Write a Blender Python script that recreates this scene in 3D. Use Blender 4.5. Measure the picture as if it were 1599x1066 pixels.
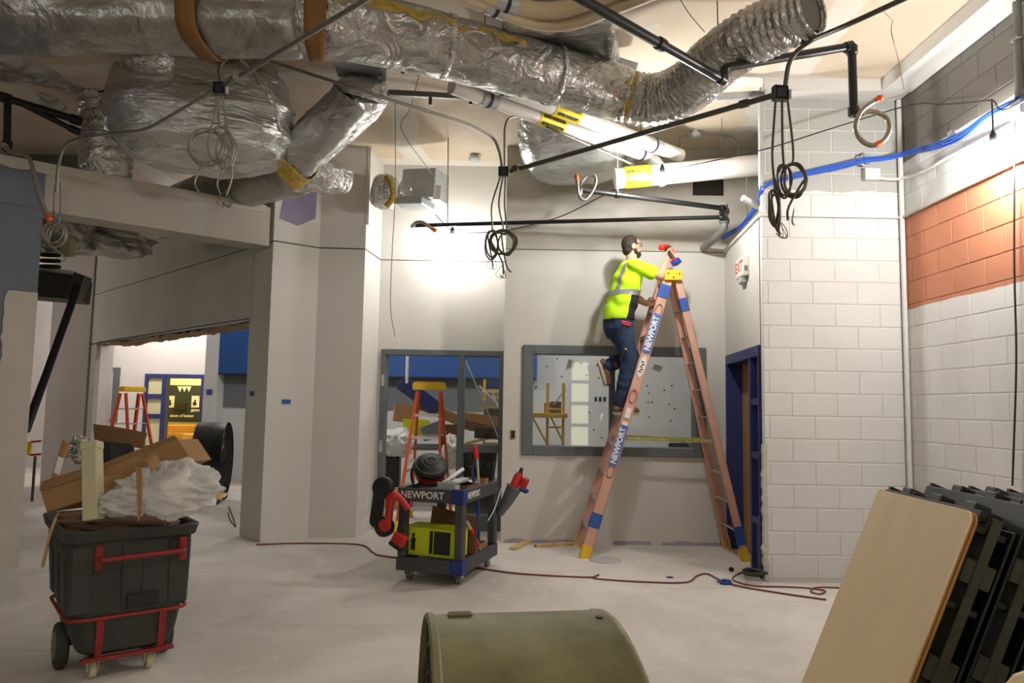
import bpy, bmesh, math, random
from mathutils import Vector, Matrix, Euler, Quaternion, noise
for o in list(bpy.data.objects): bpy.data.objects.remove(o)
S = bpy.context.scene
C = S.collection
PI = math.pi
random.seed(7)
# ------------------------------------------------------------------ camera
FOC, CX, CY, HC = 1155.0, 799.5, 533.0, 1.5
PITCH, ROLL = math.radians(5.0), math.radians(0.95)
_F = Vector((0, math.cos(PITCH), math.sin(PITCH)))
_R0 = Vector((1, 0, 0)); _U0 = _R0.cross(_F)
_R = math.cos(ROLL)*_R0 + math.sin(ROLL)*_U0
_U = -math.sin(ROLL)*_R0 + math.cos(ROLL)*_U0
cam = bpy.data.cameras.new('camera'); camo = bpy.data.objects.new('camera', cam); C.objects.link(camo)
cam.sensor_width = 36.0; cam.lens = FOC/1599*36; cam.clip_start = .05; cam.clip_end = 200
camo.matrix_world = Matrix(((_R.x, _U.x, -_F.x, 0), (_R.y, _U.y, -_F.y, 0), (_R.z, _U.z, -_F.z, HC), (0, 0, 0, 1)))
S.camera = camo
# ------------------------------------------------------------------ world, exposure
w = bpy.data.worlds.new('world'); S.world = w; w.use_nodes = True
w.node_tree.nodes['Background'].inputs[0].default_value = (.95, .92, .86, 1)
w.node_tree.nodes['Background'].inputs[1].default_value = 0.02
S.view_settings.view_transform = 'Standard'; S.view_settings.look = 'None'
S.view_settings.gamma = 1; S.view_settings.use_curve_mapping = False
S.view_settings.exposure = 0.2
# power (watt) of the temporary bulbs and added fill bulbs; each bulb is built in its own builder further down
BULB_COL = (1.0, .995, .97)
WATT = dict(pier=95, mid=80, recess=36, behind=32, left=32, near=30, hall_fill=55, far=85, hall=130, warm=95)

# ------------------------------------------------------------------ placing: points of the place, found by sight line + known distance
def _ray(px, py): return _R*((px-CX)/FOC) + _U*((CY-py)/FOC) + _F
_O = Vector((0, 0, HC))
def at(px, py, Y): d = _ray(px, py); return _O + d*(Y/d.y)
def gz(px, py, z=0.0): d = _ray(px, py); return _O + d*((z-HC)/d.z)
def ax(px, py, X): d = _ray(px, py); return _O + d*(X/d.x)

# ------------------------------------------------------------------ materials
MATS = {}
def nt(m): return m.node_tree.nodes, m.node_tree.links
def new_mat(name):
    m = bpy.data.materials.new(name); m.use_nodes = True; MATS[name] = m
    return m
def hexc(r, g, b):      # sRGB 0-255 -> linear
    f = lambda c: (c/255/12.92) if c/255 <= .04045 else ((c/255+.055)/1.055)**2.4
    return (f(r), f(g), f(b), 1)
def pm(name, col, rough=.6, metal=0.0, var=.12, scale=6.0, bump=0.0, bscale=40.0, spec=.5, col2=None, detail=4, coords='Object', stretch=None, trans=0, alpha=1.0, sub=None):
    m = new_mat(name); N, L = nt(m); b = N['Principled BSDF']
    b.inputs['Roughness'].default_value = rough; b.inputs['Metallic'].default_value = metal
    b.inputs['Specular IOR Level'].default_value = spec
    if trans: b.inputs['Transmission Weight'].default_value = trans
    if alpha < 1: b.inputs['Alpha'].default_value = alpha
    tc = N.new('ShaderNodeTexCoord'); src = tc.outputs[coords]
    if stretch:
        mp = N.new('ShaderNodeMapping'); mp.inputs['Scale'].default_value = stretch; L.new(src, mp.inputs[0]); src = mp.outputs[0]
    no = N.new('ShaderNodeTexNoise'); no.inputs['Scale'].default_value = scale; no.inputs['Detail'].default_value = detail; no.inputs['Roughness'].default_value = .6
    L.new(src, no.inputs['Vector'])
    rp = N.new('ShaderNodeValToRGB'); rp.color_ramp.elements[0].position = .3; rp.color_ramp.elements[1].position = .72
    c2 = col2 if col2 else tuple(min(1, c*(1+var)) for c in col[:3]) + (1,)
    c1 = col if col2 else tuple(c*(1-var) for c in col[:3]) + (1,)
    rp.color_ramp.elements[0].color = c1; rp.color_ramp.elements[1].color = c2
    L.new(no.outputs['Fac'], rp.inputs[0]); L.new(rp.outputs[0], b.inputs['Base Color'])
    if bump:
        n2 = N.new('ShaderNodeTexNoise'); n2.inputs['Scale'].default_value = bscale; n2.inputs['Detail'].default_value = 5
        L.new(src, n2.inputs['Vector'])
        bp = N.new('ShaderNodeBump'); bp.inputs['Strength'].default_value = bump; bp.inputs['Distance'].default_value = .01
        L.new(n2.outputs['Fac'], bp.inputs['Height']); L.new(bp.outputs[0], b.inputs['Normal'])
    return m
def emit(name, col, strength):
    m = new_mat(name); N, L = nt(m); b = N['Principled BSDF']
    b.inputs['Base Color'].default_value = col
    b.inputs['Emission Color'].default_value = col; b.inputs['Emission Strength'].default_value = strength
    return m
def foil_mat(name, tint, rough=.3, wr=.5, scale=7.0, dull=.55, metal=.8, stretch=(1, 1, 1)):
    m = new_mat(name); N, L = nt(m); b = N['Principled BSDF']
    b.inputs['Metallic'].default_value = metal; b.inputs['Roughness'].default_value = rough
    tc = N.new('ShaderNodeTexCoord'); mp = N.new('ShaderNodeMapping'); mp.inputs['Scale'].default_value = stretch; L.new(tc.outputs['Object'], mp.inputs[0])
    v = N.new('ShaderNodeTexVoronoi'); v.inputs['Scale'].default_value = scale; v.feature = 'F1'
    n1 = N.new('ShaderNodeTexNoise'); n1.inputs['Scale'].default_value = scale*.6; n1.inputs['Detail'].default_value = 6; n1.inputs['Distortion'].default_value = 1.2
    L.new(mp.outputs[0], n1.inputs['Vector'])
    mx = N.new('ShaderNodeMixRGB'); mx.inputs[0].default_value = .35; L.new(mp.outputs[0], mx.inputs[1]); L.new(n1.outputs['Color'], mx.inputs[2])
    L.new(mx.outputs[0], v.inputs['Vector'])
    ad = N.new('ShaderNodeMath'); ad.operation = 'ADD'; L.new(v.outputs['Distance'], ad.inputs[0]); L.new(n1.outputs['Fac'], ad.inputs[1])
    n3 = N.new('ShaderNodeTexNoise'); n3.inputs['Scale'].default_value = scale*5; n3.inputs['Detail'].default_value = 3; L.new(mp.outputs[0], n3.inputs['Vector'])
    m3 = N.new('ShaderNodeMath'); m3.operation = 'MULTIPLY_ADD'; m3.inputs[1].default_value = .25; L.new(n3.outputs['Fac'], m3.inputs[0]); L.new(ad.outputs[0], m3.inputs[2])
    bp = N.new('ShaderNodeBump'); bp.inputs['Strength'].default_value = wr; bp.inputs['Distance'].default_value = .035
    L.new(m3.outputs[0], bp.inputs['Height']); L.new(bp.outputs[0], b.inputs['Normal'])
    rp = N.new('ShaderNodeValToRGB'); rp.color_ramp.elements[0].position = .35; rp.color_ramp.elements[1].position = .7
    rp.color_ramp.elements[0].color = tuple(c*dull for c in tint[:3]) + (1,); rp.color_ramp.elements[1].color = tint
    L.new(n1.outputs['Fac'], rp.inputs[0]); L.new(rp.outputs[0], b.inputs['Base Color'])
    return m

def zmat(name, bands, ragged=.03, rough=.62, bump=.25, mottle=.06, nscale=3.0):
    """paint bands by world height: bands = [(z_from, colour), ...] with a hand-rolled ragged edge"""
    m = new_mat(name); N, L = nt(m); b = N['Principled BSDF']; b.inputs['Roughness'].default_value = rough
    ge = N.new('ShaderNodeNewGeometry'); sp = N.new('ShaderNodeSeparateXYZ'); L.new(ge.outputs['Position'], sp.inputs[0])
    no = N.new('ShaderNodeTexNoise'); no.inputs['Scale'].default_value = nscale; no.inputs['Detail'].default_value = 6; L.new(ge.outputs['Position'], no.inputs['Vector'])
    k = N.new('ShaderNodeMath'); k.operation = 'MULTIPLY_ADD'; k.inputs[1].default_value = ragged*2; L.new(no.outputs['Fac'], k.inputs[0]); L.new(sp.outputs['Z'], k.inputs[2])
    last = None
    rgb = N.new('ShaderNodeRGB'); rgb.outputs[0].default_value = bands[0][1]; last = rgb.outputs[0]
    for z, col in bands[1:]:
        gt = N.new('ShaderNodeMath'); gt.operation = 'GREATER_THAN'; gt.inputs[1].default_value = z+ragged; L.new(k.outputs[0], gt.inputs[0])
        mx = N.new('ShaderNodeMixRGB'); L.new(gt.outputs[0], mx.inputs[0]); L.new(last, mx.inputs[1]); mx.inputs[2].default_value = col; last = mx.outputs[0]
    n2 = N.new('ShaderNodeTexNoise'); n2.inputs['Scale'].default_value = 1.7; n2.inputs['Detail'].default_value = 5; L.new(ge.outputs['Position'], n2.inputs['Vector'])
    mr = N.new('ShaderNodeMapRange'); mr.inputs[1].default_value = .3; mr.inputs[2].default_value = .7; mr.inputs[3].default_value = 1-mottle; mr.inputs[4].default_value = 1+mottle; L.new(n2.outputs['Fac'], mr.inputs[0])
    hs = N.new('ShaderNodeHueSaturation'); L.new(mr.outputs[0], hs.inputs['Value']); L.new(last, hs.inputs['Color']); L.new(hs.outputs[0], b.inputs['Base Color'])
    n3 = N.new('ShaderNodeTexNoise'); n3.inputs['Scale'].default_value = 60; n3.inputs['Detail'].default_value = 4; L.new(ge.outputs['Position'], n3.inputs['Vector'])
    bp = N.new('ShaderNodeBump'); bp.inputs['Strength'].default_value = bump; bp.inputs['Distance'].default_value = .004; L.new(n3.outputs['Fac'], bp.inputs['Height']); L.new(bp.outputs[0], b.inputs['Normal'])
    return m

# ------------------------------------------------------------------ mesh helpers
TM = {}
def xf(loc=(0, 0, 0), rot=(0, 0, 0), sc=(1, 1, 1)):
    return Matrix.Translation(loc) @ Euler(rot).to_matrix().to_4x4() @ Matrix.Diagonal((*sc, 1))
class MB:
    def __init__(s): s.v = []; s.f = []
    def add(s, vs, fs, M=None):
        o = len(s.v)
        s.v += [tuple(M @ Vector(p)) if M is not None else tuple(p) for p in vs]
        s.f += [tuple(i+o for i in f) for f in fs]; return s
    def hexa(s, p, M=None):
        return s.add(p, [(0, 3, 2, 1), (4, 5, 6, 7), (0, 1, 5, 4), (1, 2, 6, 5), (2, 3, 7, 6), (3, 0, 4, 7)], M)
    def box(s, c, d, M=None, rot=None):
        x, y, z = d[0]/2, d[1]/2, d[2]/2
        p = [Vector(q) for q in ((-x, -y, -z), (x, -y, -z), (x, y, -z), (-x, y, -z), (-x, -y, z), (x, -y, z), (x, y, z), (-x, y, z))]
        if rot: R_ = Euler(rot).to_matrix(); p = [R_ @ q for q in p]
        c = Vector(c); return s.hexa([q+c for q in p], M)
    def b2(s, a, b, M=None):     # box from two corners
        return s.box([(a[i]+b[i])/2 for i in range(3)], [abs(b[i]-a[i]) for i in range(3)], M)
    def bar(s, p0, p1, w, h, up=(0, 0, 1), M=None):   # rectangular bar between two points
        p0 = Vector(p0); p1 = Vector(p1); d = (p1-p0).normalized(); u = Vector(up)
        x = d.cross(u)
        if x.length < 1e-4: x = d.cross(Vector((1, 0, 0)))
        x.normalize(); y = x.cross(d)
        a = x*w/2; b = y*h/2
        return s.hexa([p0-a-b, p0+a-b, p1+a-b, p1-a-b, p0-a+b, p0+a+b, p1+a+b, p1-a+b], M)
    def tube(s, pts, r, n=8, closed=False, cap=True, M=None):
        pts = [Vector(p) for p in pts]; k = len(pts); rs = r if isinstance(r, (list, tuple)) else [r]*k
        T = []
        for i in range(k):
            a = pts[i-1] if (i > 0 or closed) else pts[i]; b = pts[(i+1) % k] if (i < k-1 or closed) else pts[i]
            t = (b-a); T.append(t.normalized() if t.length > 1e-9 else Vector((0, 0, 1)))
        u = T[0].cross(Vector((0, 0, 1)))
        if u.length < .1: u = T[0].cross(Vector((1, 0, 0)))
        u.normalize(); V_ = []; F_ = []
        for i in range(k):
            if i: 
                q = T[i-1].rotation_difference(T[i]); u = (q @ u); u = (u-T[i]*u.dot(T[i])).normalized()
            w_ = T[i].cross(u)
            for j in range(n):
                a = 2*PI*j/n; V_.append(pts[i]+(u*math.cos(a)+w_*math.sin(a))*rs[i])
        for i in range(k if closed else k-1):
            i2 = (i+1) % k
            for j in range(n): j2 = (j+1) % n; F_.append((i*n+j, i*n+j2, i2*n+j2, i2*n+j))
        if cap and not closed: F_ += [tuple(range(n))[::-1], tuple(range((k-1)*n, k*n))]
        return s.add(V_, F_, M)
    def cyl(s, p0, p1, r0, r1=None, n=14, cap=True, M=None): return s.tube([p0, p1], [r0, r0 if r1 is None else r1], n, cap=cap, M=M)
    def lathe(s, prof, n=20, M=None, closed=False):
        V_ = []; F_ = []; k = len(prof)
        for r, z in prof:
            for j in range(n): a = 2*PI*j/n; V_.append((r*math.cos(a), r*math.sin(a), z))
        for i in range(k if closed else k-1):
            i2 = (i+1) % k
            for j in range(n): j2 = (j+1) % n; F_.append((i*n+j, i*n+j2, i2*n+j2, i2*n+j))
        if not closed:
            if prof[0][0] > 1e-5: F_.append(tuple(range(n))[::-1])
            if prof[-1][0] > 1e-5: F_.append(tuple(range((k-1)*n, k*n)))
        return s.add(V_, F_, M)
    def ell(s, c, r, n=14, m=9, M=None, rot=None):
        R_ = Euler(rot).to_matrix() if rot else None; V_ = []; F_ = []
        for i in range(m+1):
            t = PI*i/m
            for j in range(n):
                a = 2*PI*j/n; p = Vector((r[0]*math.sin(t)*math.cos(a), r[1]*math.sin(t)*math.sin(a), r[2]*math.cos(t)))
                if R_: p = R_ @ p
                V_.append(p+Vector(c))
        for i in range(m):
            for j in range(n): j2 = (j+1) % n; F_.append((i*n+j, (i+1)*n+j, (i+1)*n+j2, i*n+j2))
        return s.add(V_, F_, M)
    def prism(s, poly, z0, z1, M=None):
        k = len(poly); V_ = [(x, y, z0) for x, y in poly] + [(x, y, z1) for x, y in poly]
        return s.add(V_, [tuple(range(k))[::-1], tuple(range(k, 2*k))] + [(i, (i+1) % k, (i+1) % k+k, i+k) for i in range(k)], M)
    def grid(s, fn, nu, nv, M=None, wrapu=False):
        V_ = [fn(i/(nu if wrapu else nu-1), j/(nv-1)) for j in range(nv) for i in range(nu)]; F_ = []
        for j in range(nv-1):
            for i in range(nu if wrapu else nu-1):
                i2 = (i+1) % nu; F_.append((j*nu+i, j*nu+i2, (j+1)*nu+i2, (j+1)*nu+i))
        return s.add(V_, F_, M)
    def build(s, name, mat, parent=None, smooth=False, bevel=0, seg=1, fix=True, kind=None, solid=0, local=False):
        me = bpy.data.meshes.new(name); vs = [Vector(p) for p in s.v]; loc = Vector((0, 0, 0))
        if parent is not None:
            if not local: Mi = TM[parent].inverted(); vs = [Mi @ p for p in vs]
        else:
            xs = [p.x for p in vs]; ys = [p.y for p in vs]; zs = [p.z for p in vs]
            loc = Vector(((min(xs)+max(xs))/2, (min(ys)+max(ys))/2, min(zs))); vs = [p-loc for p in vs]
        me.from_pydata(vs, [], s.f)
        if fix or bevel:
            bm = bmesh.new(); bm.from_mesh(me)
            if fix: bmesh.ops.remove_doubles(bm, verts=bm.verts, dist=1e-5); bmesh.ops.recalc_face_normals(bm, faces=bm.faces)
            if bevel:
                ed = [e for e in bm.edges if len(e.link_faces) == 2 and e.calc_face_angle(0) > .5]
                bmesh.ops.bevel(bm, geom=ed, offset=bevel, segments=seg, affect='EDGES', profile=.5)
            bm.to_mesh(me); bm.free()
        if smooth:
            for p in me.polygons: p.use_smooth = True
            me.set_sharp_from_angle(angle=math.radians(38 if smooth is True else smooth))
        me.materials.append(MATS[mat] if isinstance(mat, str) else mat)
        o = bpy.data.objects.new(name, me); C.objects.link(o)
        if parent is not None: o.parent = parent; TM[o] = TM[parent]
        else: o.location = loc; TM[o] = Matrix.Translation(loc)
        if kind: o['kind'] = kind
        if solid: md = o.modifiers.new('solid', 'SOLIDIFY'); md.thickness = solid; md.offset = 0
        return o
def thing(name, label, cat, loc=(0, 0, 0), rotz=0, group=None):
    o = bpy.data.objects.new(name, None); C.objects.link(o); o.empty_display_size = .1
    o.location = loc; o.rotation_euler = (0, 0, rotz); o['label'] = label; o['category'] = cat
    if group: o['group'] = group
    TM[o] = Matrix.Translation(loc) @ Matrix.Rotation(rotz, 4, 'Z'); return o
def tag(o, label, cat, group=None):
    o['label'] = label; o['category'] = cat
    if group: o['group'] = group
    return o
def struct(o, label=None):
    o['kind'] = 'structure'
    if label: o['label'] = label
    return o
def sroot(name, loc=(0, 0, 0), label=None):
    o = bpy.data.objects.new(name, None); C.objects.link(o); o.location = loc; o['kind'] = 'structure'
    if label: o['label'] = label
    TM[o] = Matrix.Translation(loc); return o
def inst(src_mesh, name, parent, M):      # a repeated piece sharing mesh data; M is the world transform
    o = bpy.data.objects.new(name, src_mesh); C.objects.link(o); o.parent = parent
    o.matrix_basis = TM[parent].inverted() @ M; return o
def copy_tree(o, parent=None, loc=None, rotz=None, label=None):
    c = o.copy(); C.objects.link(c)
    if parent is not None: c.parent = parent
    if loc is not None: c.location = loc
    if rotz is not None: c.rotation_euler = (0, 0, rotz)
    if label: c['label'] = label
    for ch in list(o.children): copy_tree(ch, c)
    return c
def smooth_path(pts, n=8, closed=False):       # Catmull-Rom through points
    pts = [Vector(p) for p in pts]; k = len(pts); out = []
    rng = range(k if closed else k-1)
    for i in rng:
        if closed: p0, p1, p2, p3 = pts[i-1], pts[i], pts[(i+1) % k], pts[(i+2) % k]
        else:
            p1, p2 = pts[i], pts[i+1]; p0 = pts[i-1] if i else p1*2-p2; p3 = pts[i+2] if i+2 < k else p2*2-p1
        for j in range(n):
            t = j/n; out.append(.5*((2*p1)+(p2-p0)*t+(2*p0-5*p1+4*p2-p3)*t*t+(3*p1-p0-3*p2+p3)*t**3))
    if not closed: out.append(pts[-1])
    return out
def fillet(pts, r, n=5):                       # polyline with rounded corners
    pts = [Vector(p) for p in pts]; out = [pts[0]]
    for i in range(1, len(pts)-1):
        a, b, c = pts[i-1], pts[i], pts[i+1]; d1 = (a-b); d2 = (c-b); rr = min(r, d1.length*.45, d2.length*.45)
        p0 = b+d1.normalized()*rr; p2 = b+d2.normalized()*rr
        for j in range(n+1):
            t = j/n; out.append(p0*(1-t)**2+b*2*t*(1-t)+p2*t*t)
    out.append(pts[-1]); return out
def text_mb(txt, size, M, depth=.0, align='CENTER', bold=0):
    cu = bpy.data.curves.new('t', 'FONT'); cu.body = txt; cu.size = size; cu.align_x = align; cu.align_y = 'CENTER'; cu.extrude = depth; cu.offset = bold; cu.resolution_u = 3
    ob = bpy.data.objects.new('t', cu); C.objects.link(ob)
    me = bpy.data.meshes.new_from_object(ob); mb = MB(); mb.add([v.co for v in me.vertices], [tuple(p.vertices) for p in me.polygons], M)
    bpy.data.objects.remove(ob); bpy.data.curves.remove(cu); bpy.data.meshes.remove(me); return mb
def frame_M(o, x, y):                          # matrix with origin o, x axis, y axis approx
    x = Vector(x).normalized(); z = x.cross(Vector(y)).normalized(); y = z.cross(x)
    return Matrix(((x.x, y.x, z.x, o[0]), (x.y, y.y, z.y, o[1]), (x.z, y.z, z.z, o[2]), (0, 0, 0, 1)))
def wob(p, s, a, seed=0):                      # noise displacement vector
    q = Vector(p)*s+Vector((seed*7.3, seed*3.1, -seed*5.7)); return noise.noise_vector(q)*a
def fbm(p, s, seed=0): 
    q = Vector(p)*s+Vector((seed*7.3, seed*3.1, -seed*5.7)); return noise.fractal(q, 1.0, 2.0, 4)
# ================================================================== materials
pm('drywall', hexc(208, 204, 196), .75, var=.035, scale=1.3, bump=.08, bscale=25)
pm('drywall_grey', hexc(206, 200, 190), .8, var=.07, scale=1.6, bump=.1, bscale=25)
pm('beam_paint', hexc(178, 172, 160), .8, var=.08, scale=1.2, bump=.1, bscale=18)
pm('mud', hexc(176, 171, 160), .85, col2=hexc(208, 203, 192), scale=1.6, detail=2, bump=.15, bscale=12, stretch=(1, 1, 2.2))
pm('mud_light', hexc(190, 184, 172), .85, var=.06, scale=2.5, bump=.15)
pm('purple_board', hexc(138, 130, 156), .85, var=.1, scale=3)
pm('purple_faint', hexc(166, 158, 172), .85, var=.08, scale=4)
pm('groove', hexc(92, 88, 80), .8)
pm('grey_paint', hexc(104, 112, 122), .7, var=.05, scale=1.5, bump=.06)
pm('white_paint', hexc(214, 211, 206), .6, var=.03, scale=2)
pm('frame_grey', hexc(98, 103, 106), .5, var=.08, scale=4)
pm('blue_frame', hexc(48, 54, 108), .45, var=.1, scale=5)
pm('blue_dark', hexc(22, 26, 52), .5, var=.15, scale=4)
pm('bulkhead_blue', hexc(30, 78, 150), .6, var=.12, scale=1.2, bump=.2, bscale=3)
pm('band_grey', hexc(112, 116, 122), .7, var=.06, scale=1)
pm('far_white', hexc(206, 208, 210), .7, var=.04, scale=1)
pm('far_pink', hexc(216, 208, 204), .7, var=.05, scale=1)
pm('door_wood', hexc(170, 128, 78), .5, var=.12, scale=2.2, stretch=(6, 6, .5))
pm('wood_raw', hexc(205, 172, 122), .65, var=.12, scale=3, stretch=(1, 8, 8))
pm('insul_brown', hexc(110, 88, 62), .9, col2=hexc(168, 142, 108), scale=7, bump=.8, bscale=14)
pm('dark_void', hexc(46, 43, 36), .9, var=.1)
pm('dot_black', hexc(20, 20, 20), .8)
gl = new_mat('glass'); gb = gl.node_tree.nodes['Principled BSDF']
gb.inputs['Base Color'].default_value = (.93, .96, .95, 1); gb.inputs['Roughness'].default_value = .02; gb.inputs['Transmission Weight'].default_value = 1.0; gb.inputs['IOR'].default_value = 1.4
# concrete with drywall dust
m = new_mat('concrete'); N, L = nt(m); b = N['Principled BSDF']; b.inputs['Roughness'].default_value = .62
ge = N.new('ShaderNodeNewGeometry')
def _noise(scale, det, rough=.6, dist=0):
    n_ = N.new('ShaderNodeTexNoise'); n_.inputs['Scale'].default_value = scale; n_.inputs['Detail'].default_value = det; n_.inputs['Roughness'].default_value = rough; n_.inputs['Distortion'].default_value = dist
    L.new(ge.outputs['Position'], n_.inputs['Vector']); return n_
def _ramp(src, stops):
    r_ = N.new('ShaderNodeValToRGB'); e = r_.color_ramp.elements
    e[0].position, e[0].color = stops[0]; e[1].position, e[1].color = stops[1]
    for p_, c_ in stops[2:]: q = e.new(p_); q.color = c_
    L.new(src, r_.inputs[0]); return r_
r1 = _ramp(_noise(.9, 8, .65, .6).outputs['Fac'], [(.30, hexc(188, 180, 172)), (.70, hexc(224, 218, 211)), (.5, hexc(207, 200, 192))])
r2 = _ramp(_noise(3.5, 9, .72, .8).outputs['Fac'], [(.56, (0, 0, 0, 1)), (.72, (1, 1, 1, 1))])
r3 = _ramp(_noise(26, 3, .5).outputs['Fac'], [(.70, (0, 0, 0, 1)), (.735, (1, 1, 1, 1))])
mx = N.new('ShaderNodeMixRGB'); mx.inputs[2].default_value = hexc(236, 232, 226); k_ = N.new('ShaderNodeMath'); k_.operation = 'MULTIPLY'; k_.inputs[1].default_value = .55
L.new(r2.outputs[0], k_.inputs[0]); L.new(k_.outputs[0], mx.inputs[0]); L.new(r1.outputs[0], mx.inputs[1])
mx2 = N.new('ShaderNodeMixRGB'); mx2.inputs[2].default_value = hexc(225, 220, 214); k2 = N.new('ShaderNodeMath'); k2.operation = 'MULTIPLY'; k2.inputs[1].default_value = .5
L.new(r3.outputs[0], k2.inputs[0]); L.new(k2.outputs[0], mx2.inputs[0]); L.new(mx.outputs[0], mx2.inputs[1]); L.new(mx2.outputs[0], b.inputs['Base Color'])
bp = N.new('ShaderNodeBump'); bp.inputs['Strength'].default_value = .12; bp.inputs['Distance'].default_value = .01; L.new(_noise(9, 8).outputs['Fac'], bp.inputs['Height']); L.new(bp.outputs[0], b.inputs['Normal'])
# gypsum ceiling: tan boards, pale taped joints
m = new_mat('gyp_ceiling'); N, L = nt(m); b = N['Principled BSDF']; b.inputs['Roughness'].default_value = .85
ge = N.new('ShaderNodeNewGeometry'); sp = N.new('ShaderNodeSeparateXYZ'); wn = _noise(1.3, 4); 
ad = N.new('ShaderNodeMixRGB'); ad.blend_type = 'ADD'; ad.inputs[0].default_value = .55; L.new(ge.outputs['Position'], ad.inputs[1]); L.new(wn.outputs['Color'], ad.inputs[2]); L.new(ad.outputs[0], sp.inputs[0])
def strip(out, period, off, width):
    a = N.new('ShaderNodeMath'); a.operation = 'ADD'; a.inputs[1].default_value = off; L.new(out, a.inputs[0])
    pp = N.new('ShaderNodeMath'); pp.operation = 'PINGPONG'; pp.inputs[1].default_value = period/2; L.new(a.outputs[0], pp.inputs[0])
    lt = N.new('ShaderNodeMapRange'); lt.inputs[1].default_value = width; lt.inputs[2].default_value = width*1.25; lt.inputs[3].default_value = 1; lt.inputs[4].default_value = 0; L.new(pp.outputs[0], lt.inputs[0]); return lt.outputs[0]
s1 = strip(sp.outputs['X'], 3.66, .9, .13); s2 = strip(sp.outputs['Y'], 2.44, .5, .10)
mxx = N.new('ShaderNodeMath'); mxx.operation = 'MAXIMUM'; L.new(s1, mxx.inputs[0]); L.new(s2, mxx.inputs[1])
r3 = _ramp(_noise(2.2, 3).outputs['Fac'], [(.66, (0, 0, 0, 1)), (.69, (1, 1, 1, 1))])
my = N.new('ShaderNodeMath'); my.operation = 'MAXIMUM'; L.new(mxx.outputs[0], my.inputs[0]); L.new(r3.outputs[0], my.inputs[1])
rb = _ramp(_noise(.8, 3).outputs['Fac'], [(.35, hexc(204, 186, 162)), (.65, hexc(218, 204, 184))])
mm = N.new('ShaderNodeMixRGB'); L.new(my.outputs[0], mm.inputs[0]); L.new(rb.outputs[0], mm.inputs[1]); mm.inputs[2].default_value = hexc(216, 208, 196); L.new(mm.outputs[0], b.inputs['Base Color'])
WHITE_CMU = hexc(214, 211, 206)
zmat('cmu_pier', [(0, WHITE_CMU), (3.52, hexc(172, 172, 166))], ragged=.07, mottle=.04)
zmat('cmu_right', [(0, WHITE_CMU), (2.43, hexc(184, 116, 82)), (3.30, hexc(205, 203, 200)), (3.78, hexc(108, 102, 94))], ragged=.02, mottle=.05)
zmat('cmu_upper', [(0, hexc(112, 108, 98))], mottle=.08)
pm('cmu_joint', hexc(204, 201, 195), .8, var=.04)
pm('cmu_joint_right', hexc(150, 140, 128), .8, var=.04)
zmat('cmu_joint_paint', [(0, hexc(206, 203, 198)), (2.43, hexc(168, 104, 72)), (3.30, hexc(192, 189, 184)), (3.78, hexc(92, 87, 80))], ragged=.02, mottle=.02)
pm('steel_dark', hexc(96, 96, 92), .45, metal=.7, var=.15)
pm('galv', hexc(178, 182, 184), .42, metal=.35, var=.1, scale=9)
pm('galv_dull', hexc(182, 185, 184), .5, metal=.1, var=.12, scale=7)

# ================================================================== the room
struct(MB().b2((-20, -6, -.25), (9, 26, 0)).build('floor', 'concrete', fix=False))
struct(MB().b2((-20, -6, 4.5), (9, 26, 4.75)).build('ceiling', 'gyp_ceiling', fix=False))
struct(MB().b2((-20, -6.2, 0), (9, -6, 4.5)).build('wall_behind', 'drywall', fix=False))
emit('lit_pane', (1.0, .93, .62, 1), 5.0)
for n_, x0 in ((3, 1.85), (4, 2.75)):        # lit classroom glazing behind the viewer, mirrored in the interior window
    w_r = sroot('window_%d' % n_, (x0+.3, -5.97, .3), 'lit stacked panes in the wall behind the viewer')
    for k in range(4): MB().b2((x0, -5.985, .35+k*.66), (x0+.52, -5.97, .9+k*.66)).build('lit_pane', 'lit_pane', w_r); MB().b2((x0-.05, -5.98, .27+k*.66), (x0+.57, -5.95, .34+k*.66)).build('rail', 'blue_frame', w_r)
    for xx in (x0-.05, x0+.53): MB().b2((xx, -5.98, .3), (xx+.05, -5.95, 2.95)).build('stile', 'blue_frame', w_r)
TRIM = 3.28
# ---- right wall of painted block
def block_mesh(l, h, d=.03):
    me = bpy.data.meshes.new('block'); bm = bmesh.new(); bmesh.ops.create_cube(bm, size=1)
    for v in bm.verts: v.co = Vector((v.co.x*l, v.co.y*d, v.co.z*h))
    bmesh.ops.bevel(bm, geom=bm.edges[:], offset=.006, segments=1, affect='EDGES'); bm.to_mesh(me); bm.free(); return me
BLK = {}
CH, BL = .2032, .4064
def block_wall(parent, org, ux, length, z0, z1, mat, off=0.0, zoff=.029, nrm=None, skip=None):
    """rows of blocks in running bond; org = start point on the face, ux = direction along the wall"""
    ux = Vector(ux).normalized(); nz = Vector((0, 0, 1)); ny = nz.cross(ux)
    k = 0; z = zoff
    rows = []
    if z0 < zoff: rows.append((z0, zoff))
    while z < z1-.01: rows.append((max(z, z0), min(z+CH, z1))); z += CH
    for k, (a, b_) in enumerate(rows):
        if b_ <= z0+.03: continue
        x = -BL + (off + (BL/2 if k % 2 else 0)) % BL
        while x < length-.01:
            xa, xb = max(x, 0), min(x+BL, length); x += BL
            if xb-xa < .03: continue
            if skip and skip((xa+xb)/2, (a+b_)/2): continue
            l_, h_ = round(xb-xa-.005, 3), round(b_-a-.005, 3); key = (l_, h_, mat)
            if key not in BLK: BLK[key] = block_mesh(l_, h_); BLK[key].materials.append(MATS[mat])
            p = Vector(org)+ux*((xa+xb)/2)+nz*((a+b_)/2)
            M = Matrix(((ux.x, ny.x, 0, p.x), (ux.y, ny.y, 0, p.y), (0, 0, 1, p.z), (0, 0, 0, 1)))
            inst(BLK[key], 'block', parent, M)
RX = 3.56
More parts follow.
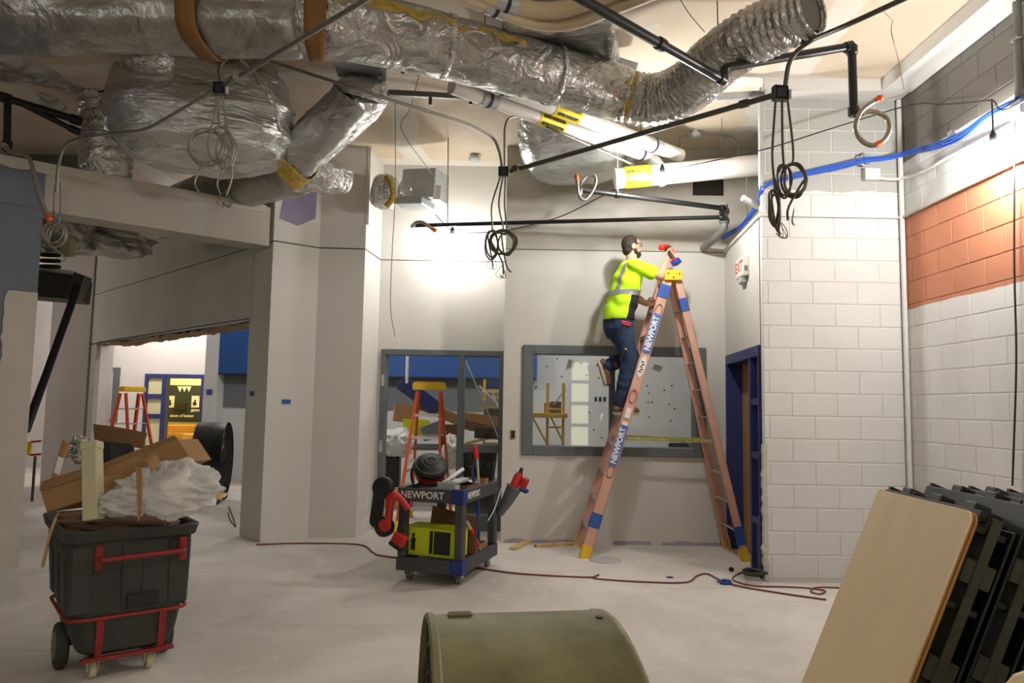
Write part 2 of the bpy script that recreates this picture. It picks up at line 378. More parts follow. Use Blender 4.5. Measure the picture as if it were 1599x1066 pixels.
wr = struct(MB().b2((RX+.011, -6, 0), (RX+.35, 7.2, 4.5)).build('wall_right', 'cmu_joint_paint', fix=False), 'painted concrete block wall, white below, orange band, grey block on top')
block_wall(wr, (RX+.022, 6.645, 0), (0, -1, 0), 3.7, 0, 4.4, 'cmu_right', off=.12)
# ---- pier at the right
PX0, PY = 2.27, 6.65
wp = struct(MB().b2((PX0+.012, PY+.011, 0), (RX+.3, PY+.10, 4.5)).build('wall_pier', 'cmu_joint', fix=False), 'white painted block pier beside the blue door frame')
block_wall(wp, (PX0, PY+.022, 0), (1, 0, 0), RX-PX0-.005, 0, 4.40, 'cmu_pier', off=.25)
# bands under the ceiling
struct(MB().b2((RX-.26, -6, 4.38), (RX, PY-.2, 4.5)).build('trim_1', 'white_paint', fix=False))
struct(MB().b2((PX0-.03, PY-.2, 4.39), (RX, PY+.03, 4.5)).build('trim_2', 'white_paint', fix=False))
# steel angle ledges at 3.28
struct(MB().b2((PX0-.02, PY-.025, TRIM-.012), (RX, PY, TRIM+.004)).build('trim_3', 'white_paint'))
struct(MB().b2((RX-.028, 1.5, TRIM-.015), (RX, PY-.02, TRIM+.006)).build('trim_4', 'mud_light'))
# vertical pipe chase strip where pier meets right wall
struct(MB().cyl((RX-.02, PY-.03, 0), (RX-.02, PY-.03, 4.38), .022, n=8).build('trim_5', 'white_paint', smooth=True))
# ---- wall with the exit sign and the blue door (between pier and back wall)
E0, E1 = Vector((PX0, PY, 0)), Vector((2.41, 8.32, 0))
ed = (E1-E0).normalized(); en = Vector((ed.y, -ed.x, 0))     # en points into the wall (+x)
def EW(s, t, z): p = E0+ed*s+en*t; return Vector((p.x, p.y, z))
EL = (E1-E0).length
def ebox(s0, s1, t0, t1, z0, z1): return [EW(s0, t0, z0), EW(s1, t0, z0), EW(s1, t1, z0), EW(s0, t1, z0), EW(s0, t0, z1), EW(s1, t0, z1), EW(s1, t1, z1), EW(s0, t1, z1)]
DH = 2.10
ws = struct(MB().hexa(ebox(.26, EL, 0, .25, DH, TRIM)).hexa(ebox(.12, .26, .0, .25, DH, TRIM)).hexa(ebox(EL-.07, EL, 0, .25, 0, DH)).build('wall_side', 'drywall', fix=False))
struct(MB().hexa(ebox(0, EL, -.02, .03, TRIM, TRIM+.03)).hexa(ebox(.0, EL, .05, .08, TRIM+.06, TRIM+.085)).build('trim_6', 'white_paint'))
wu = struct(MB().hexa(ebox(.25, EL+.05, .46, .7, TRIM, 4.5)).build('wall_upper', 'cmu_upper', fix=False))
block_wall(wu, EW(EL, .45, 0), -ed, EL-.25, TRIM, 4.49, 'cmu_upper', off=.1)
# blue door
dr = sroot('door_1', EW(.8, 0, 0), 'dark blue door frame with sidelight beside the white block pier')
MB().hexa(ebox(.125, EL-.08, -.02, .2, DH-.1, DH)).build('head', 'blue_frame', dr, bevel=.004)
MB().hexa(ebox(EL-.13, EL-.075, -.02, .22, 0, DH-.1)).build('jamb', 'blue_frame', dr, bevel=.004)
MB().hexa(ebox(.125, .16, -.02, .18, 0, DH-.1)).build('jamb', 'blue_frame', dr, bevel=.004)
MB().hexa(ebox(.46, .52, -.015, .2, 0, DH-.1)).build('mullion', 'blue_frame', dr, bevel=.004)
for z in (1.58, 1.08, .48): MB().hexa(ebox(.16, .46, -.01, .16, z-.03, z+.03)).build('rail', 'blue_frame', dr, bevel=.003)
MB().hexa(ebox(.16, .46, .02, .12, .02, .45)).build('kick_panel', 'blue_frame', dr, bevel=.003)
MB().hexa(ebox(.16, .46, .09, .097, .5, DH-.1)).build('glass_pane', 'glass', dr)
MB().hexa(ebox(.525, EL-.135, .15, .195, .01, DH-.1)).build('leaf', 'door_wood', dr, bevel=.003)
struct(MB().hexa(ebox(.36, EL+.05, .5, .6, 0, TRIM)).build('wall_dark_backing', 'blue_dark', fix=False))  # dark blue backing panel, its colour stands in for the unlit room beyond
# ---- back wall with the window (right of the corner at 788)
BY = 8.32
WX0, WX1, WZ0, WZ1 = .147, 2.163, .985, 2.172
BX0, BX1 = -.09, 2.7
wb = struct(MB().b2((BX0, BY, 0), (WX0, BY+.22, TRIM)).b2((WX1, BY, 0), (BX1, BY+.22, TRIM)).b2((WX0, BY, 0), (WX1, BY+.22, WZ0)).b2((WX0, BY, WZ1), (WX1, BY+.22, TRIM)).build('wall_back', 'drywall', fix=False))
MB().b2((BX0, BY+.004, TRIM+.012), (BX1+.4, BY+.2, 4.5)).build('upper_panel', 'mud', wb)
MB().b2((BX0, BY+.006, TRIM), (BX1, BY+.1, TRIM+.012)).build('reveal', 'groove', wb)
MB().b2((BX0, BY+.2, 0), (BX0+.15, 9.5, 4.5)).build('return_panel', 'drywall', wb)
MB().b2((2.05, BY-.012, 3.95), (2.4, BY+.01, 4.2)).build('patch_dark', 'dark_void', wb)
# purple mud stripe by the floor
pmb = MB()
for i in range(40):
    x0 = -.05+i*.06; h0 = .01+.03*noise.noise((x0*6, 0, 0)); h1 = .01+.03*noise.noise(((x0+.06)*6, 0, 0))
    if noise.noise((x0*1.7, 3, 0)) > -.15: pmb.hexa([(x0, BY-.004, .0), (x0+.06, BY-.004, .0), (x0+.06, BY+.01, .0), (x0, BY+.01, 0), (x0, BY-.004, .03+h0), (x0+.06, BY-.004, .03+h1), (x0+.06, BY+.01, .03+h1), (x0, BY+.01, .03+h0)])
pmb.build('purple_base_strip', 'purple_faint', wb)
# window
wn_ = sroot('window_1', (1.155, BY, WZ0), 'wide grey framed interior window')
fr = .10
def fmem(a, b_, nm='frame_member'): return MB().b2(a, b_).build(nm, 'frame_grey', wn_, bevel=.006)
fmem((WX0-.02, BY-.035, WZ0-.02), (WX0+fr, BY+.2, WZ1+.02)); fmem((WX1-fr, BY-.035, WZ0-.02), (WX1+.02, BY+.2, WZ1+.02))
fmem((WX0+fr, BY-.035, WZ0-.02), (WX1-fr, BY+.2, WZ0+fr-.02)); fmem((WX0+fr, BY-.035, WZ1-fr+.02), (WX1-fr, BY+.2, WZ1+.02))
fmem((1.115, BY-.02, WZ0+fr-.02), (1.165, BY+.16, WZ1-fr+.02), 'mullion')
MB().b2((WX0+fr, BY+.06, WZ0+fr-.02), (1.115, BY+.068, WZ1-fr+.02)).build('glass_pane', 'glass', wn_, fix=False)
MB().b2((1.165, BY+.06, WZ0+fr-.02), (WX1-fr, BY+.068, WZ1-fr+.02)).build('glass_pane', 'glass', wn_, fix=False)
# ---- recessed back wall with the door opening (left)
LY = 9.08
DX0, DX1, DZ = -1.60, -.12, 2.175
wl = struct(MB().b2((-1.72, LY, 0), (DX0, LY+.25, TRIM)).b2((DX0, LY, DZ), (BX0, LY+.25, TRIM)).build('wall_recess', 'drywall', fix=False))
MB().b2((-1.72, LY+.004, TRIM+.014), (BX0, LY+.25, 4.5)).build('upper_panel', 'drywall', wl)
MB().b2((-1.72, LY+.006, TRIM), (BX0, LY+.1, TRIM+.014)).build('reveal', 'groove', wl)
d2 = sroot('door_2', (-.86, LY, 0), 'grey steel door frame with a glazed sidelight, door leaf missing')
def dmem(a, b_, nm='frame_member'): return MB().b2(a, b_).build(nm, 'frame_grey', d2, bevel=.006)
dmem((DX0, LY-.035, 0), (DX0+.06, LY+.2, DZ-.07)); dmem((DX0, LY-.035, DZ-.07), (DX1+.03, LY+.2, DZ))
dmem((-.655, LY-.035, 0), (-.575, LY+.2, DZ-.07), 'mullion'); dmem((DX1-.03, LY-.035, 0), (DX1+.03, LY+.2, DZ-.07))
dmem((-.575, LY-.03, .93), (DX1-.03, LY+.18, 1.03), 'rail'); dmem((-.575, LY-.03, .0), (DX1-.03, LY+.18, .18), 'rail')
MB().b2((-.575, LY+.05, 1.03), (DX1-.03, LY+.057, DZ-.07)).build('glass_pane', 'glass', d2, fix=False)
MB().b2((-.575, LY+.05, .18), (DX1-.03, LY+.057, .93)).build('glass_pane', 'glass', d2, fix=False)
MB().b2((DX0+.01, LY-.042, 1.72), (DX0+.045, LY-.03, 1.86)).build('hinge', 'galv', d2, bevel=.003)
MB().b2((DX0+.01, LY-.042, .92), (DX0+.045, LY-.03, 1.06)).build('hinge', 'galv', d2, bevel=.003)
# ---- faceted column mass on the left
cA, cB, cC, cD = (-2.67, 8.10), (-2.245, 8.43), (-1.72, 8.46), (-1.65, 9.08)
cE, cF, cG = (-1.65, 9.36), (-2.75, 9.36), (-3.02, 8.45)
def inset(k): return [(p[0]*(1-k)+(-2.25)*k, p[1]*(1-k)+8.85*k) for p in (cA, cB, cC, cD, cE, cF, cG)]
wc = struct(MB().prism(inset(0), 0, TRIM).build('wall_column', 'drywall', fix=False))
MB().prism(inset(.02), TRIM-.001, TRIM+.016).build('reveal', 'groove', wc)
MB().prism(inset(0), TRIM+.016, 4.5).build('upper_panel', 'drywall', wc)
# unpainted purple board patch on the facet A-B
def AB(t, z, o=.004):
    d = Vector((cB[0]-cA[0], cB[1]-cA[1], 0)); n_ = Vector((d.y, -d.x, 0)).normalized(); p = Vector((cA[0], cA[1], 0))+d*t+n_*o; return Vector((p.x, p.y, z))
pp_ = [(.1, 3.55), (.5, 3.5), (.88, 3.62), (.9, 4.0), (.95, 4.3), (.6, 4.42), (.25, 4.4), (.2, 3.9)]
k = len(pp_); q = MB(); q.add([AB(t, z) for t, z in pp_]+[AB(t, z, -.01) for t, z in pp_], [tuple(range(k)), tuple(range(2*k-1, k-1, -1))]+[(i, (i+1) % k, (i+1) % k+k, i+k) for i in range(k)])
q.build('purple_patch', 'purple_board', wc)
# corner bead at the right edge of the column
MB().b2((cC[0]-.006, cC[1]-.012, TRIM+.3), (cC[0]+.03, cC[1]+.02, 4.5)).build('corner_bead', 'white_paint', wc)
# ---- 45 degree wall with the wide opening, far left
dd = Vector((-.7071, .7071, 0)); dn = Vector((.7071, .7071, 0)); DA = Vector((cA[0], cA[1], 0))+dd*.46
def DW(s, t, z): p = DA+dd*s+dn*t; return Vector((p.x, p.y, z))
def dbox(s0, s1, t0, t1, z0, z1): return [DW(s0, t0, z0), DW(s1, t0, z0), DW(s1, t1, z0), DW(s0, t1, z0), DW(s0, t0, z1), DW(s1, t0, z1), DW(s1, t1, z1), DW(s0, t1, z1)]
HB = 2.46
wh = struct(MB().hexa(dbox(-.03, 7.3, .0, .42, HB, TRIM)).build('wall_header', 'drywall_grey', fix=False))
MB().hexa(dbox(5.65, 6.25, .0, .07, 0, HB)).build('jamb_post', 'drywall_grey', wh)
MB().hexa(dbox(-.03, 7.3, .006, .42, TRIM, TRIM+.014)).build('reveal', 'groove', wh)
MB().hexa(dbox(-.03, 7.3, .002, .42, TRIM+.014, 4.1)).build('upper_panel', 'drywall_grey', wh)
im = MB(); rr = random.Random(4)
def under(u, v):
    s = .02+u*5.6; t = .03+v*.40; z = HB-.03-.05*abs(fbm((s*3, t*6, 0), 1.0, 2)); return DW(s, t, z)
im.grid(under, 60, 8); im.build('torn_insulation', 'insul_brown', wh)
MB().hexa(dbox(0, 7.3, -.004, .03, HB-.035, HB-.012)).build('steel_edge', 'steel_dark', wh)
# ---- beam + grey wall on the left
GP = Vector((-4.62, 6.47, 0)); gd = Vector((.762, .647, 0)).normalized(); gn = Vector((-gd.y, gd.x, 0))   # gn points away
def GW(s, t, z): p = GP+gd*s+gn*t; return Vector((p.x, p.y, z))
def gbox(s0, s1, t0, t1, z0, z1): return [GW(s0, t0, z0), GW(s1, t0, z0), GW(s1, t1, z0), GW(s0, t1, z0), GW(s0, t0, z1), GW(s1, t0, z1), GW(s1, t1, z1), GW(s0, t1, z1)]
GE = .36
bmw = struct(MB().hexa(gbox(GE, 2.5, 0, .32, 3.24, 3.66)).build('trim_7', 'beam_paint', fix=False), 'drywall wrapped beam running from the grey wall to the column')
MB().hexa(gbox(GE, 2.5, -.006, .32, 3.225, 3.30)).build('lower_lip', 'beam_paint', bmw)
rg = MB(); rr = random.Random(3)
for i in range(70):
    s0 = -3+i*.079; h0 = .03+.045*abs(noise.noise((s0*4, 0, 0))); h1 = .03+.045*abs(noise.noise(((s0+.079)*4, 0, 0)))
    if s0+.079 > 2.49: break
    rg.hexa([GW(s0, -.01, 3.62-h0), GW(s0+.079, -.01, 3.62-h1), GW(s0+.079, .2, 3.62-h1), GW(s0, .2, 3.62-h0), GW(s0, -.01, 3.675), GW(s0+.079, -.01, 3.675), GW(s0+.079, .2, 3.675), GW(s0, .2, 3.675)])
rg.build('torn_board_edge', 'mud_light', bmw)
wg = struct(MB().hexa(gbox(-6, GE, 0, .3, 0, 3.655)).build('wall_left', 'grey_paint', fix=False))
MB().hexa(gbox(-6, GE, -.002, .2, 3.235, 3.243)).build('reveal', 'groove', wg)
sm = MB(); NS = 46
for i in range(NS):
    z0, z1 = i*2.46/NS, (i+1)*2.46/NS
    f_ = lambda z: GE-.24+.035*noise.noise((0, 0, z*5))+.02*noise.noise((5, 0, z*17))
    sm.hexa([GW(f_(z0), -.008, z0), GW(GE+.004, -.008, z0), GW(GE+.004, .302, z0), GW(f_(z0), .302, z0), GW(f_(z1), -.008, z1), GW(GE+.004, -.008, z1), GW(GE+.004, .302, z1), GW(f_(z1), .302, z1)])
sm.build('white_edge_strip', 'mud_light', wg)
# grey block wall high up behind the ducts at the far left
struct(MB().b2((-11, 8.9, 3.86), (-4.95, 9.1, 4.5)).build('wall_high_left', 'cmu_upper', fix=False))
# ---- rooms beyond
FY = 14.2
wf = struct(MB().b2((.48, FY, 0), (9, FY+.2, 4.5)).b2((-5.6, FY+.02, 0), (.48, FY+.2, 4.5)).build('wall_far', 'far_white', fix=False))
MB().b2((-5.62, FY-.32, 2.02), (.48, FY+.03, 4.5)).build('blue_bulkhead', 'bulkhead_blue', wf)
MB().b2((-5.55, FY-.02, 1.40), (.2, FY+.04, 2.02)).build('grey_band', 'band_grey', wf)
MB().b2((-5.62, FY-.325, 2.0), (.48, FY-.05, 2.025)).build('bulkhead_lip', 'blue_dark', wf)
HY = 16.2
wv = struct(MB().b2((-20, HY, 0), (-9.02, HY+.2, 4.5)).b2((-9.02, HY, 2.02), (-6.55, HY+.2, 4.5)).b2((-6.55, HY, 0), (-5.4, HY+.2, 4.5)).build('wall_hall', 'far_pink', fix=False))
struct(MB().b2((-5.74, FY-.35, 0), (-5.5, HY+.1, 4.5)).build('wall_hall_pier', 'far_white', fix=False))
# dots on the far white wall (fixings), seen through the window
for i, (px, py) in enumerate([(854, 572), (870, 560), (907, 567), (932, 570), (877, 588), (916, 586), (935, 590), (837, 604), (920, 644), (927, 671), (939, 683), (896, 697), (1010, 602), (1013, 614), (1012, 628), (1018, 628), (1049, 602), (1037, 609), (1045, 631), (1053, 638), (1013, 651), (1047, 657)]):
    p = at(px, py, FY); MB().cyl((p.x, FY-.012, p.z), (p.x, FY+.01, p.z), .016, n=8).build('fixing_dot', 'dot_black', wf)
for px in (930, 937, 944):
    p = at(px, 623, FY); MB().box((p.x, FY-.01, p.z), (.045, .02, .08)).build('switch_box', 'dot_black', wf)
# ================================================================== temporary string lights (the light of the place) and added fill bulbs
pm('socket_black', hexc(34, 33, 32), .5); pm('cage_yellow', hexc(200, 160, 60), .5)
pm('cable_black', hexc(38, 36, 33), .6); 
def bulb(loc, watt, label, col=BULB_COL, r=.05, cord=None, group='temporary bulbs on the string light cable'):
    loc = Vector(loc); t = thing('string_or_fill_bulb', label, 'light bulb', loc, group=group)
    key = 'bulb_%d_%d' % (int(watt*10), int(col[2]*100))
    if key not in MATS: emit(key, (*col, 1), watt/(PI*4*PI*r*r))
    MB().ell((0, 0, 0), (r, r, r*1.15), 12, 8).build('glass_bulb', key, t, smooth=True, local=True)
    MB().lathe([(.022, .05), (.026, .055), (.026, .12), (.016, .135), (.012, .15)], 10).build('socket', 'socket_black', t, smooth=True, local=True)
    if cord is None: cord = 4.5-loc.z-.14
    MB().cyl((0, 0, .14), (0, 0, .14+cord), .006, n=6).build('drop_cord', 'socket_black', t, local=True)
    return t
BP_ = ax(1552, 236, 3.38)
bulb(BP_, WATT['pier'], 'glowing bulb against the block wall above the orange paint band', cord=.24)
bulb(at(1034, 281, 6.85), WATT['mid'], 'glowing bulb hanging beside the white insulated pipe and yellow label', cord=.0)
bulb(at(706, 373, 8.72), WATT['recess'], 'glowing bulb by the recessed wall above the door frame', cord=.02)
bulb((3.3, 1.2, 3.45), WATT['behind'], 'bulb of the string light along the block wall nearer the viewer')
bulb((3.2, -3, 3.45), WATT['behind'], 'last bulb of the string light behind the viewer')
bulb((-4.6, .8, 3.5), WATT['left'], 'added fill bulb hanging out of view on the left side')  # added out of view to brighten the header wall and plywood
bulb((-1.0, .7, 3.75), WATT['near'], 'added fill bulb hanging out of view above and behind the barrel fan')  # extra lamp put in for more light on the plywood sheet
bulb((-10.3, 11.2, 3.2), WATT['hall_fill'], 'added fill bulb hidden in the hall behind the grey wall', group='bulbs in the rooms beyond')  # unseen lamp added to brighten the far white pier
bulb((-2.6, 11.2, 3.5), WATT['far'], 'bulb in the room beyond the missing door', group='bulbs in the rooms beyond')
bulb((1.4, 11.4, 3.5), WATT['far'], 'bulb in the room beyond the window', group='bulbs in the rooms beyond')
bulb((-7.4, 14.6, 3.6), WATT['hall'], 'bulb in the hall beyond the wide opening', group='bulbs in the rooms beyond')
bulb((-8.0, 18.2, 2.9), WATT['warm'], 'warm bulb in the yellow lit storage room', cord=.16, col=(1.0, .86, .50), group='bulbs in the rooms beyond')
# cable of the string light
def cable(name, pts, r, mat, label, cat='cable', n=7, k=8, group=None): return tag(MB().tube(smooth_path(pts, k), r, n).build(name, mat, smooth=True), label, cat, group)
cable('string_light_cable', [Vector((3.3, 1.2, 3.62)), Vector((3.42, 3.0, 3.72)), ax(1599, 158, 3.45), BP_+Vector((0, 0, .37)), ax(1515, 160, 3.4), ax(1470, 163, 3.4), at(1421, 164, 6.3), at(1300, 200, 6.3), at(1190, 234, 6.5), at(1060, 262, 6.85), at(1034, 268, 6.9), at(1010, 275, 7.1), at(940, 306, 7.6), at(875, 338, 8.0), at(800, 358, 8.25), at(770, 362, 8.5), at(735, 363, 8.6), at(706, 360, 8.7), at(680, 335, 8.8)], .006, 'cable_black', 'thin black string light cable crossing from the block wall to the recessed wall')
# ================================================================== step ladder with the worker
pm('fibreglass', hexc(206, 158, 138), .6, var=.1, scale=5, bump=.1); pm('fibreglass_in', hexc(176, 92, 66), .6, var=.14, scale=6)
pm('fibre_orange', hexc(214, 84, 32), .5, var=.08); pm('yellow_plastic', hexc(232, 190, 40), .5, var=.08, scale=9)
pm('alu', hexc(200, 200, 198), .4, metal=.7, var=.08, scale=8); pm('tape_blue', hexc(44, 82, 158), .6, var=.12, scale=8)
pm('label_white', hexc(228, 224, 214), .6, var=.06, scale=12); pm('label_blue', hexc(70, 104, 168), .6, var=.15, scale=14)
pm('letters_white', hexc(232, 232, 228), .6); pm('label_red', hexc(180, 70, 60), .6); pm('letters_black', hexc(25, 25, 25), .6)
pm('brace_dirty', hexc(150, 148, 84), .6, var=.3, scale=20)
def channel(mb, p0, p1, wdir, ndir, W, D, t=.006):
    """C-channel from p0 to p1: web of width W on the outside, flanges of depth D towards ndir"""
    p0 = Vector(p0); p1 = Vector(p1); w_ = Vector(wdir).normalized(); n_ = Vector(ndir).normalized()
    for a, b_ in (((-W/2, 0), (W/2, t)), ((-W/2, 0), (-W/2+t, D)), ((W/2-t, 0), (W/2, D))):
        cs = [w_*a[0]+n_*a[1], w_*b_[0]+n_*a[1], w_*b_[0]+n_*b_[1], w_*a[0]+n_*b_[1]]
        mb.hexa([p0+c for c in cs]+[p1+c for c in cs])
    return mb
def step_ladder(name, label, F0, F1, T0, T1, R0, R1, Q0, Q1, nsteps, mat_out, mat_rear, W=.095, cap_size=(.2, .44, .1), cap_h=None, group=None):
    """F0/F1 near and far front feet, T0/T1 their tops; R0/R1 rear feet, Q0/Q1 tops"""
    base = (Vector(F0)+Vector(F1)+Vector(R0)+Vector(R1))/4; base.z = 0
    t = thing(name, label, 'ladder', base, group=group); H = Vector(T0).z
    across = (Vector(F1)-Vector(F0)).normalized(); out = {}
    for nm, a, b_, sgn in (('front_rail', F0, T0, 1), ('front_rail', F1, T1, -1), ('rear_rail', R0, Q0, 1), ('rear_rail', R1, Q1, -1)):
        a = Vector(a); b_ = Vector(b_); d = (b_-a).normalized(); wd = d.cross(across).normalized()
        o = channel(MB(), a, b_, wd, across*sgn, W if nm[0] == 'f' else W*.72, .032).build(nm, mat_out if nm[0] == 'f' else mat_rear, t)
        bt = MB(); ww = (W if nm[0] == 'f' else W*.72)+.008
        channel(bt, a-d*.004-across*sgn*.006, a+d*.13-across*sgn*.006, wd, across*sgn, ww, .045, .01); bt.bar(a+across*sgn*.02-d*.01, a+across*sgn*.02+d*.005, ww, .05, up=across)
        bt.build('boot', 'yellow_plastic', o); out[(nm, sgn)] = (a, b_, d, wd)
    def lerp(a, b_, z): a = Vector(a); b_ = Vector(b_); return a+(b_-a)*(z/b_.z)
    gap = H/(nsteps+1)
    for k in range(1, nsteps+1):
        z = gap*k; p = lerp(F0, T0, z); q = lerp(F1, T1, z); fw = across.cross(Vector((0, 0, 1))).normalized()
        mb = MB().bar(p+across*.01, q-across*.01, W*.85, .006); mb.bar(p+fw*W*.40+across*.01-Vector((0, 0, .014)), q+fw*W*.40-across*.01-Vector((0, 0, .014)), .006, .03); mb.bar(p-fw*W*.40+across*.01-Vector((0, 0, .014)), q-fw*W*.40-across*.01-Vector((0, 0, .014)), .006, .03)
        mb.build('step', 'alu', t)
        p = lerp(R0, Q0, z); q = lerp(R1, Q1, z); MB().bar(p+across*.01, q-across*.01, .028, .014).build('rear_bar', 'alu', t)
    c = (Vector(T0)+Vector(T1)+Vector(Q0)+Vector(Q1))/4; ang = math.atan2(across.y, across.x)-PI/2
    cz = (cap_h if cap_h else H)-cap_size[2]*.35
    cp = MB().box((0, 0, 0), cap_size).box((0, 0, cap_size[2]*.5+.008), (cap_size[0]*.82, cap_size[1]*.9, .016))
    cp.v = [tuple(Vector((c.x, c.y, cz))+Matrix.Rotation(ang, 3, 'Z') @ Vector(v)) for v in cp.v]
    cpo = cp.build('top_cap', 'yellow_plastic', t, bevel=.01, seg=2)
    for ya in (-1, 1):
        for xa in (-.3, .0, .32):
            pnt = Vector((c.x, c.y, cz))+Matrix.Rotation(ang, 3, 'Z') @ Vector((cap_size[0]*xa, ya*(cap_size[1]/2), .02*(1 if xa else -1))); dv = Matrix.Rotation(ang, 3, 'Z') @ Vector((0, ya*.004, 0)); MB().cyl(pnt-dv, pnt+dv, .009, n=8).build('bolt_hole', 'letters_black', cpo)
    for (a, b_, r_, s_) in ((F0, T0, R0, Q0), (F1, T1, R1, Q1)):
        sg = 1 if a is F0 else -1
        z = H*.42; MB().bar(lerp(a, b_, z)+across*.04*sg, lerp(r_, s_, z-.02)+across*.04*sg, .012, .035).build('spreader', 'brace_dirty', t, bevel=.002)
    return t, out, across
F0, F1 = Vector((.757, 7.53, 0)), Vector((.757, 8.19, 0)); T0, T1 = Vector((1.625, 7.70, 2.84)), Vector((1.625, 8.06, 2.84))
R0_, R1_ = Vector((2.365, 7.50, 0)), Vector((2.365, 8.18, 0)); Q0, Q1 = Vector((1.745, 7.71, 2.84)), Vector((1.745, 8.05, 2.84))
lad, lo, across = step_ladder('step_ladder', 'tall salmon fibreglass step ladder standing open below the worker', F0, F1, T0, T1, R0_, R1_, Q0, Q1, 9, 'fibreglass', 'fibreglass', W=.105, cap_size=(.19, .42, .1), cap_h=2.93)
# decals on the near front rail
a, b_, d, wd = lo[('front_rail', 1)]
def on_rail(z): return a+(b_-a)*(z/b_.z)
def decal(z0, z1, W, mat, nm, off=.003, shape='box', pts=None):
    mid = (on_rail(z0)+on_rail(z1))/2-across*off; ln = (on_rail(z1)-on_rail(z0)).length
    M = frame_M(mid, d, wd if wd.cross(d).dot(across) > 0 else -wd)
    if shape == 'box': mb = MB().box((0, 0, 0), (ln, W, .003), M)
    else: mb = MB().lathe([(1, -.0015), (1, .0015)], 20, M @ Matrix.Diagonal((ln/2, W/2, 1, 1)))
    return mb.build(nm, mat, lad), M
wdd = d.cross(-across)      # so that text reads upward along the rail, facing the viewer
def MD(z): return frame_M(on_rail(z)-across*.0062, d, wdd if d.cross(wdd).dot(-across) > 0 else -wdd)
for zc in (1.12, 2.28):
    o = MB().box((0, 0, 0), (.43, .082, .003), MD(zc)).build('name_decal', 'label_blue', lad)
    text_mb('NEWPORT', .082, MD(zc) @ Matrix.Translation((0, 0, .002)) @ Matrix.Diagonal((.95, 1, 1, 1)), .0008, bold=.003).build('lettering', 'letters_white', o)
for z0, z1 in ((2.66, 2.80), (.30, .44)):
    o = channel(MB(), on_rail(z0)-across*.004, on_rail(z1)-across*.004, wd, across, .113, .04, .003).build('tape_wrap', 'tape_blue', lad)
ar, br, dr_, wr_ = lo[('rear_rail', 1)]
channel(MB(), ar+(br-ar)*(2.52/2.84)-across*.004, ar+(br-ar)*(2.66/2.84)-across*.004, wr_, across, .085, .04, .003).build('tape_wrap', 'tape_blue', lad)
channel(MB(), ar+(br-ar)*(.16/2.84)-across*.004, ar+(br-ar)*(.34/2.84)-across*.004, wr_, across, .082, .04, .003).build('tape_wrap', 'tape_blue', lad)
MB().lathe([(1, -.001), (1, .001)], 20, MD(1.93) @ Matrix.Diagonal((.12, .035, 1, 1))).build('oval_sticker', 'label_white', lad)
for q_ in range(5): MB().box((-.055+.026*q_, .006*(-1)**q_, .0016), (.014, .028, .001), MD(1.93)).build('sticker_mark', 'letters_black', lad)
for z in (1.62, 2.52, .86):
    MB().lathe([(.82, -.001), (1, -.001), (1, .001), (.82, .001)], 20, MD(z) @ Matrix.Diagonal((.075, .038, 1, 1)), closed=True).build('maker_ring', 'label_red' if z == 1.62 else 'steel_dark', lad)
for z in (1.50, 1.36): MB().box((0, 0, 0), (.11, .055, .002), MD(z-.05)).build('notice_sticker', 'label_white', lad)
# ------------------------------------------------------------------ worker
pm('skin', hexc(214, 160, 132), .55, var=.05, scale=12); pm('hair_dark', hexc(46, 33, 27), .75, var=.3, scale=60, bump=.4, bscale=120)
pm('hivis', hexc(196, 244, 20), .7, var=.03, scale=9, bump=.08, bscale=60); MATS['hivis'].node_tree.nodes['Principled BSDF'].inputs['Roughness'].default_value = .8
pm('reflective', hexc(150, 152, 150), .35, var=.06, metal=.3); pm('black_cloth', hexc(26, 27, 30), .85, var=.2)
pm('denim', hexc(30, 48, 78), .85, var=.4, scale=7, bump=.25, bscale=180); pm('boot_leather', hexc(112, 84, 66), .7, var=.2, scale=12); pm('boot_sole', hexc(176, 160, 136), .7, var=.12)
pm('tool_red', hexc(196, 40, 34), .45, var=.08); pm('tool_black', hexc(30, 30, 31), .5, var=.1); pm('tool_blue', hexc(28, 60, 150), .45)
def caps(mb, p0, p1, r0, r1, n=14):
    p0 = Vector(p0); p1 = Vector(p1); d_ = p1-p0; Ln = d_.length; d_.normalize(); pts = []; rs = []
    for i in range(5): t_ = PI/2*i/4; pts.append(p0-d_*r0*math.cos(t_)*.999); rs.append(max(r0*math.sin(t_), r0*.04))
    for i in range(5): t_ = PI/2*i/4; pts.append(p1+d_*r1*math.sin(t_)*.999); rs.append(max(r1*math.cos(t_), r1*.04))
    return mb.tube(pts, rs, n)
def chain(mb, pts, rs):
    for i in range(len(pts)-1): caps(mb, pts[i], pts[i+1], rs[i], rs[i+1])
def loft(mb, rings, n=24):        # rings: (centre, side vec*a, fwd vec*b)
    V_ = []; F_ = []; k = len(rings)
    for c, u, v in rings:
        for j in range(n): t_ = 2*PI*j/n; V_.append(Vector(c)+u*math.cos(t_)+v*math.sin(t_))
    for i in range(k-1):
        for j in range(n): j2 = (j+1) % n; F_.append((i*n+j, i*n+j2, (i+1)*n+j2, (i+1)*n+j))
    F_ += [tuple(range(n))[::-1], tuple(range((k-1)*n, k*n))]; mb.add(V_, F_)
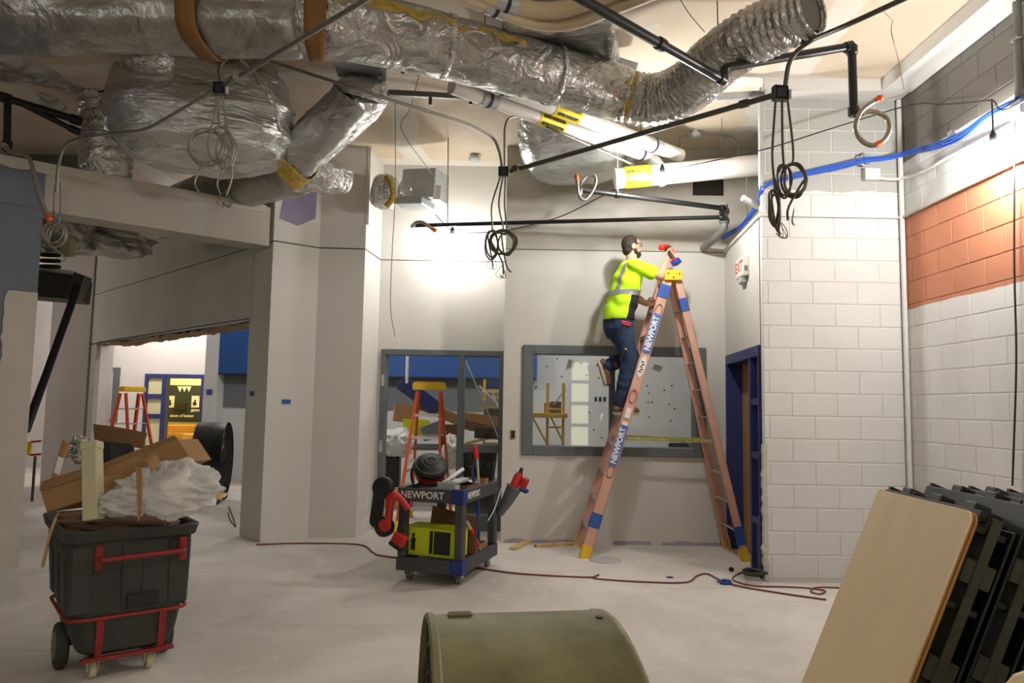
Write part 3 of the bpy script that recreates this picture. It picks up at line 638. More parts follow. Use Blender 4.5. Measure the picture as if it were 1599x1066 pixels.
def fuse(mb, voxel, smooth=4, disp=None):
    """one continuous surface from overlapping closed forms; returns a new MB"""
    me = bpy.data.meshes.new('tmp'); me.from_pydata([Vector(v) for v in mb.v], [], mb.f)
    bm = bmesh.new(); bm.from_mesh(me); bmesh.ops.recalc_face_normals(bm, faces=bm.faces); bm.to_mesh(me); bm.free()
    ob = bpy.data.objects.new('tmp', me); C.objects.link(ob)
    rm = ob.modifiers.new('r', 'REMESH'); rm.mode = 'VOXEL'; rm.voxel_size = voxel; rm.adaptivity = 0
    if smooth: sm_ = ob.modifiers.new('s', 'SMOOTH'); sm_.factor = .5; sm_.iterations = smooth
    dg = bpy.context.evaluated_depsgraph_get(); dg.update(); e = ob.evaluated_get(dg); m2 = e.to_mesh()
    out = MB(); out.v = [tuple(v.co) for v in m2.vertices]; out.f = [tuple(p.vertices) for p in m2.polygons]; out.n = [Vector(v.normal) for v in m2.vertices]
    e.to_mesh_clear(); bpy.data.objects.remove(ob); bpy.data.meshes.remove(me)
    if disp: out.v = [tuple(Vector(v)+nn*disp(Vector(v))) for v, nn in zip(out.v, out.n)]
    return out
def part_of(mb, cond, offset=0.0):
    """faces of mb whose centre satisfies cond, as a new MB, pushed out by offset"""
    out = MB(); idx = {}; fs = []
    for f in mb.f:
        c = sum((Vector(mb.v[i]) for i in f), Vector())/len(f)
        if cond(c):
            g = []
            for i in f:
                if i not in idx: idx[i] = len(out.v); out.v.append(tuple(Vector(mb.v[i])+mb.n[i]*offset))
                g.append(idx[i])
            fs.append(tuple(g))
    out.f = fs; return out
def hand(mb, wrist, fdir, thumbside, palm, curls, scale=1.0, thumb_curl=.5, spread=.0):
    """palm and five fingers; fdir = finger direction, thumbside = towards the thumb, palm = direction the palm faces"""
    x = Vector(fdir).normalized(); z = (Vector(palm)-x*Vector(palm).dot(x)).normalized(); y = z.cross(x)
    if y.dot(Vector(thumbside)) < 0: y = -y
    wv_ = Vector(wrist); s = scale
    for yy in (-.028, -.009, .010, .028): caps(mb, wv_+x*.015*s+y*yy*.75*s, wv_+x*.088*s+y*yy*s, .0155*s, .0135*s, 10)
    lens = [(.034, .022, .018), (.040, .027, .020), (.043, .030, .021), (.040, .026, .020)]
    for j, yy in enumerate((-.031, -.0105, .0105, .031)):
        p = wv_+x*.09*s+y*yy*s; a_ = 0
        for k in range(3):
            a_ += curls[j] if isinstance(curls, (list, tuple)) else curls
            dv = (x*math.cos(a_)+z*math.sin(a_)+y*spread*(j-1.5)*.3).normalized(); q = p+dv*lens[j][k]*s
            caps(mb, p, q, (.0098-.0008*k)*s, (.0092-.0010*k)*s, 8); p = q
    p = wv_+x*.028*s+y*.03*s; dv = (y*.75+x*.6+z*.35).normalized(); q = p+dv*.045*s; caps(mb, p, q, .014*s, .0115*s, 8)
    dv2 = (x*.85+z*thumb_curl+y*.1).normalized(); r_ = q+dv2*.032*s; caps(mb, q, r_, .0112*s, .010*s, 8)
    caps(mb, r_, r_+(dv2+z*thumb_curl).normalized()*.024*s, .010*s, .0085*s, 8)
HD = math.radians(20); fwd = Vector((math.cos(HD), math.sin(HD), 0)); rt = Vector((math.sin(HD), -math.cos(HD), 0)); up = Vector((0, 0, 1)); Y0 = 7.80
def mp_(px, py, dy=0): return at(px, py, Y0+dy)
hipC, waist, chest, sho = mp_(965, 503), mp_(967, 478), mp_(978, 440), mp_(982, 417)
neckB, headC = mp_(986, 406, .02), mp_(986, 386, .02)
shR, shL = sho+rt*.165-up*.015, sho-rt*.125-up*.05+fwd*.03
elR = mp_(1031, 431, -.10); wrR = mp_(1042, 405, -.01)
elL = mp_(989, 462, .24); wrL = mp_(1009, 474, .20)
hiR, hiL = hipC+rt*.09-up*.03, hipC-rt*.09-up*.03
knR, anR = mp_(982, 566, -.10), mp_(969, 629, -.07)
knL, anL = mp_(987, 556, .22), mp_(950, 571, .06)
person = thing('person', 'worker in yellow safety shirt and jeans standing on the ladder with a drill', 'person', (anR.x, anR.y, anR.z-.08))
bd = MB()
chain(bd, [neckB-up*.06, neckB+up*.03, headC-up*.03], [.066, .060, .058])
hf = (fwd*.9+Vector((.35, 0, 0))).normalized(); hr = Vector((hf.y, -hf.x, 0))
R3 = lambda a_, b_, c_: None
def oell(mb, c, a_, b_, c_, fx=None, n=18, m=12):     # ellipsoid: side a, forward b, up c in the head frame
    fx = fx or hf; sd = Vector((fx.y, -fx.x, 0)); V_ = []; F_ = []
    for i in range(m+1):
        t_ = PI*i/m
        for j in range(n): q_ = 2*PI*j/n; V_.append(Vector(c)+sd*a_*math.sin(t_)*math.cos(q_)+fx*b_*math.sin(t_)*math.sin(q_)+up*c_*math.cos(t_))
    for i in range(m):
        for j in range(n): j2 = (j+1) % n; F_.append((i*n+j, (i+1)*n+j, (i+1)*n+j2, i*n+j2))
    mb.add(V_, F_)
oell(bd, headC+up*.022, .076, .096, .100); oell(bd, headC+hf*.035-up*.055, .058, .062, .066)
caps(bd, headC+hf*.090+up*.012, headC+hf*.108-up*.022, .010, .014, 8); oell(bd, headC+hf*.088-up*.072, .022, .018, .02)
for s_ in (-1, 1): oell(bd, headC+hr*s_*.079-up*.004-hf*.005, .012, .026, .034); caps(bd, headC+hr*s_*.035+hf*.083+up*.026, headC+hr*s_*.012+hf*.092+up*.026, .012, .012, 8)
loft(bd, [(hipC-up*.12, rt*.12, fwd*.09), (hipC, rt*.165, fwd*.12), (waist, rt*.155, fwd*.11), (chest, rt*.175, fwd*.115), (sho-up*.02, rt*.17, fwd*.09), (sho+up*.04, rt*.09, fwd*.06)])
for sh, el, wr2 in ((shR, elR, wrR), (shL, elL, wrL)):
    chain(bd, [sh, (sh+el)/2, el], [.062, .056, .046]); chain(bd, [el, el+(wr2-el)*.35, wr2], [.046, .047, .030])
for h_, k_n, a_n in ((hiR, knR, anR), (hiL, knL, anL)): chain(bd, [h_, k_n, k_n+(a_n-k_n)*.35, a_n], [.09, .062, .062, .042])
# right hand closed on the drill grip, left hand holding the far rail
gripT, gripB = mp_(1041, 390, .0), mp_(1051, 403, -.01)
gdir = (gripT-gripB).normalized(); fr_ = (Vector((.2, .95, .15))).normalized()
hand(bd, wrR, (gripT*.55+gripB*.45-wrR)+fr_*.05, gdir, (gdir.cross(fr_)*-1), .62, .95, .5)
railp = F1+(T1-F1)*(wrL.z/2.84)
hand(bd, wrL, Vector((.85, .1, .15)), up, Vector((.15, .6, 0)), .55, .95, .5)
body = fuse(bd, .0065, 2).build('body', 'skin', person, smooth=80)
# shirt
sb = MB()
loft(sb, [(mp_(964, 500), rt*.195, fwd*.160), (mp_(968, 484), rt*.195, fwd*.163), (mp_(974, 462), rt*.195, fwd*.158), (chest, rt*.2, fwd*.150), (mp_(981, 424), rt*.19, fwd*.132), (sho+up*.015, rt*.165, fwd*.095), (neckB+up*.0, rt*.078, fwd*.074)])
for sh, el in ((shR, elR), (shL, elL)): chain(sb, [sh-(el-sh).normalized()*.02, sh+(el-sh)*.4, sh+(el-sh)*.62], [.074, .074, .076])
def folds(p): return .006*math.sin((p.z*34+p.x*16)+3*noise.noise(p*5))+.006*noise.noise(p*9)
shirt = fuse(sb, .007, 5, folds)
def tl(p):                       # torso coordinates: side (right +), forward, relative to the leaning spine
    t_ = max(0, min(1, (p.z-hipC.z)/(sho.z-hipC.z))); c_ = hipC+(sho-hipC)*t_; q_ = p-c_; return q_.dot(rt), q_.dot(fwd)
zb1, zb0 = mp_(975, 455.5).z, mp_(975, 463).z
def in_torso(p): s_, f_ = tl(p); return abs(s_) < .235 and abs(f_) < .24
def is_black(p): s_, f_ = tl(p); return p.z < zb0-.002 and f_ > -.005
so = part_of(shirt, lambda p: not is_black(p)).build('safety_shirt', 'hivis', person, smooth=80, fix=False)
part_of(shirt, is_black).build('black_panel', 'black_cloth', so, smooth=80, fix=False)
part_of(shirt, lambda p: zb0 < p.z-.10*tl(p)[1]*.0 < zb1 and in_torso(p), .004).build('reflective_stripe', 'reflective', so, smooth=80, fix=False)
part_of(shirt, lambda p: p.z >= zb1 and .075 < tl(p)[0] < .125 and tl(p)[1] < .02, .004).build('reflective_stripe', 'reflective', so, smooth=80, fix=False)
part_of(shirt, lambda p: p.z >= zb1 and -.125 < tl(p)[0] < -.075 and tl(p)[1] < .02, .004).build('reflective_stripe', 'reflective', so, smooth=80, fix=False)
part_of(shirt, lambda p: p.z >= zb1 and .075 < tl(p)[0] < .125 and tl(p)[1] >= .02, .004).build('reflective_stripe', 'reflective', so, smooth=80, fix=False)
# jeans
jb = MB()
loft(jb, [(hipC-up*.17, rt*.13, fwd*.11), (hipC-up*.08, rt*.185, fwd*.15), (hipC+up*.02, rt*.185, fwd*.145), (hipC+up*.06, rt*.175, fwd*.135)])
for h_, k_n, a_n in ((hiR, knR, anR), (hiL, knL, anL)): chain(jb, [h_-up*.02, h_+(k_n-h_)*.5, k_n, k_n+(a_n-k_n)*.4, a_n+(a_n-k_n).normalized()*.005], [.112, .100, .084, .082, .072])
def jfold(p): return .007*math.sin(p.z*48+9*noise.noise(p*4))*max(0, noise.noise(p*3)+.5)+.006*noise.noise(p*12)
fuse(jb, .0075, 3, jfold).build('jeans', 'denim', person, smooth=80, fix=False)
MB().box(mp_(978, 504, -.17), (.07, .03, .05), rot=(0, .2, .4)).build('belt_pouch', 'tool_black', person, bevel=.008)
chain_ = MB(); caps(chain_, mp_(972, 502, -.2), mp_(984, 505, -.19), .011, .011, 8); caps(chain_, mp_(972, 505, -.2), mp_(983, 508, -.19), .010, .010, 8); chain_.build('pliers_grip', 'tool_red', person, smooth=True)
MB().bar(mp_(974, 548, -.19), mp_(970, 563, -.185), .028, .012).build('thigh_pocket_tool', 'tool_black', person, bevel=.003)
MB().ell(mp_(977, 545, -.185), (.012, .012, .012), 8, 6).build('yellow_knob', 'yellow_plastic', person, smooth=True)
# boots
def boot(an, toe, sole_n, nm='boot'):
    d_ = (Vector(toe)-an).normalized(); n_ = (Vector(sole_n)-d_*Vector(sole_n).dot(d_)).normalized(); mb = MB()
    hl = an-n_*-.0; heel = an+n_*.055-d_*.045
    chain(mb, [an-n_*.05, an+n_*.015, heel+n_*-.01], [.056, .052, .045]); chain(mb, [an+n_*.03, an+n_*.045+d_*.10, an+n_*.055+d_*.175], [.052, .045, .034])
    b1 = fuse(mb, .007, 4).build(nm, 'boot_leather', person, smooth=80, fix=False)
    s_ = d_.cross(n_); out_ = []
    for t_ in range(24):
        q_ = 2*PI*t_/24; cx_ = math.cos(q_); l_ = .145*cx_+.06; w2 = .047*math.sin(q_)*(1.08 if cx_ > 0 else .9); out_.append(an+d_*l_+s_*w2)
    sv = [p+n_*.072 for p in out_]+[p+n_*.102 for p in out_]; MB().add(sv, [tuple(range(24))[::-1], tuple(range(24, 48))]+[(i, (i+1) % 24, (i+1) % 24+24, i+24) for i in range(24)]).build('sole', 'boot_sole', b1, smooth=True)
stepz = 2.84/10*5
boot(Vector((anR.x, anR.y, stepz+.112)), Vector((anR.x+.3, anR.y+.06, stepz+.105)), (0, 0, -1))
boot(anL, mp_(962, 612, .03), (-.85, -.1, -.5))
# hair, beard, glasses
hb = MB(); oell(hb, headC+up*.032-hf*.016, .083, .098, .101); oell(hb, headC-up*.035-hf*.045, .066, .056, .06)
fuse(hb, .006, 3, lambda p: .003*noise.noise(p*60)).build('hair', 'hair_dark', person, smooth=80, fix=False)
hb = MB(); oell(hb, headC+hf*.052-up*.072, .056, .058, .048)
for s_ in (-1, 1): caps(hb, headC+hr*s_*.068+hf*.004-up*.01, headC+hr*s_*.056+hf*.03-up*.062, .014, .022, 8)
bo = fuse(hb, .006, 3, lambda p: .003*noise.noise(p*60)); part_of(bo, lambda p: (p-headC).z < .0 and not ((p-headC).dot(hf) > .07 and (p-headC).z > -.045)).build('beard', 'hair_dark', person, smooth=80, fix=False)
g = MB(); g.tube(smooth_path([headC+hr*.082-hf*.0+up*.03, headC+hr*.078+hf*.08+up*.028, headC+hr*.03+hf*.112+up*.024, headC-hr*.03+hf*.112+up*.024, headC-hr*.078+hf*.08+up*.028, headC-hr*.082+up*.03], 4), .004, 6); g.build('safety_glasses', 'tool_black', person, smooth=True)
# cordless drill
drl = thing('cordless_drill', 'red and black cordless drill with blue battery in the worker\'s raised hand', 'drill', gripB)
bx_ = (Vector((.55, .78, .22))).normalized(); top = gripT+gdir*.035
mb = MB(); mb.tube([top-bx_*.11, top-bx_*.10, top-bx_*.03, top+bx_*.05, top+bx_*.075], [.020, .031, .034, .032, .026], 14); mb.build('motor_body', 'tool_red', drl, smooth=True)
mb = MB(); mb.tube([top+bx_*.075, top+bx_*.08, top+bx_*.115, top+bx_*.13], [.024, .026, .020, .012], 12); mb.build('chuck', 'tool_black', drl, smooth=True)
MB().cyl(top+bx_*.13, top+bx_*.2, .004, n=6).build('drill_bit', 'steel_dark', drl)
mb = MB(); mb.tube([top-gdir*.02, gripT, gripB, gripB-gdir*.03], [.024, .020, .020, .026], 10); mb.build('handle', 'tool_black', drl, smooth=True)
bc = gripB-gdir*.055; mb = MB(); Mx = frame_M(bc, bx_, gdir); mb.box((0, 0, 0), (.12, .055, .075), Mx); mb.build('battery', 'tool_blue', drl, bevel=.008)
mb = MB(); mb.box((0, .03, 0), (.115, .022, .07), Mx); mb.build('battery_shoe', 'tool_red', drl, bevel=.006)
# ================================================================== overhead: wrapped ducts
foil_mat('foil_dull', hexc(186, 184, 178), rough=.36, wr=.75, scale=4.0, dull=.72)
foil_mat('foil_wrap', hexc(214, 215, 214), rough=.27, wr=.9, scale=4.5, dull=.74, stretch=(.6, 1, 2.2))
foil_mat('foil_bright', hexc(232, 232, 230), rough=.20, wr=.9, scale=9, dull=.8)
foil_mat('foil_flex', hexc(208, 208, 204), rough=.25, wr=.8, scale=8, dull=.68)
pm('gold_tape', hexc(122, 84, 34), .7, var=.12); pm('fibreglass_yellow', hexc(176, 150, 70), .95, var=.3, scale=20, bump=.8, bscale=50)
pm('duct_black', hexc(30, 29, 28), .4, var=.2); pm('orange_plastic', hexc(216, 92, 34), .5, var=.1)
pm('pipe_white', hexc(226, 220, 212), .5, var=.03, scale=4); pm('pipe_beige', hexc(196, 178, 146), .55, var=.05, scale=3)
pm('label_yellow', hexc(236, 214, 30), .5, var=.05); pm('pipe_black', hexc(36, 36, 38), .38, var=.2, metal=.3); pm('pipe_grey', hexc(120, 118, 112), .5, var=.1)
pm('emt', hexc(140, 138, 130), .4, metal=.7, var=.1, scale=10); pm('emt_dark', hexc(92, 90, 82), .5, metal=.5, var=.12)
pm('braided', hexc(150, 142, 128), .4, metal=.5, var=.2, scale=60); pm('mc_cable', hexc(150, 144, 130), .45, metal=.4, var=.15, scale=50); pm('mc_dark', hexc(84, 78, 66), .5, metal=.3, var=.2, scale=50)
pm('cable_blue', hexc(42, 88, 184), .5, var=.12, scale=12); pm('wire_thin', hexc(110, 104, 94), .5, metal=.4)
def resample(pts, step):
    pts = [Vector(p) for p in pts]; out = [pts[0]]; acc = 0
    for i in range(1, len(pts)):
        a, b_ = pts[i-1], pts[i]; L_ = (b_-a).length
        while acc+L_ >= step and L_ > 1e-9:
            t_ = (step-acc)/L_; a = a+(b_-a)*t_; out.append(a); L_ = (b_-a).length; acc = 0
        acc += L_
    return out+[pts[-1]]
def duct_mb(path, rad, n=30, step=.04, wr=.02, ws=5.0, ribs=0, ribp=.05, sq=2.0, seed=1, upv=(0, 0, 1), closed_ends=True, lump=.0, long=1.0, cr=0.0):
    """wrapped duct: section half sizes rad = [(a across, b up), ...] along the path, exponent sq (2 round, 5 boxy), wrinkled"""
    P = resample(smooth_path(path, 12), step); k = len(P); V_ = []; F_ = []; L_ = 0; U0 = Vector(upv)
    for i, p in enumerate(P):
        t_ = (P[min(i+1, k-1)]-P[max(i-1, 0)]).normalized(); s_ = t_.cross(U0)
        if s_.length < .05: s_ = Vector((1, 0, 0))
        s_.normalize(); u_ = s_.cross(t_); f = i/(k-1)*(len(rad)-1); j0 = min(int(f), len(rad)-2) if len(rad) > 1 else 0
        fa = f-j0; a_, b_ = (rad[j0][0]*(1-fa)+rad[j0+1][0]*fa, rad[j0][1]*(1-fa)+rad[j0+1][1]*fa) if len(rad) > 1 else rad[0]
        if closed_ends:
            e_ = min(i, k-1-i); 
            if e_ < 3: q_ = (.55, .85, .96)[e_]; a_ *= q_; b_ *= q_
        L_ = i*step
        for j in range(n):
            th = 2*PI*j/n; c_, d_ = math.cos(th), math.sin(th); rr_ = (abs(c_)**sq+abs(d_)**sq)**(-1/sq)
            pos = p+s_*a_*c_*rr_+u_*b_*d_*rr_; nr = (s_*c_+u_*d_)
            q_ = Vector((th*1.3, L_*long, seed*4.7)); w_ = wr*(noise.fractal(q_*ws*.35, .9, 2.1, 4)+.6*abs(noise.noise(q_*ws*.8)))
            if cr: w_ -= cr*max(0, 1-abs(noise.noise(Vector((th*2.2, L_*3.2+.8*noise.noise(q_*2), seed))))*9)
            if ribs: w_ += ribs*math.sin(2*PI*L_/ribp+2.4*noise.noise(Vector((th*1.1, L_*4, seed))))*(.5+.7*abs(noise.noise(Vector((th*2, L_*6, seed+3)))))
            if lump: w_ += lump*noise.noise(Vector((c_*1.5, d_*1.5, L_*1.3+seed)))
            V_.append(pos+nr*w_)
    for i in range(k-1):
        for j in range(n): j2 = (j+1) % n; F_.append((i*n+j, i*n+j2, (i+1)*n+j2, (i+1)*n+j))
    if closed_ends: F_ += [tuple(range(n))[::-1], tuple(range((k-1)*n, k*n))]
    mb = MB(); mb.add(V_, F_); mb.P = P; return mb
def band(parent, P, i0, i1, a_, b_, mat, nm, sq=2.0, upv=(0, 0, 1), n=30):
    V_ = []; F_ = []; idx = list(range(i0, i1+1))
    for i in idx:
        t_ = (P[min(i+1, len(P)-1)]-P[max(i-1, 0)]).normalized(); s_ = t_.cross(Vector(upv)).normalized(); u_ = s_.cross(t_)
        for j in range(n):
            th = 2*PI*j/n; c_, d_ = math.cos(th), math.sin(th); rr_ = (abs(c_)**sq+abs(d_)**sq)**(-1/sq); V_.append(P[i]+s_*a_*c_*rr_+u_*b_*d_*rr_)
    for i in range(len(idx)-1):
        for j in range(n): j2 = (j+1) % n; F_.append((i*n+j, i*n+j2, (i+1)*n+j2, (i+1)*n+j))
    mb = MB(); mb.add(V_, F_); return mb.build(nm, mat, parent, smooth=True, solid=.004)
# --- main duct: boxy wrapped run on the left, round run to the right, flex elbow, open end
md = thing('main_duct', 'long foil wrapped duct under the ceiling bending into flex duct with an open end', 'duct', gz(600, 60, 4.1))
path = [gz(-260, 14, 4.17), gz(-60, 16, 4.17), gz(150, 18, 4.17), gz(330, 20, 4.17), gz(480, 26, 4.15)]
m1 = duct_mb(path, [(.26, .25), (.26, .25), (.25, .24)], n=44, step=.045, wr=.022, ws=6, sq=3.6, seed=2, lump=.03, cr=.01)
m1.build('wrapped_run', 'foil_dull', md, smooth=60)
Pm = m1.P
def near_i(P, px):
    best = 0; bd_ = 1e9
    for i, p in enumerate(P):
        d_ = p-_O; x_ = CX+FOC*d_.dot(_R)/d_.dot(_F)
        if abs(x_-px) < bd_: bd_ = abs(x_-px); best = i
    return best
i_ = near_i(Pm, 312); band(md, Pm, i_-1, i_+2, .288, .275, 'gold_tape', 'tape_band', 3.6)
m2 = duct_mb([gz(455, 30, 4.13), gz(530, 38, 4.13), gz(650, 62, 4.13), gz(770, 92, 4.10), gz(880, 122, 4.08), gz(985, 150, 4.06)], [(.25, .25), (.225, .225), (.215, .215), (.21, .21), (.205, .205)], n=44, step=.04, wr=.012, ws=7, sq=2.3, seed=5, cr=.012)
m2.build('wrapped_run', 'foil_flex', md, smooth=60)
i_ = near_i(m2.P, 505); band(md, m2.P, i_-2, i_+1, .256, .256, 'gold_tape', 'tape_band', 2.3)
i0 = near_i(m2.P, 520); i1 = near_i(m2.P, 800); tb_ = MB()
def torn(u, v):
    i = int(round(i0+(i1-i0)*u)); t_ = (m2.P[min(i+1, len(m2.P)-1)]-m2.P[max(i-1, 0)]).normalized(); s_ = t_.cross(Vector((0, 0, 1))).normalized(); u_ = s_.cross(t_)
    th = math.radians(26+22*noise.noise((u*7, 0, 3))+(v-.5)*(34+30*noise.noise((u*11, 5, 0)))*(1-u*.5)); r_ = .24-.03*u+.01*noise.noise((u*40, v*9, 1)); return m2.P[i]+(s_*math.cos(th)+u_*math.sin(th))*r_
tb_.grid(torn, i1-i0+1, 6); tb_.build('torn_insulation', 'fibreglass_yellow', md, smooth=True, solid=.01)
for px in (860, 690): i_ = near_i(m2.P, px); band(md, m2.P, i_, i_+1, .224, .224, 'foil_bright', 'foil_tape_band', 2.3)
m3 = duct_mb([gz(965, 147, 4.05), gz(1020, 155, 4.0), gz(1068, 140, 4.0), gz(1115, 98, 4.05), gz(1170, 60, 4.08), gz(1270, 12, 4.10)], [(.195, .195), (.19, .19), (.19, .19), (.185, .185), (.18, .18), (.165, .165)], n=48, step=.016, wr=.012, ws=9, ribs=.013, ribp=.055, seed=9, closed_ends=False)
m3.build('flex_elbow', 'foil_flex', md, smooth=60, solid=.012)
e0, e1 = m3.P[-1], m3.P[-6]; dv = (e0-e1).normalized()
MB().tube([e0-dv*.02, e0-dv*.03], [.14, .13], 20).build('dark_inner_liner', 'duct_black', md, smooth=True)
i_ = 3; band(md, m3.P, 2, 8, .2, .2, 'fibreglass_yellow', 'insulation_collar')
# --- big wrapped plenum behind, left
pl = thing('wrapped_plenum', 'large bulging foil wrapped plenum behind the conduit boxes at upper left', 'duct', at(315, 270, 7.0))
def blob(c, hx, hy, hz, rotz=0, sq=3.4, nu=64, nv=36, wr=.02, seed=1, tilt=0, hstretch=1.0):
    Rz = Matrix.Rotation(rotz, 3, 'Z') @ Matrix.Rotation(tilt, 3, 'Y'); mb = MB()
    def fn(u, v):
        th = 2*PI*u; ph = PI*(v-.5)*.996; d_ = Vector((math.cos(ph)*math.cos(th), math.cos(ph)*math.sin(th), math.sin(ph)))
        r_ = (abs(d_.x)**sq+abs(d_.y)**sq+abs(d_.z)**sq)**(-1/sq); p = d_*r_
        q_ = Vector((p.x*1.2, p.y*1.2, p.z*4.5*hstretch+.9*p.x))+Vector((seed*3.3, 0, 0))
        w_ = 1+wr*(noise.fractal(q_*2.0, .8, 2, 4)*1.2+noise.noise(q_*.8)*1.5)
        p = Vector((p.x*hx, p.y*hy, p.z*hz))*w_; return Vector(c)+Rz @ p
    mb.grid(fn, nu, nv, wrapu=True); return mb
blob(at(318, 185, 6.3), .76, .5, .46, rotz=.25, wr=.045, seed=2, sq=3.0).build('foil_wrap', 'foil_wrap', pl, smooth=70)
sd = MB(); sd.tube(smooth_path([at(378, 95, 5.85), at(402, 122, 5.8), at(425, 162, 5.8), at(438, 205, 5.85)], 8), [.02]*25, 8); sd.v = [tuple(Vector(v)+wob(v, 14, .012)) for v in sd.v]; sd.build('taped_seam', 'foil_bright', pl, smooth=True)
blob(at(235, 98, 5.8), .2, .2, .12, wr=.06, seed=8, sq=2.2).build('foil_bulge', 'foil_bright', pl, smooth=70)
# --- flex elbow and drop at far left
fd = thing('flex_drop', 'crinkled silver flex duct dropping vertically behind the beam at far left', 'duct', at(168, 280, 7.25))
d1 = duct_mb([at(-60, 66, 6.2), at(40, 82, 6.5), at(105, 100, 6.9), at(135, 116, 7.05)], [(.3, .26), (.28, .26), (.26, .26), (.25, .25)], n=40, step=.03, wr=.03, ws=8, seed=12, lump=.03); d1.build('wrapped_elbow', 'foil_dull', fd, smooth=60)
d2_ = duct_mb([at(160, 142, 7.15), at(166, 175, 7.2), at(168, 215, 7.2), at(166, 250, 7.2), at(168, 284, 7.25)], [(.235, .235), (.24, .24), (.25, .25), (.24, .24), (.22, .22)], n=44, step=.016, wr=.014, ws=9, ribs=.012, ribp=.09, seed=14, closed_ends=False); d2_.build('flex_sleeve', 'foil_bright', fd, smooth=60)
MB().tube(smooth_path([at(138, 112, 7.05), at(160, 120, 7.1), at(172, 150, 7.15)], 6), .205, 24).build('inner_duct', 'duct_black', fd, smooth=True)
MB().tube(smooth_path([at(176, 128, 6.96), at(181, 140, 6.95), at(180, 148, 6.97)], 5), .05, 12).build('orange_sleeve', 'orange_plastic', fd, smooth=True)
blob(at(30, 118, 7.2), .5, .3, .16, rotz=.3, wr=.06, seed=4, tilt=.35).build('hanging_wrap', 'foil_dull', fd, smooth=70)
# --- diagonal boxy duct, damper box and round duct
dg_ = thing('diagonal_duct', 'boxy foil wrapped duct running diagonally down from a sheet metal damper box', 'duct', at(455, 275, 6.9))
d3 = duct_mb([at(566, 118, 6.25), at(562, 150, 6.35), at(535, 180, 6.5), at(490, 222, 6.7), at(448, 262, 6.85)], [(.22, .19), (.22, .19), (.23, .2), (.23, .2), (.23, .2)], n=48, step=.03, wr=.014, ws=8, sq=4.5, seed=21, cr=.01, upv=(.3, -.55, .8)); d3.build('wrapped_run', 'foil_wrap', dg_, smooth=50)
MB().box(at(562, 96, 6.2), (.42, .34, .16), rot=(0, .02, .08)).build('damper_box', 'galv', dg_, bevel=.006)
MB().box(at(562, 84, 6.05), (.46, .05, .03), rot=(0, .02, .08)).build('damper_flange', 'steel_dark', dg_)
MB().box(at(598, 95, 6.15), (.035, .34, .22), rot=(0, .02, .08)).build('damper_frame', 'steel_dark', dg_, bevel=.004)
MB().cyl(at(606, 107, 6.1), at(628, 104, 6.1), .008, n=8).build('damper_shaft', 'tool_black', dg_); MB().box(at(629, 106, 6.1), (.03, .03, .1)).box(at(629, 104, 6.1), (.07, .03, .03)).build('actuator', 'tool_black', dg_, bevel=.004)
band(dg_, d3.P, len(d3.P)-7, len(d3.P)-1, .25, .22, 'fibreglass_yellow', 'torn_insulation', 4.5, upv=(.3, -.55, .8))
rd = thing('round_duct', 'round foil duct running behind the beam below the diagonal duct', 'duct', at(420, 300, 7.1))
duct_mb([at(230, 345, 9.1), at(330, 305, 8.5), at(400, 280, 7.8), at(468, 262, 7.25)], [(.27, .27)], n=40, step=.04, wr=.012, ws=6, seed=25).build('duct_run', 'foil_dull', rd, smooth=60)
duct_mb([at(455, 266, 7.1), at(500, 272, 7.25), at(540, 283, 7.5)], [(.2, .2), (.18, .18), (.14, .14)], n=40, step=.014, wr=.016, ws=12, ribs=.006, ribp=.06, seed=27).build('flex_end', 'foil_bright', rd, smooth=60)
# --- wide duct running away in the middle
wd_ = thing('wide_duct', 'wide foil wrapped duct behind the white pipes running towards the back wall', 'duct', at(905, 290, 7.6))
d5 = duct_mb([at(868, 18, 5.05), at(875, 60, 5.6), Vector((.42, 6.2, 4.33)), Vector((.55, 6.9, 4.33)), at(895, 226, 7.5), at(900, 242, 7.75), at(904, 252, 8.0)], [(.40, .12), (.42, .10), (.45, .08), (.5, .08), (.5, .08), (.56, .30), (.54, .29), (.5, .26)], n=52, step=.03, wr=.016, ws=7, sq=3.2, seed=31, cr=.012, lump=.02); d5.build('foil_wrap', 'foil_wrap', wd_, smooth=60)
duct_mb([at(945, 240, 7.75), at(968, 244, 7.8), at(985, 250, 7.85)], [(.16, .16), (.15, .15)], n=36, step=.012, wr=.02, ws=14, ribs=.014, ribp=.05, seed=33).build('frayed_flex', 'foil_flex', wd_, smooth=60)
MB().tube(smooth_path([at(955, 60, 5.4), at(950, 90, 5.7), at(945, 110, 5.9)], 6), .03, 8).build('taped_seam', 'foil_bright', wd_, smooth=True)
MB().box(at(975, 106, 6.0), (.2, .12, .1), rot=(0, .3, 0)).build('sheet_metal_cap', 'galv', wd_, bevel=.005)
# --- terminal box above the door recess
vb = thing('terminal_box', 'grey sheet metal terminal box with foil flex above the door recess', 'air terminal', at(668, 330, 8.3))
MB().box(at(664, 292, 8.3), (.42, .35, .33), rot=(0, .06, -.35)).build('casing', 'galv_dull', vb, bevel=.006)
MB().box(at(648, 318, 8.2), (.34, .32, .08), rot=(0, .06, -.35)).build('drain_pan', 'galv', vb, bevel=.006)
MB().box(at(683, 300, 8.08), (.09, .01, .16), rot=(0, .06, -.35)).build('data_plate', 'label_white', vb)
duct_mb([at(582, 296, 8.3), at(600, 300, 8.3), at(618, 303, 8.3)], [(.17, .17), (.2, .2), (.18, .18)], n=36, step=.014, wr=.02, ws=12, ribs=.008, ribp=.06, seed=41).build('foil_flex', 'foil_bright', vb, smooth=60)
duct_mb([at(622, 303, 8.3), at(648, 305, 8.3)], [(.15, .15)], n=36, step=.014, wr=.012, ws=12, seed=42).build('foil_flex', 'foil_bright', vb, smooth=60)
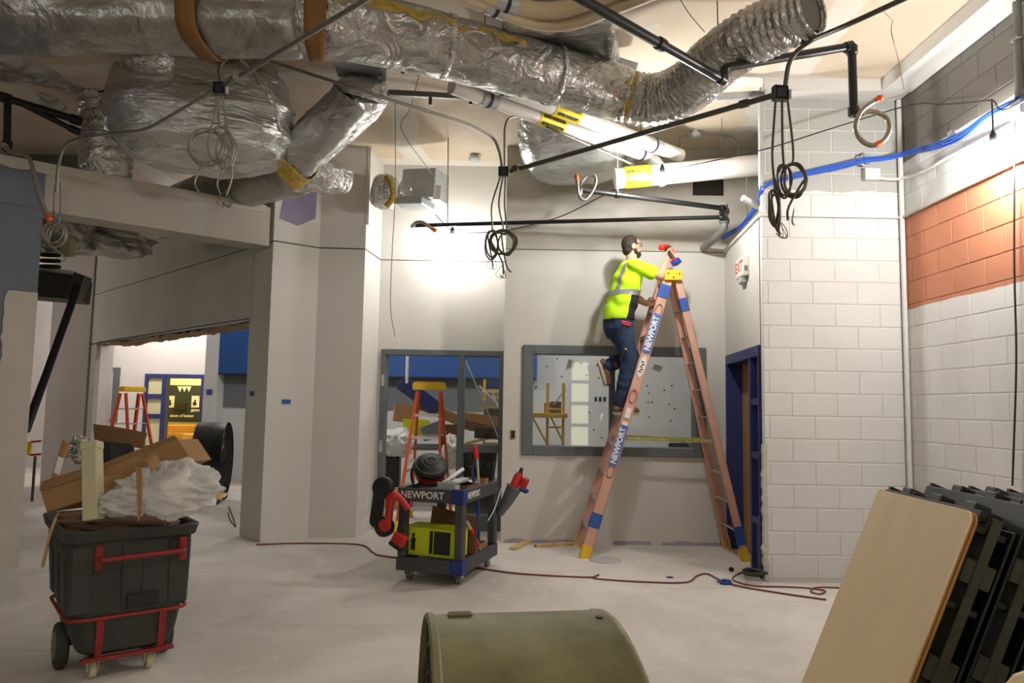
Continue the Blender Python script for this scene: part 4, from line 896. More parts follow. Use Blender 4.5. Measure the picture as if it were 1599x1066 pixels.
MB().tube(smooth_path([at(604, 276, 8.1), at(612, 290, 8.05), at(614, 308, 8.05), at(604, 322, 8.1)], 6), .035, 10).build('torn_insulation', 'fibreglass_yellow', vb, smooth=True)

# ================================================================== pipes
def pipe(name, pts, r, mat, label, cat='pipe', fil=.0, n=14, couplings=(), cmat=None, group=None, crad=1.35, clen=.05):
    P = fillet(pts, fil) if fil else [Vector(p) for p in pts]
    t = thing(name, label, cat, sum(P, Vector())/len(P), group=group); MB().tube(P, r, n).build('pipe_run', mat, t, smooth=True)
    for px in couplings:
        c = Vector(px[0]); d_ = Vector(px[1]).normalized(); MB().tube([c-d_*clen, c-d_*(clen-.008), c+d_*(clen-.008), c+d_*clen], [r*1.1, r*crad, r*crad, r*1.1], n).build('coupling', cmat or mat, t, smooth=True)
    return t
# two white insulated heating pipes
wa, wb_ = gz(735, 118, 4.10), gz(1062, 243, 4.10)
p1 = pipe('insulated_pipe', [wa, wb_], .068, 'pipe_white', 'upper of the two parallel white insulated pipes with yellow labels', group='white insulated heating pipes')
va, vb2 = gz(705, 135, 4.06), gz(1018, 246, 4.06)
p2 = pipe('insulated_pipe', [va, vb2, at(1030, 262, 7.2)], .062, 'pipe_white', 'lower of the two parallel white insulated pipes with yellow labels', fil=.08, group='white insulated heating pipes')
def pipe_label(parent, a_, b_, t0, t1, r, txt, ang0=0, facing=None):
    a_ = Vector(a_); b_ = Vector(b_); d_ = (b_-a_).normalized(); MB().tube([a_+(b_-a_)*t0, a_+(b_-a_)*t1], r+.003, 20, cap=False).build('pipe_marker', 'label_yellow', parent, smooth=True)
    mid = a_+(b_-a_)*((t0+t1)/2); tocam = (_O-mid); tocam = (tocam-d_*tocam.dot(d_)).normalized(); L_ = (b_-a_).length*(t1-t0)
    for k_, sgn in ((0, 1), (1, 1)):
        nn = (tocam*math.cos(.5)+d_.cross(tocam)*math.sin(.5)*(1 if k_ else -1)).normalized()
        M = frame_M(mid+nn*(r+.0045), d_, nn.cross(d_)); tm_ = text_mb(txt, L_/len(txt)*1.42, M @ Matrix.Diagonal((1, 2.0, 1, 1)), .0008, bold=.0006)
        tm_.build('marker_text', 'letters_black', parent)
def tq(P, Q, px):
    for i in range(201):
        p = Vector(P)+(Vector(Q)-Vector(P))*i/200; d_ = p-_O
        if CX+FOC*d_.dot(_R)/d_.dot(_F) >= px: return i/200
    return 1
pipe_label(p1, wa, wb_, tq(wa, wb_, 862), tq(wa, wb_, 901), .068, 'HEATING WATER SUPPLY')
pipe_label(p2, va, vb2, tq(va, vb2, 838), tq(va, vb2, 878), .062, 'HEATING WATER RETURN')
def saddle(parent, P, Q, px, r, ln=.16):
    P = Vector(P); Q = Vector(Q); d_ = (Q-P).normalized(); c = P+(Q-P)*tq(P, Q, px)
    MB().tube([c-d_*ln/2, c+d_*ln/2], r+.004, 20, cap=False).build('saddle', 'galv', parent, smooth=True)
    MB().tube([c-d_*.012, c+d_*.012], r+.008, 20).build('clamp_ring', 'tool_black', parent, smooth=True)
    MB().cyl(c+Vector((0, 0, r)), Vector((c.x, c.y, 4.5)), .005, n=6).build('hanger_rod', 'steel_dark', parent)
saddle(p1, wa, wb_, 782, .068); saddle(p2, va, vb2, 762, .062); saddle(p1, wa, wb_, 1018, .068, .22); saddle(p2, va, vb2, 1000, .062, .22)
ha, hb_ = at(960, 279, 7.2), at(1215, 255, 7.2)
p3 = pipe('insulated_pipe', [ha, hb_], .105, 'pipe_white', 'thick white insulated pipe running right behind the glowing bulb', group='white insulated heating pipes')
pipe_label(p3, ha, hb_, tq(ha, hb_, 974), tq(ha, hb_, 1016), .105, 'HEATING WATER RETURN')
# beige pipes at the top
z_ = 3.92
b1_ = pipe('beige_pipe', [gz(700, -30, z_), gz(760, -4, z_), gz(858, 24, z_), gz(985, -22, z_)], .052, 'pipe_beige', 'upper beige pipe with a bend at the top of the picture', fil=.25, group='beige pipes above the main duct')
b2_ = pipe('beige_pipe', [gz(690, -22, z_-.02), gz(745, 2, z_-.02), gz(866, 46, z_-.02), gz(1030, -18, z_-.02)], .052, 'pipe_beige', 'lower beige pipe with a bend crossing above the main duct', fil=.25, group='beige pipes above the main duct')
saddle(b1_, gz(760, -4, z_), gz(858, 24, z_), 790, .052, .14); saddle(b2_, gz(745, 2, z_-.02), gz(866, 46, z_-.02), 772, .052, .14)
# black sprinkler pipe with elbow, drop and flexible head
z_ = 3.74
A0, A1 = gz(890, -12, z_), gz(1131, 126, z_)
A3 = at(1330, 72, 5.12); A4 = at(1333, 174, A3.y)
sp_ = pipe('sprinkler_pipe', [A0, A1, A1+Vector((0, .02, .1)), A3, A4, A4+Vector((.05, 0, -.04))], .03, 'pipe_black', 'black sprinkler pipe with elbows dropping beside the block pier', fil=.04,
           couplings=[(A0+(A1-A0)*.53, A1-A0), (A1-(A1-A0).normalized()*.04, A1-A0), (A3-(A3-A1).normalized()*.03, A3-A1), (A3-Vector((0, 0, .03)), (0, 0, 1)), (A4, (0, 0, 1))], clen=.035)
def hose(name, pts, label, r=.018, caps_=('end',), parent=None):
    t = thing(name, label, 'sprinkler hose', Vector(pts[0])); P = smooth_path(pts, 8); MB().tube(P, r, 10).build('braided_hose', 'braided', t, smooth=True)
    d_ = (P[-1]-P[-3]).normalized(); MB().tube([P[-1], P[-1]+d_*.03, P[-1]+d_*.036, P[-1]+d_*.06], [r*1.25, r*1.25, r*1.5, r*1.1], 10).build('end_cap', 'orange_plastic', t, smooth=True)
    MB().tube([P[0]-(P[1]-P[0]).normalized()*.03, P[0]+(P[1]-P[0]).normalized()*.03], r*1.35, 8).build('fitting', 'galv', t, smooth=True); return t, P
yh = A3.y
hs, Ph = hose('sprinkler_hose', [at(1342, 177, yh), at(1362, 174, yh), at(1382, 182, yh), at(1389, 200, yh-.02), at(1380, 219, yh-.03), at(1362, 227, yh-.03), at(1344, 218, yh-.02), at(1336, 198, yh-.05), at(1343, 176, yh-.06), at(1356, 164, yh-.06), at(1366, 158, yh-.06)], 'braided sprinkler hose loop with orange cap hanging in front of the pier')
MB().tube(Ph[34:39], .021, 10).build('orange_band', 'orange_plastic', hs, smooth=True)
# lower black pipes by the window wall
z_ = 3.52
L0, L1 = gz(648, 352, z_), gz(1128, 339, z_)
lp = pipe('sprinkler_pipe', [L0, L1], .022, 'pipe_black', 'long thin black sprinkler pipe along the back wall above the worker', couplings=[(L1, L1-L0)], clen=.03)
K0, K1 = gz(905, 296, 3.6), gz(1128, 325, 3.6)
kp = pipe('sprinkler_pipe', [K0, K1], .026, 'pipe_black', 'shorter black sprinkler pipe slanting right towards the grey elbow', couplings=[(K1, K1-K0), (K0+(K1-K0)*.25, K1-K0)], clen=.03)
MB().cyl(K0+(K1-K0)*.25, Vector((*(K0+(K1-K0)*.25).xy, 4.5)), .006, n=6).build('hanger_rod', 'galv', kp)
rp_ = pipe('riser_pipe', [at(1131, 320, 7.72), at(1131, 358, 7.72), at(1118, 370, 7.9), at(1098, 388, 8.28)], .04, 'pipe_grey', 'grey riser with elbow where the black pipes meet the wall', fil=.06, couplings=[(at(1131, 330, 7.72), (0, 0, 1)), (at(1131, 345, 7.72), (0, 0, 1))], clen=.03)
hose('sprinkler_hose', [at(906, 299, 6.95), at(908, 285, 6.9), at(917, 275, 6.9), at(928, 274, 6.9), at(930, 286, 6.9), at(922, 303, 6.9), at(912, 312, 6.88), at(904, 305, 6.86), at(902, 290, 6.85), at(901, 282, 6.85)], 'small looped sprinkler hose with orange cap at the slanting black pipe', r=.015)
hose('sprinkler_hose', [at(645, 352, 8.2), at(650, 347, 8.1), at(660, 347, 8.08), at(668, 352, 8.08), at(674, 356, 8.1)], 'short sprinkler hose curled at the left end of the thin black pipe', r=.018)
# black pipes at the far left
z_ = 3.75
q0, q1 = at(-40, 138, 6.3), at(128, 190, 6.9)
pipe('black_pipe', [q0, q1], .035, 'pipe_black', 'upper black pipe at the far left above the grey wall', couplings=[(at(8, 153, 6.47), q1-q0), (at(118, 187, 6.86), q1-q0)])
pipe('black_pipe', [at(25, 158, 6.55), at(122, 206, 6.85)], .026, 'pipe_black', 'thin slanting black pipe at the far left above the grey wall', couplings=[(at(116, 203, 6.83), (1, .4, -.4))])
pipe('black_pipe', [at(12, 155, 6.45), at(11, 232, 6.45)], .03, 'pipe_black', 'short vertical black pipe drop at the far left edge', couplings=[(at(11, 228, 6.45), (0, 0, 1))])
hose('sprinkler_hose', [at(8, 228, 6.4), at(18, 238, 6.3), at(38, 242, 6.2), at(48, 252, 6.15), at(56, 285, 6.1), at(68, 322, 6.1), at(74, 336, 6.1)], 'grey sprinkler hose hanging down the grey wall with orange cap', r=.018)
# ================================================================== conduits, boxes, hanging cables
def conduit(name, pts, r, mat, label, fil=.12, couplings=(), n=10):
    P = fillet(pts, fil, 6); t = thing(name, label, 'conduit', sum(P, Vector())/len(P)); MB().tube(P, r, n).build('tube', mat, t, smooth=True)
    for c, d_ in couplings: c = Vector(c); d_ = Vector(d_).normalized(); MB().cyl(c-d_*.03, c+d_*.03, r*1.45, n=10).build('coupling', mat, t, smooth=True)
    return t
def jbox(c, s, label, rotz=0, rx=0):
    t = thing('junction_box', label, 'junction box', c); M = Matrix.Translation(c) @ Euler((rx, 0, rotz)).to_matrix().to_4x4()
    mb = MB(); w_ = s/2; th = .004
    mb.box((0, w_*.5, 0), (s, th, s), M); mb.box((-w_, 0, 0), (th, s*.5, s), M); mb.box((w_, 0, 0), (th, s*.5, s), M); mb.box((0, 0, w_), (s, s*.5, th), M); mb.box((0, 0, -w_), (s, s*.5, th), M)
    mb.build('box_shell', 'emt_dark', t); MB().box((0, -w_*.3, 0), (s*.86, s*.3, s*.86), M).build('wire_nest', 'tool_black', t, bevel=.01)
    MB().box((s*.62, -.01, -.1*s), (s*.16, s*.5, s*.7), M).build('cover_plate', 'galv', t, bevel=.003)
    return t
def coil_pts(c, rx, rz, turns, ang=0, y=.0, seed=1, n=18, jit=.012):
    r_ = random.Random(seed); out = []
    ph = r_.random()*.6
    for i in range(int(n*turns)+1):
        th = 2*PI*i/n+ang; k = 1+.07*math.sin(th*.37+seed); o = wob((math.cos(th), math.sin(th), i*.13+seed), 1.1, jit)
        out.append(Vector(c)+Vector((rx*k*math.cos(th)*math.cos(ph), y+.02*math.sin(th*.5+seed), rz*k*math.sin(th)))+o)
    return out
def hang(parent, top, mid, c, rx, rz, turns, tail, r, mat, seed):
    pts = smooth_path([top, mid], 4) if mid is not None else [Vector(top)]
    cp = coil_pts(c, rx, rz, turns, PI/2, seed=seed); P = smooth_path([Vector(top)]+([Vector(mid)] if mid is not None else []), 4)[:-1] if False else None
    full = [Vector(top)]+([Vector(mid)] if mid is not None else [])+cp[::2]+[Vector(q) for q in tail]
    return MB().tube(smooth_path(full, 4), r, 7).build('hanging_cable', mat, parent, smooth=True)
def frays(parent, p, seed, mat='wire_thin', n=4, ln=.09):
    r_ = random.Random(seed)
    for i in range(n):
        a_ = r_.uniform(-1, 1); q = Vector(p); pts = [q, q+Vector((a_*.03, r_.uniform(-.02, .02), -ln*.4)), q+Vector((a_*.06, 0, -ln)), q+Vector((a_*.02+.02*i*.5, 0, -ln*1.3)), q+Vector((-.02, 0, -ln*.9))]
        MB().tube(smooth_path(pts, 4), .0025, 5).build('stripped_wire', mat, parent, smooth=True)
# left box (345,140) and its conduit
jb1 = at(343, 138, 5.2)
conduit('conduit', [gz(590, -12, 3.72), jb1+Vector((.03, 0, .02))], .017, 'emt', 'long straight conduit from the upper frame edge to the left junction box', couplings=[(gz(365, 122, 3.72), gz(590, -12, 3.72)-jb1)])
conduit('conduit', [jb1+Vector((-.03, 0, -.01)), at(228, 203, 5.45), at(130, 213, 5.75), at(100, 224, 5.9), at(90, 262, 5.95), at(88, 300, 6.0)], .012, 'emt', 'thin conduit bending down at the far left before the beam', couplings=[(at(322, 150, 5.25), (1, -.6, .5))])
conduit('conduit', [jb1+Vector((0, .02, .05)), at(341, 110, 5.25), at(352, 90, 5.4), at(375, 85, 5.6), at(405, 90, 5.7), gz(560, 140, 3.95), gz(735, 195, 3.95), at(772, 215, 6.5), at(781, 240, 6.5), at(784, 262, 6.5)], .013, 'emt', 'conduit from the left box running right and bending down to the middle box', fil=.2)
b_ = jbox(jb1, .085, 'grey junction box with cables hanging in coils in front of the wrapped plenum', .1)
for i, (tx, mx_, cx_, cz_, rx, rz, tn) in enumerate([(338, 334, 322, 230, .125, .125, 2.6), (342, 341, 343, 226, .085, .13, 2.6), (347, 352, 352, 236, .07, .125, 2.1)]):
    hang(b_, at(tx, 150, 5.2), at(mx_, 188, 5.2), at(cx_, cz_, 5.18), rx, rz, tn, [at(cx_+(-6, 8, 10)[i], 262, 5.17), at(cx_+(-18, -4, 8)[i], 285, 5.17), at(cx_+(-8, 2, 1)[i], 305, 5.17)], .007, 'mc_cable', i+3)
frays(b_, at(352, 298, 5.17), 2)
# far-left hanging cables
b4 = thing('hanging_cables', 'pale cables hanging in a coil at the far left in front of the beam', 'cable', at(90, 290, 6.2))
hang(b4, at(86, 290, 6.2), at(84, 325, 6.2), at(84, 364, 6.15), .10, .09, 2.4, [at(100, 400, 6.15), at(98, 408, 6.15)], .008, 'mc_cable', 8)
hang(b4, at(95, 285, 6.2), at(95, 320, 6.2), at(90, 368, 6.15), .085, .11, 1.5, [at(92, 395, 6.15)], .008, 'mc_cable', 9)
# middle box (787,268)
jb2 = at(786, 268, 6.5)
b_ = jbox(jb2, .085, 'black junction box with hanging cable coils before the recessed wall edge', .0)
for i, (tx, mx_, cx_, cz_, rx, rz, tn) in enumerate([(781, 768, 768, 382, .055, .13, 2.2), (785, 779, 786, 378, .115, .105, 3.3), (789, 788, 790, 380, .085, .10, 2.2)]):
    hang(b_, at(tx, 277, 6.48), at(mx_, 320, 6.48), at(cx_, cz_, 6.46), rx, rz, tn, [at(cx_+(0, -2, 0)[i], (404, 408, 412)[i], 6.46), at(cx_+(2, 0, 8)[i], (416, 428, 425)[i], 6.46)], .0075, 'mc_dark', i+13)
frays(b_, at(784, 414, 6.46), 5); frays(b_, at(770, 400, 6.46), 6, n=3)
conduit('conduit', [at(788, 258, 6.5), at(788, 200, 6.5), at(793, 184, 6.5), at(812, 182, 6.6), gz(870, 205, 3.93), gz(1000, 262, 3.93)], .011, 'emt', 'hooped thin conduit rising from the middle box and running behind the straight conduit', fil=.1)
# straight conduit to the right box
jb3 = at(1218, 146, 4.8)
conduit('conduit', [jb2+Vector((.05, 0, 0)), jb3], .020, 'emt_dark', 'thick straight conduit rising from the middle box to the right box', couplings=[(jb2+(jb3-jb2)*.06, jb3-jb2), (jb2+(jb3-jb2)*.9, jb3-jb2)])
b_ = jbox(jb3, .095, 'black junction box with long dark cable coils hanging before the block pier', .15)
conduit('conduit', [jb3+Vector((.035, 0, .05)), at(1231, 100, 4.78), at(1243, 80, 4.75), at(1268, 62, 4.65), gz(1330, 36, 3.78), gz(1425, -8, 3.78)], .016, 'emt_dark', 'curved conduit rising from the right box to the top frame edge', fil=.18)
for i, (tx, mx_, cx_, cz_, rx, rz, tn) in enumerate([(1211, 1206, 1209, 325, .035, .12, 2.2), (1221, 1222, 1224, 282, .05, .105, 2.4), (1230, 1238, 1240, 280, .08, .11, 2.8)]):
    hang(b_, at(tx, 158, 4.8), at(mx_, (240, 230, 225)[i], 4.8), at(cx_, cz_, 4.78), rx, rz, tn, [at(cx_+(2, -6, -8)[i], (352, 330, 322)[i], 4.78), at(cx_+(10, -8, -10)[i], (366, 362, 344)[i], 4.78)], .008, 'mc_dark', i+23)
frays(b_, at(1216, 345, 4.78), 15, n=4); frays(b_, at(1240, 325, 4.78), 16, n=2)
# strut pieces
t = thing('strut_channel', 'dark steel strut channel hanging below the ceiling left of the white pipes', 'strut', at(680, 150, 6.6))
MB().bar(at(606, 145, 6.4), at(752, 153, 6.9), .05, .05).build('channel', 'steel_dark', t, bevel=.004)
for px in (672, 735): MB().box(at(px, 158, 6.6), (.03, .03, .07)).build('clip', 'steel_dark', t)
t = thing('strut_channel', 'galvanised strut at the top left corner of the block pier', 'strut', at(1187, 160, 6.58))
MB().bar(at(1118, 152, 6.5), at(1186, 148, 6.5), .04, .07).build('channel', 'galv', t, bevel=.004); MB().bar(at(1187, 138, 6.55), at(1188, 292, 6.55), .05, .03).build('channel', 'galv', t, bevel=.004); MB().box(at(1183, 146, 6.45), (.12, .04, .03)).build('bracket', 'steel_dark', t)
# thin wires and rods
for i, (pts, lab, r_) in enumerate([
    ([gz(617, 160, 4.5), at(617, 300, 7.2), at(612, 400, 7.2), at(610, 480, 7.2), at(617, 526, 7.2)], 'loose thin wire hanging in front of the recessed wall', .004),
    ([at(700, 200, 8.1), at(699, 348, 8.1)], 'straight hanger rod holding the thin black pipe', .006),
    ([gz(654, 118, 4.5), at(640, 170, 6.8), at(626, 195, 6.8), at(640, 225, 7.0), at(672, 268, 7.6), at(680, 285, 7.8)], 'thin tie wire slanting down to the terminal box', .004),
    ([gz(430, 110, 4.5), at(447, 160, 6.4), at(449, 260, 6.4)], 'thin wire hanging beside the diagonal duct', .004),
    ([gz(1394, 32, 4.5), at(1392, 50, 4.9), at(1402, 90, 5.0), at(1412, 140, 5.1)], 'kinked wire hanging below the ceiling before the right wall', .003),
    ([gz(1060, -5, 4.5), at(1075, 20, 4.6), at(1100, 50, 5.0)], 'thin wire dangling at the top centre right', .003),
    ([gz(1120, 2, 4.5), at(1121, 40, 5.2), at(1122, 62, 5.3)], 'hanger rod above the flex elbow', .005),
    ([gz(757, 0, 4.5), at(758, 60, 5.3)], 'hanger rod above the main duct', .005),
    ([at(1127, 155, 7.4), at(1127, 262, 7.4)], 'thin rod in front of the dark upper wall', .004),
    ([at(1166, 268, 7.3), at(1167, 392, 7.6)], 'thin white rod hanging over the exit sign wall', .006)]):
    cable('hanging_wire', pts, r_, 'wire_thin', lab, 'wire', n=5, k=6, group='thin hanging wires and rods')
cable('drop_cord', [ax(1585, 155, 3.5), ax(1584, 300, 3.52), ax(1584, 420, 3.52), ax(1587, 560, 3.52), ax(1583, 700, 3.52), ax(1581, 758, 3.52)], .007, 'cable_black', 'black cord hanging straight down the orange and white block wall', 'cord')
# blue data cable bundle
path = [Vector((3.49, 1.5, 3.78)), Vector((3.49, 3.2, 3.70)), ax(1660, 118, 3.49), ax(1599, 152, 3.49), ax(1545, 178, 3.48), ax(1500, 212, 3.48), ax(1455, 230, 3.47), at(1420, 239, 6.40), at(1385, 247, 6.53), at(1352, 250, 6.56), at(1300, 262, 6.57), at(1250, 272, 6.57), at(1206, 285, 6.57), at(1190, 294, 6.62), at(1186, 312, 6.85), at(1176, 330, 7.2), at(1158, 352, 7.7), at(1128, 372, 8.2)]
P = smooth_path(path, 6); bb = thing('blue_cable_bundle', 'bundle of blue data cables sagging along the right wall and pier', 'cable bundle', path[8])
for k in range(11):
    pts = []
    for i, p in enumerate(P):
        sp_ = .016+.012*abs(math.sin(i*.13)); a_ = 2*PI*k/11+i*.10; rr_ = sp_*(.35 if k < 3 else 1); pts.append(p+Vector((math.cos(a_)*rr_*.5, -math.cos(a_)*rr_*.5, math.sin(a_)*rr_))+wob(p+Vector((k, 0, 0)), 3, .006))
    MB().tube(pts, .0055, 6).build('data_cable', 'cable_blue', bb, smooth=True)
for p in (at(1351, 250, 6.58), ax(1487, 216, 3.50)): 
    t = thing('cable_clip', 'galvanised clip holding the blue cables %s' % ('on the pier' if p.x < 3.3 else 'on the right wall'), 'clip', p); MB().tube([p+Vector((math.cos(a_)*.05*(1 if p.x < 3.3 else .2), math.cos(a_)*.05*(.2 if p.x < 3.3 else 1), math.sin(a_)*.05)) for a_ in [i*PI/8 for i in range(16)]], .009, 6, closed=True).build('ring', 'galv', t, smooth=True); MB().box(p+Vector((.02, .035, .05)), (.05, .06, .05)).build('bracket', 'galv', t, bevel=.004)
t = thing('wall_box', 'white painted electrical box on the pier under the blue cables', 'electrical box', at(1358, 284, 6.62)); MB().box(at(1360, 273, 6.63), (.14, .08, .11)).build('box', 'white_paint', t, bevel=.005)
cable('surface_conduit', [at(1372, 278, 6.62), at(1395, 280, 6.6), at(1418, 276, 6.5), ax(1445, 266, 3.53), ax(1480, 246, 3.53), ax(1530, 220, 3.53), ax(1599, 182, 3.53), Vector((3.53, 3.6, 3.62)), Vector((3.53, 2.0, 3.64))], .014, 'white_paint', 'white painted conduit from the pier box along the right wall', 'conduit')
t = thing('vertical_conduit', 'grey painted vertical pipe on the upper right block wall', 'pipe', ax(1590, 150, 3.5)); MB().cyl(ax(1588, 4, 3.5), ax(1592, 152, 3.5), .03, n=10).build('tube', 'pipe_grey', t, smooth=True); MB().box(ax(1590, 60, 3.5), (.07, .09, .02)).build('strap', 'pipe_grey', t)
t = thing('wall_bracket', 'grey steel box at the right edge above the glowing bulb', 'bracket', ax(1590, 190, 3.5)); MB().box(ax(1592, 172, 3.5), (.1, .16, .1)).build('housing', 'galv_dull', t, bevel=.004)
# white cable sleeve sticking out beside the pier
t = thing('cable_sleeve', 'white tube sleeve for the blue cables left of the pier', 'conduit', at(1178, 316, 6.9)); MB().cyl(at(1160, 309, 6.75), at(1194, 328, 6.85), .03, n=12).build('tube', 'white_paint', t, smooth=True)
# smoke detectors
def smoke(c, label):
    t = thing('ceiling_detector', label, 'detector', c); c = Vector(c); MB().cyl(c+Vector((0, 0, .02)), c+Vector((0, 0, .06)), .045, n=14).build('back_box', 'galv', t, smooth=True); MB().lathe([(.05, -.02), (.07, .0), (.07, .02), (.04, .025)], 16, Matrix.Translation(c)).build('housing', 'galv_dull', t, smooth=True)
smoke(gz(741, 249, 4.44), 'round ceiling box hanging above the recessed wall')
c = gz(1085, 212, 4.44); smoke(c, 'round ceiling box with hooped conduits near the back corner')
conduit('conduit', [c+Vector((-.06, 0, 0)), c+Vector((-.16, 0, -.01)), c+Vector((-.17, 0, -.42))], .010, 'emt', 'short hooped conduit left of the ceiling box', fil=.06)
conduit('conduit', [c+Vector((.06, 0, .02)), c+Vector((.46, 0, .0)), c+Vector((.5, 0, -.42))], .010, 'emt', 'short hooped conduit right of the ceiling box', fil=.1)
# exit sign
pc = EW(EL*.40, -.03, 2.92)
ex = thing('exit_sign', 'white exit sign with red lettering on the wall above the blue door', 'exit sign', pc)
Me = frame_M(pc, -ed, (0, 0, 1))        # x along wall towards viewer, y up, z out of the wall
if (Me.to_3x3() @ Vector((0, 0, 1))).dot(en) > 0: Me = frame_M(pc, ed, (0, 0, 1))
MB().box((0, 0, .0), (.31, .20, .06), Me).build('housing', 'white_paint', ex, bevel=.008, seg=2)
MB().box((0, 0, .031), (.26, .16, .004), Me).build('face_plate', 'label_white', ex)
text_mb('EXIT', .15, Me @ Matrix.Translation((0, 0, .034)), .001, bold=.002).build('lettering', 'tool_red', ex)
MB().box((-.0, -.125, .0), (.16, .06, .05), Me).build('bracket', 'galv_dull', ex, bevel=.004)
MB().box((.156, -.03, .0), (.006, .05, .03), Me).build('switch_slot', 'pipe_grey', ex)
# outlet box cut in the wall between door and window
p = at(801, 678, BY); t = thing('outlet_box', 'small open outlet box in the wall left of the window', 'outlet', (p.x, BY, p.z-.05)); MB().box((p.x, BY-.004, p.z), (.055, .012, .1)).build('rim', 'brace_dirty', t); MB().box((p.x, BY-.011, p.z), (.04, .004, .08)).build('opening', 'dark_void', t)
t = thing('wall_panel_box', 'pale square box on the high grey wall at the far left', 'electrical box', at(38, 205, 8.8)); MB().box(at(38, 200, 8.84), (.3, .1, .42)).build('box', 'white_paint', t, bevel=.008); MB().cyl(at(35, 204, 8.79), at(35, 204, 8.77), .03, n=10).build('knockout', 'galv_dull', t)
# ================================================================== things on the floor
pm('cart_grey', hexc(70, 70, 72), .6, var=.12, scale=8, bump=.1); pm('cart_blue', hexc(36, 48, 120), .55, var=.15); pm('rubber', hexc(120, 118, 110), .7, var=.1); pm('rubber_dark', hexc(60, 62, 58), .75, var=.15)
pm('cardboard', hexc(160, 124, 84), .85, var=.1, scale=3); pm('cardboard_dark', hexc(118, 88, 58), .85, var=.12, scale=3); pm('lime', hexc(200, 212, 30), .6, var=.06)
pm('tub_black', hexc(52, 54, 50), .55, var=.25, scale=5, bump=.15, bscale=20); pm('red_paint', hexc(140, 36, 32), .55, var=.2, scale=10); pm('cream_post', hexc(196, 192, 158), .6, var=.05)
pm('drum_olive', hexc(102, 100, 68), .55, col2=hexc(142, 138, 100), scale=5, bump=.1, metal=.2); pm('drum_dark', hexc(42, 42, 38), .6, var=.2); pm('ply', hexc(232, 210, 172), .55, var=.05, scale=1.6, bump=.15, bscale=3.5, stretch=(1, 3, .8)); pm('ply_edge', hexc(176, 128, 62), .6, var=.15, scale=4)
pm('stack_black', hexc(24, 25, 26), .45, var=.3, scale=6); pm('stack_olive', hexc(60, 58, 44), .6, var=.25, scale=9); pm('cord_red', hexc(118, 62, 60), .6, var=.1)
pm('paper', hexc(226, 226, 220), .7, var=.03); pm('tool_grey', hexc(96, 98, 100), .6, var=.1)
pf = new_mat('plastic_film'); pb = pf.node_tree.nodes['Principled BSDF']; pb.inputs['Base Color'].default_value = (.93, .93, .91, 1); pb.inputs['Roughness'].default_value = .22; pb.inputs['Transmission Weight'].default_value = .1; pb.inputs['IOR'].default_value = 1.15; pb.inputs['Alpha'].default_value = .7; pb.inputs['Roughness'].default_value = .14
_n = pf.node_tree.nodes.new('ShaderNodeTexNoise'); _n.inputs['Scale'].default_value = 30; _n.inputs['Detail'].default_value = 4; _n.inputs['Distortion'].default_value = 2; _b = pf.node_tree.nodes.new('ShaderNodeBump'); _b.inputs['Strength'].default_value = .45; _b.inputs['Distance'].default_value = .02; pf.node_tree.links.new(_n.outputs['Fac'], _b.inputs['Height']); pf.node_tree.links.new(_b.outputs[0], pb.inputs['Normal'])
def lb(t, nm, c, d_, mat, bevel=.0, rot=None, seg=1): return MB().box(c, d_, rot=rot).build(nm, mat, t, bevel=bevel, seg=seg, local=True)
# ---------------- utility cart
CR = math.radians(-17); CC = Vector((-.53, 6.79, 0))
ct = thing('utility_cart', 'dark grey two-shelf utility cart with blue corner and tools, left of the ladder', 'cart', CC, CR)
TMc = TM[ct]; CW, CL = .60, .94
def tray(nm, z0, z1):
    mb = MB(); w_, l_, t_ = CW/2, CL/2, .03
    mb.b2((-w_, -l_, z0), (w_, -l_+t_, z1)); mb.b2((-w_, l_-t_, z0), (w_, l_, z1)); mb.b2((-w_, -l_+t_, z0), (-w_+t_, l_-t_, z1)); mb.b2((w_-t_, -l_+t_, z0), (w_, l_-t_, z1)); mb.b2((-w_+t_, -l_+t_, z0+.02), (w_-t_, l_-t_, z0+.045))
    return mb.build(nm, 'cart_grey', ct, local=True)
tt = tray('top_shelf', .68, .79); bt_ = tray('bottom_shelf', .10, .21)
for sx in (-1, 1):
    for sy in (-1, 1):
        lb(ct, 'post', (sx*(CW/2-.04), sy*(CL/2-.045), .445), (.075, .085, .47), 'cart_grey', .012)
        x_, y_ = sx*(CW/2-.07), sy*(CL/2-.11)
        cs = MB().b2((x_-.045, y_-.045, .098), (x_+.045, y_+.045, .104)).b2((x_-.03, y_-.02, .05), (x_-.025, y_+.04, .1)).b2((x_+.025, y_-.02, .05), (x_+.03, y_+.04, .1)).build('caster', 'galv_dull', ct, local=True)
        MB().cyl((x_-.018, y_+.02, .05), (x_+.018, y_+.02, .05), .05, n=18).build('wheel', 'rubber', cs, smooth=True, local=True, bevel=.004)
for z0, z1 in ((.675, .795), (.095, .215)): lb(ct, 'blue_corner', (CW/2-.055, -CL/2+.02, (z0+z1)/2), (.115, .05, z1-z0), 'cart_blue', .006); lb(ct, 'blue_corner', (CW/2-.015, -CL/2+.05, (z0+z1)/2), (.036, .1, z1-z0), 'cart_blue', .006)
Mt = frame_M((-.075, -CL/2-.001, .735), (1, 0, 0), (0, 0, 1)); text_mb('NEWPORT', .082, Mt, .0008, bold=.001).build('lettering', 'letters_white', tt, local=True)
Mt = frame_M((CW/2+.001, -.22, .735), (0, 1, 0), (0, 0, 1)); text_mb('NEWPORT', .075, Mt @ Matrix.Diagonal((.85, 1, 1, 1)), .0008, bold=.001).build('lettering', 'letters_white', tt, local=True)
def cw(x, y, z): return TMc @ Vector((x, y, z))
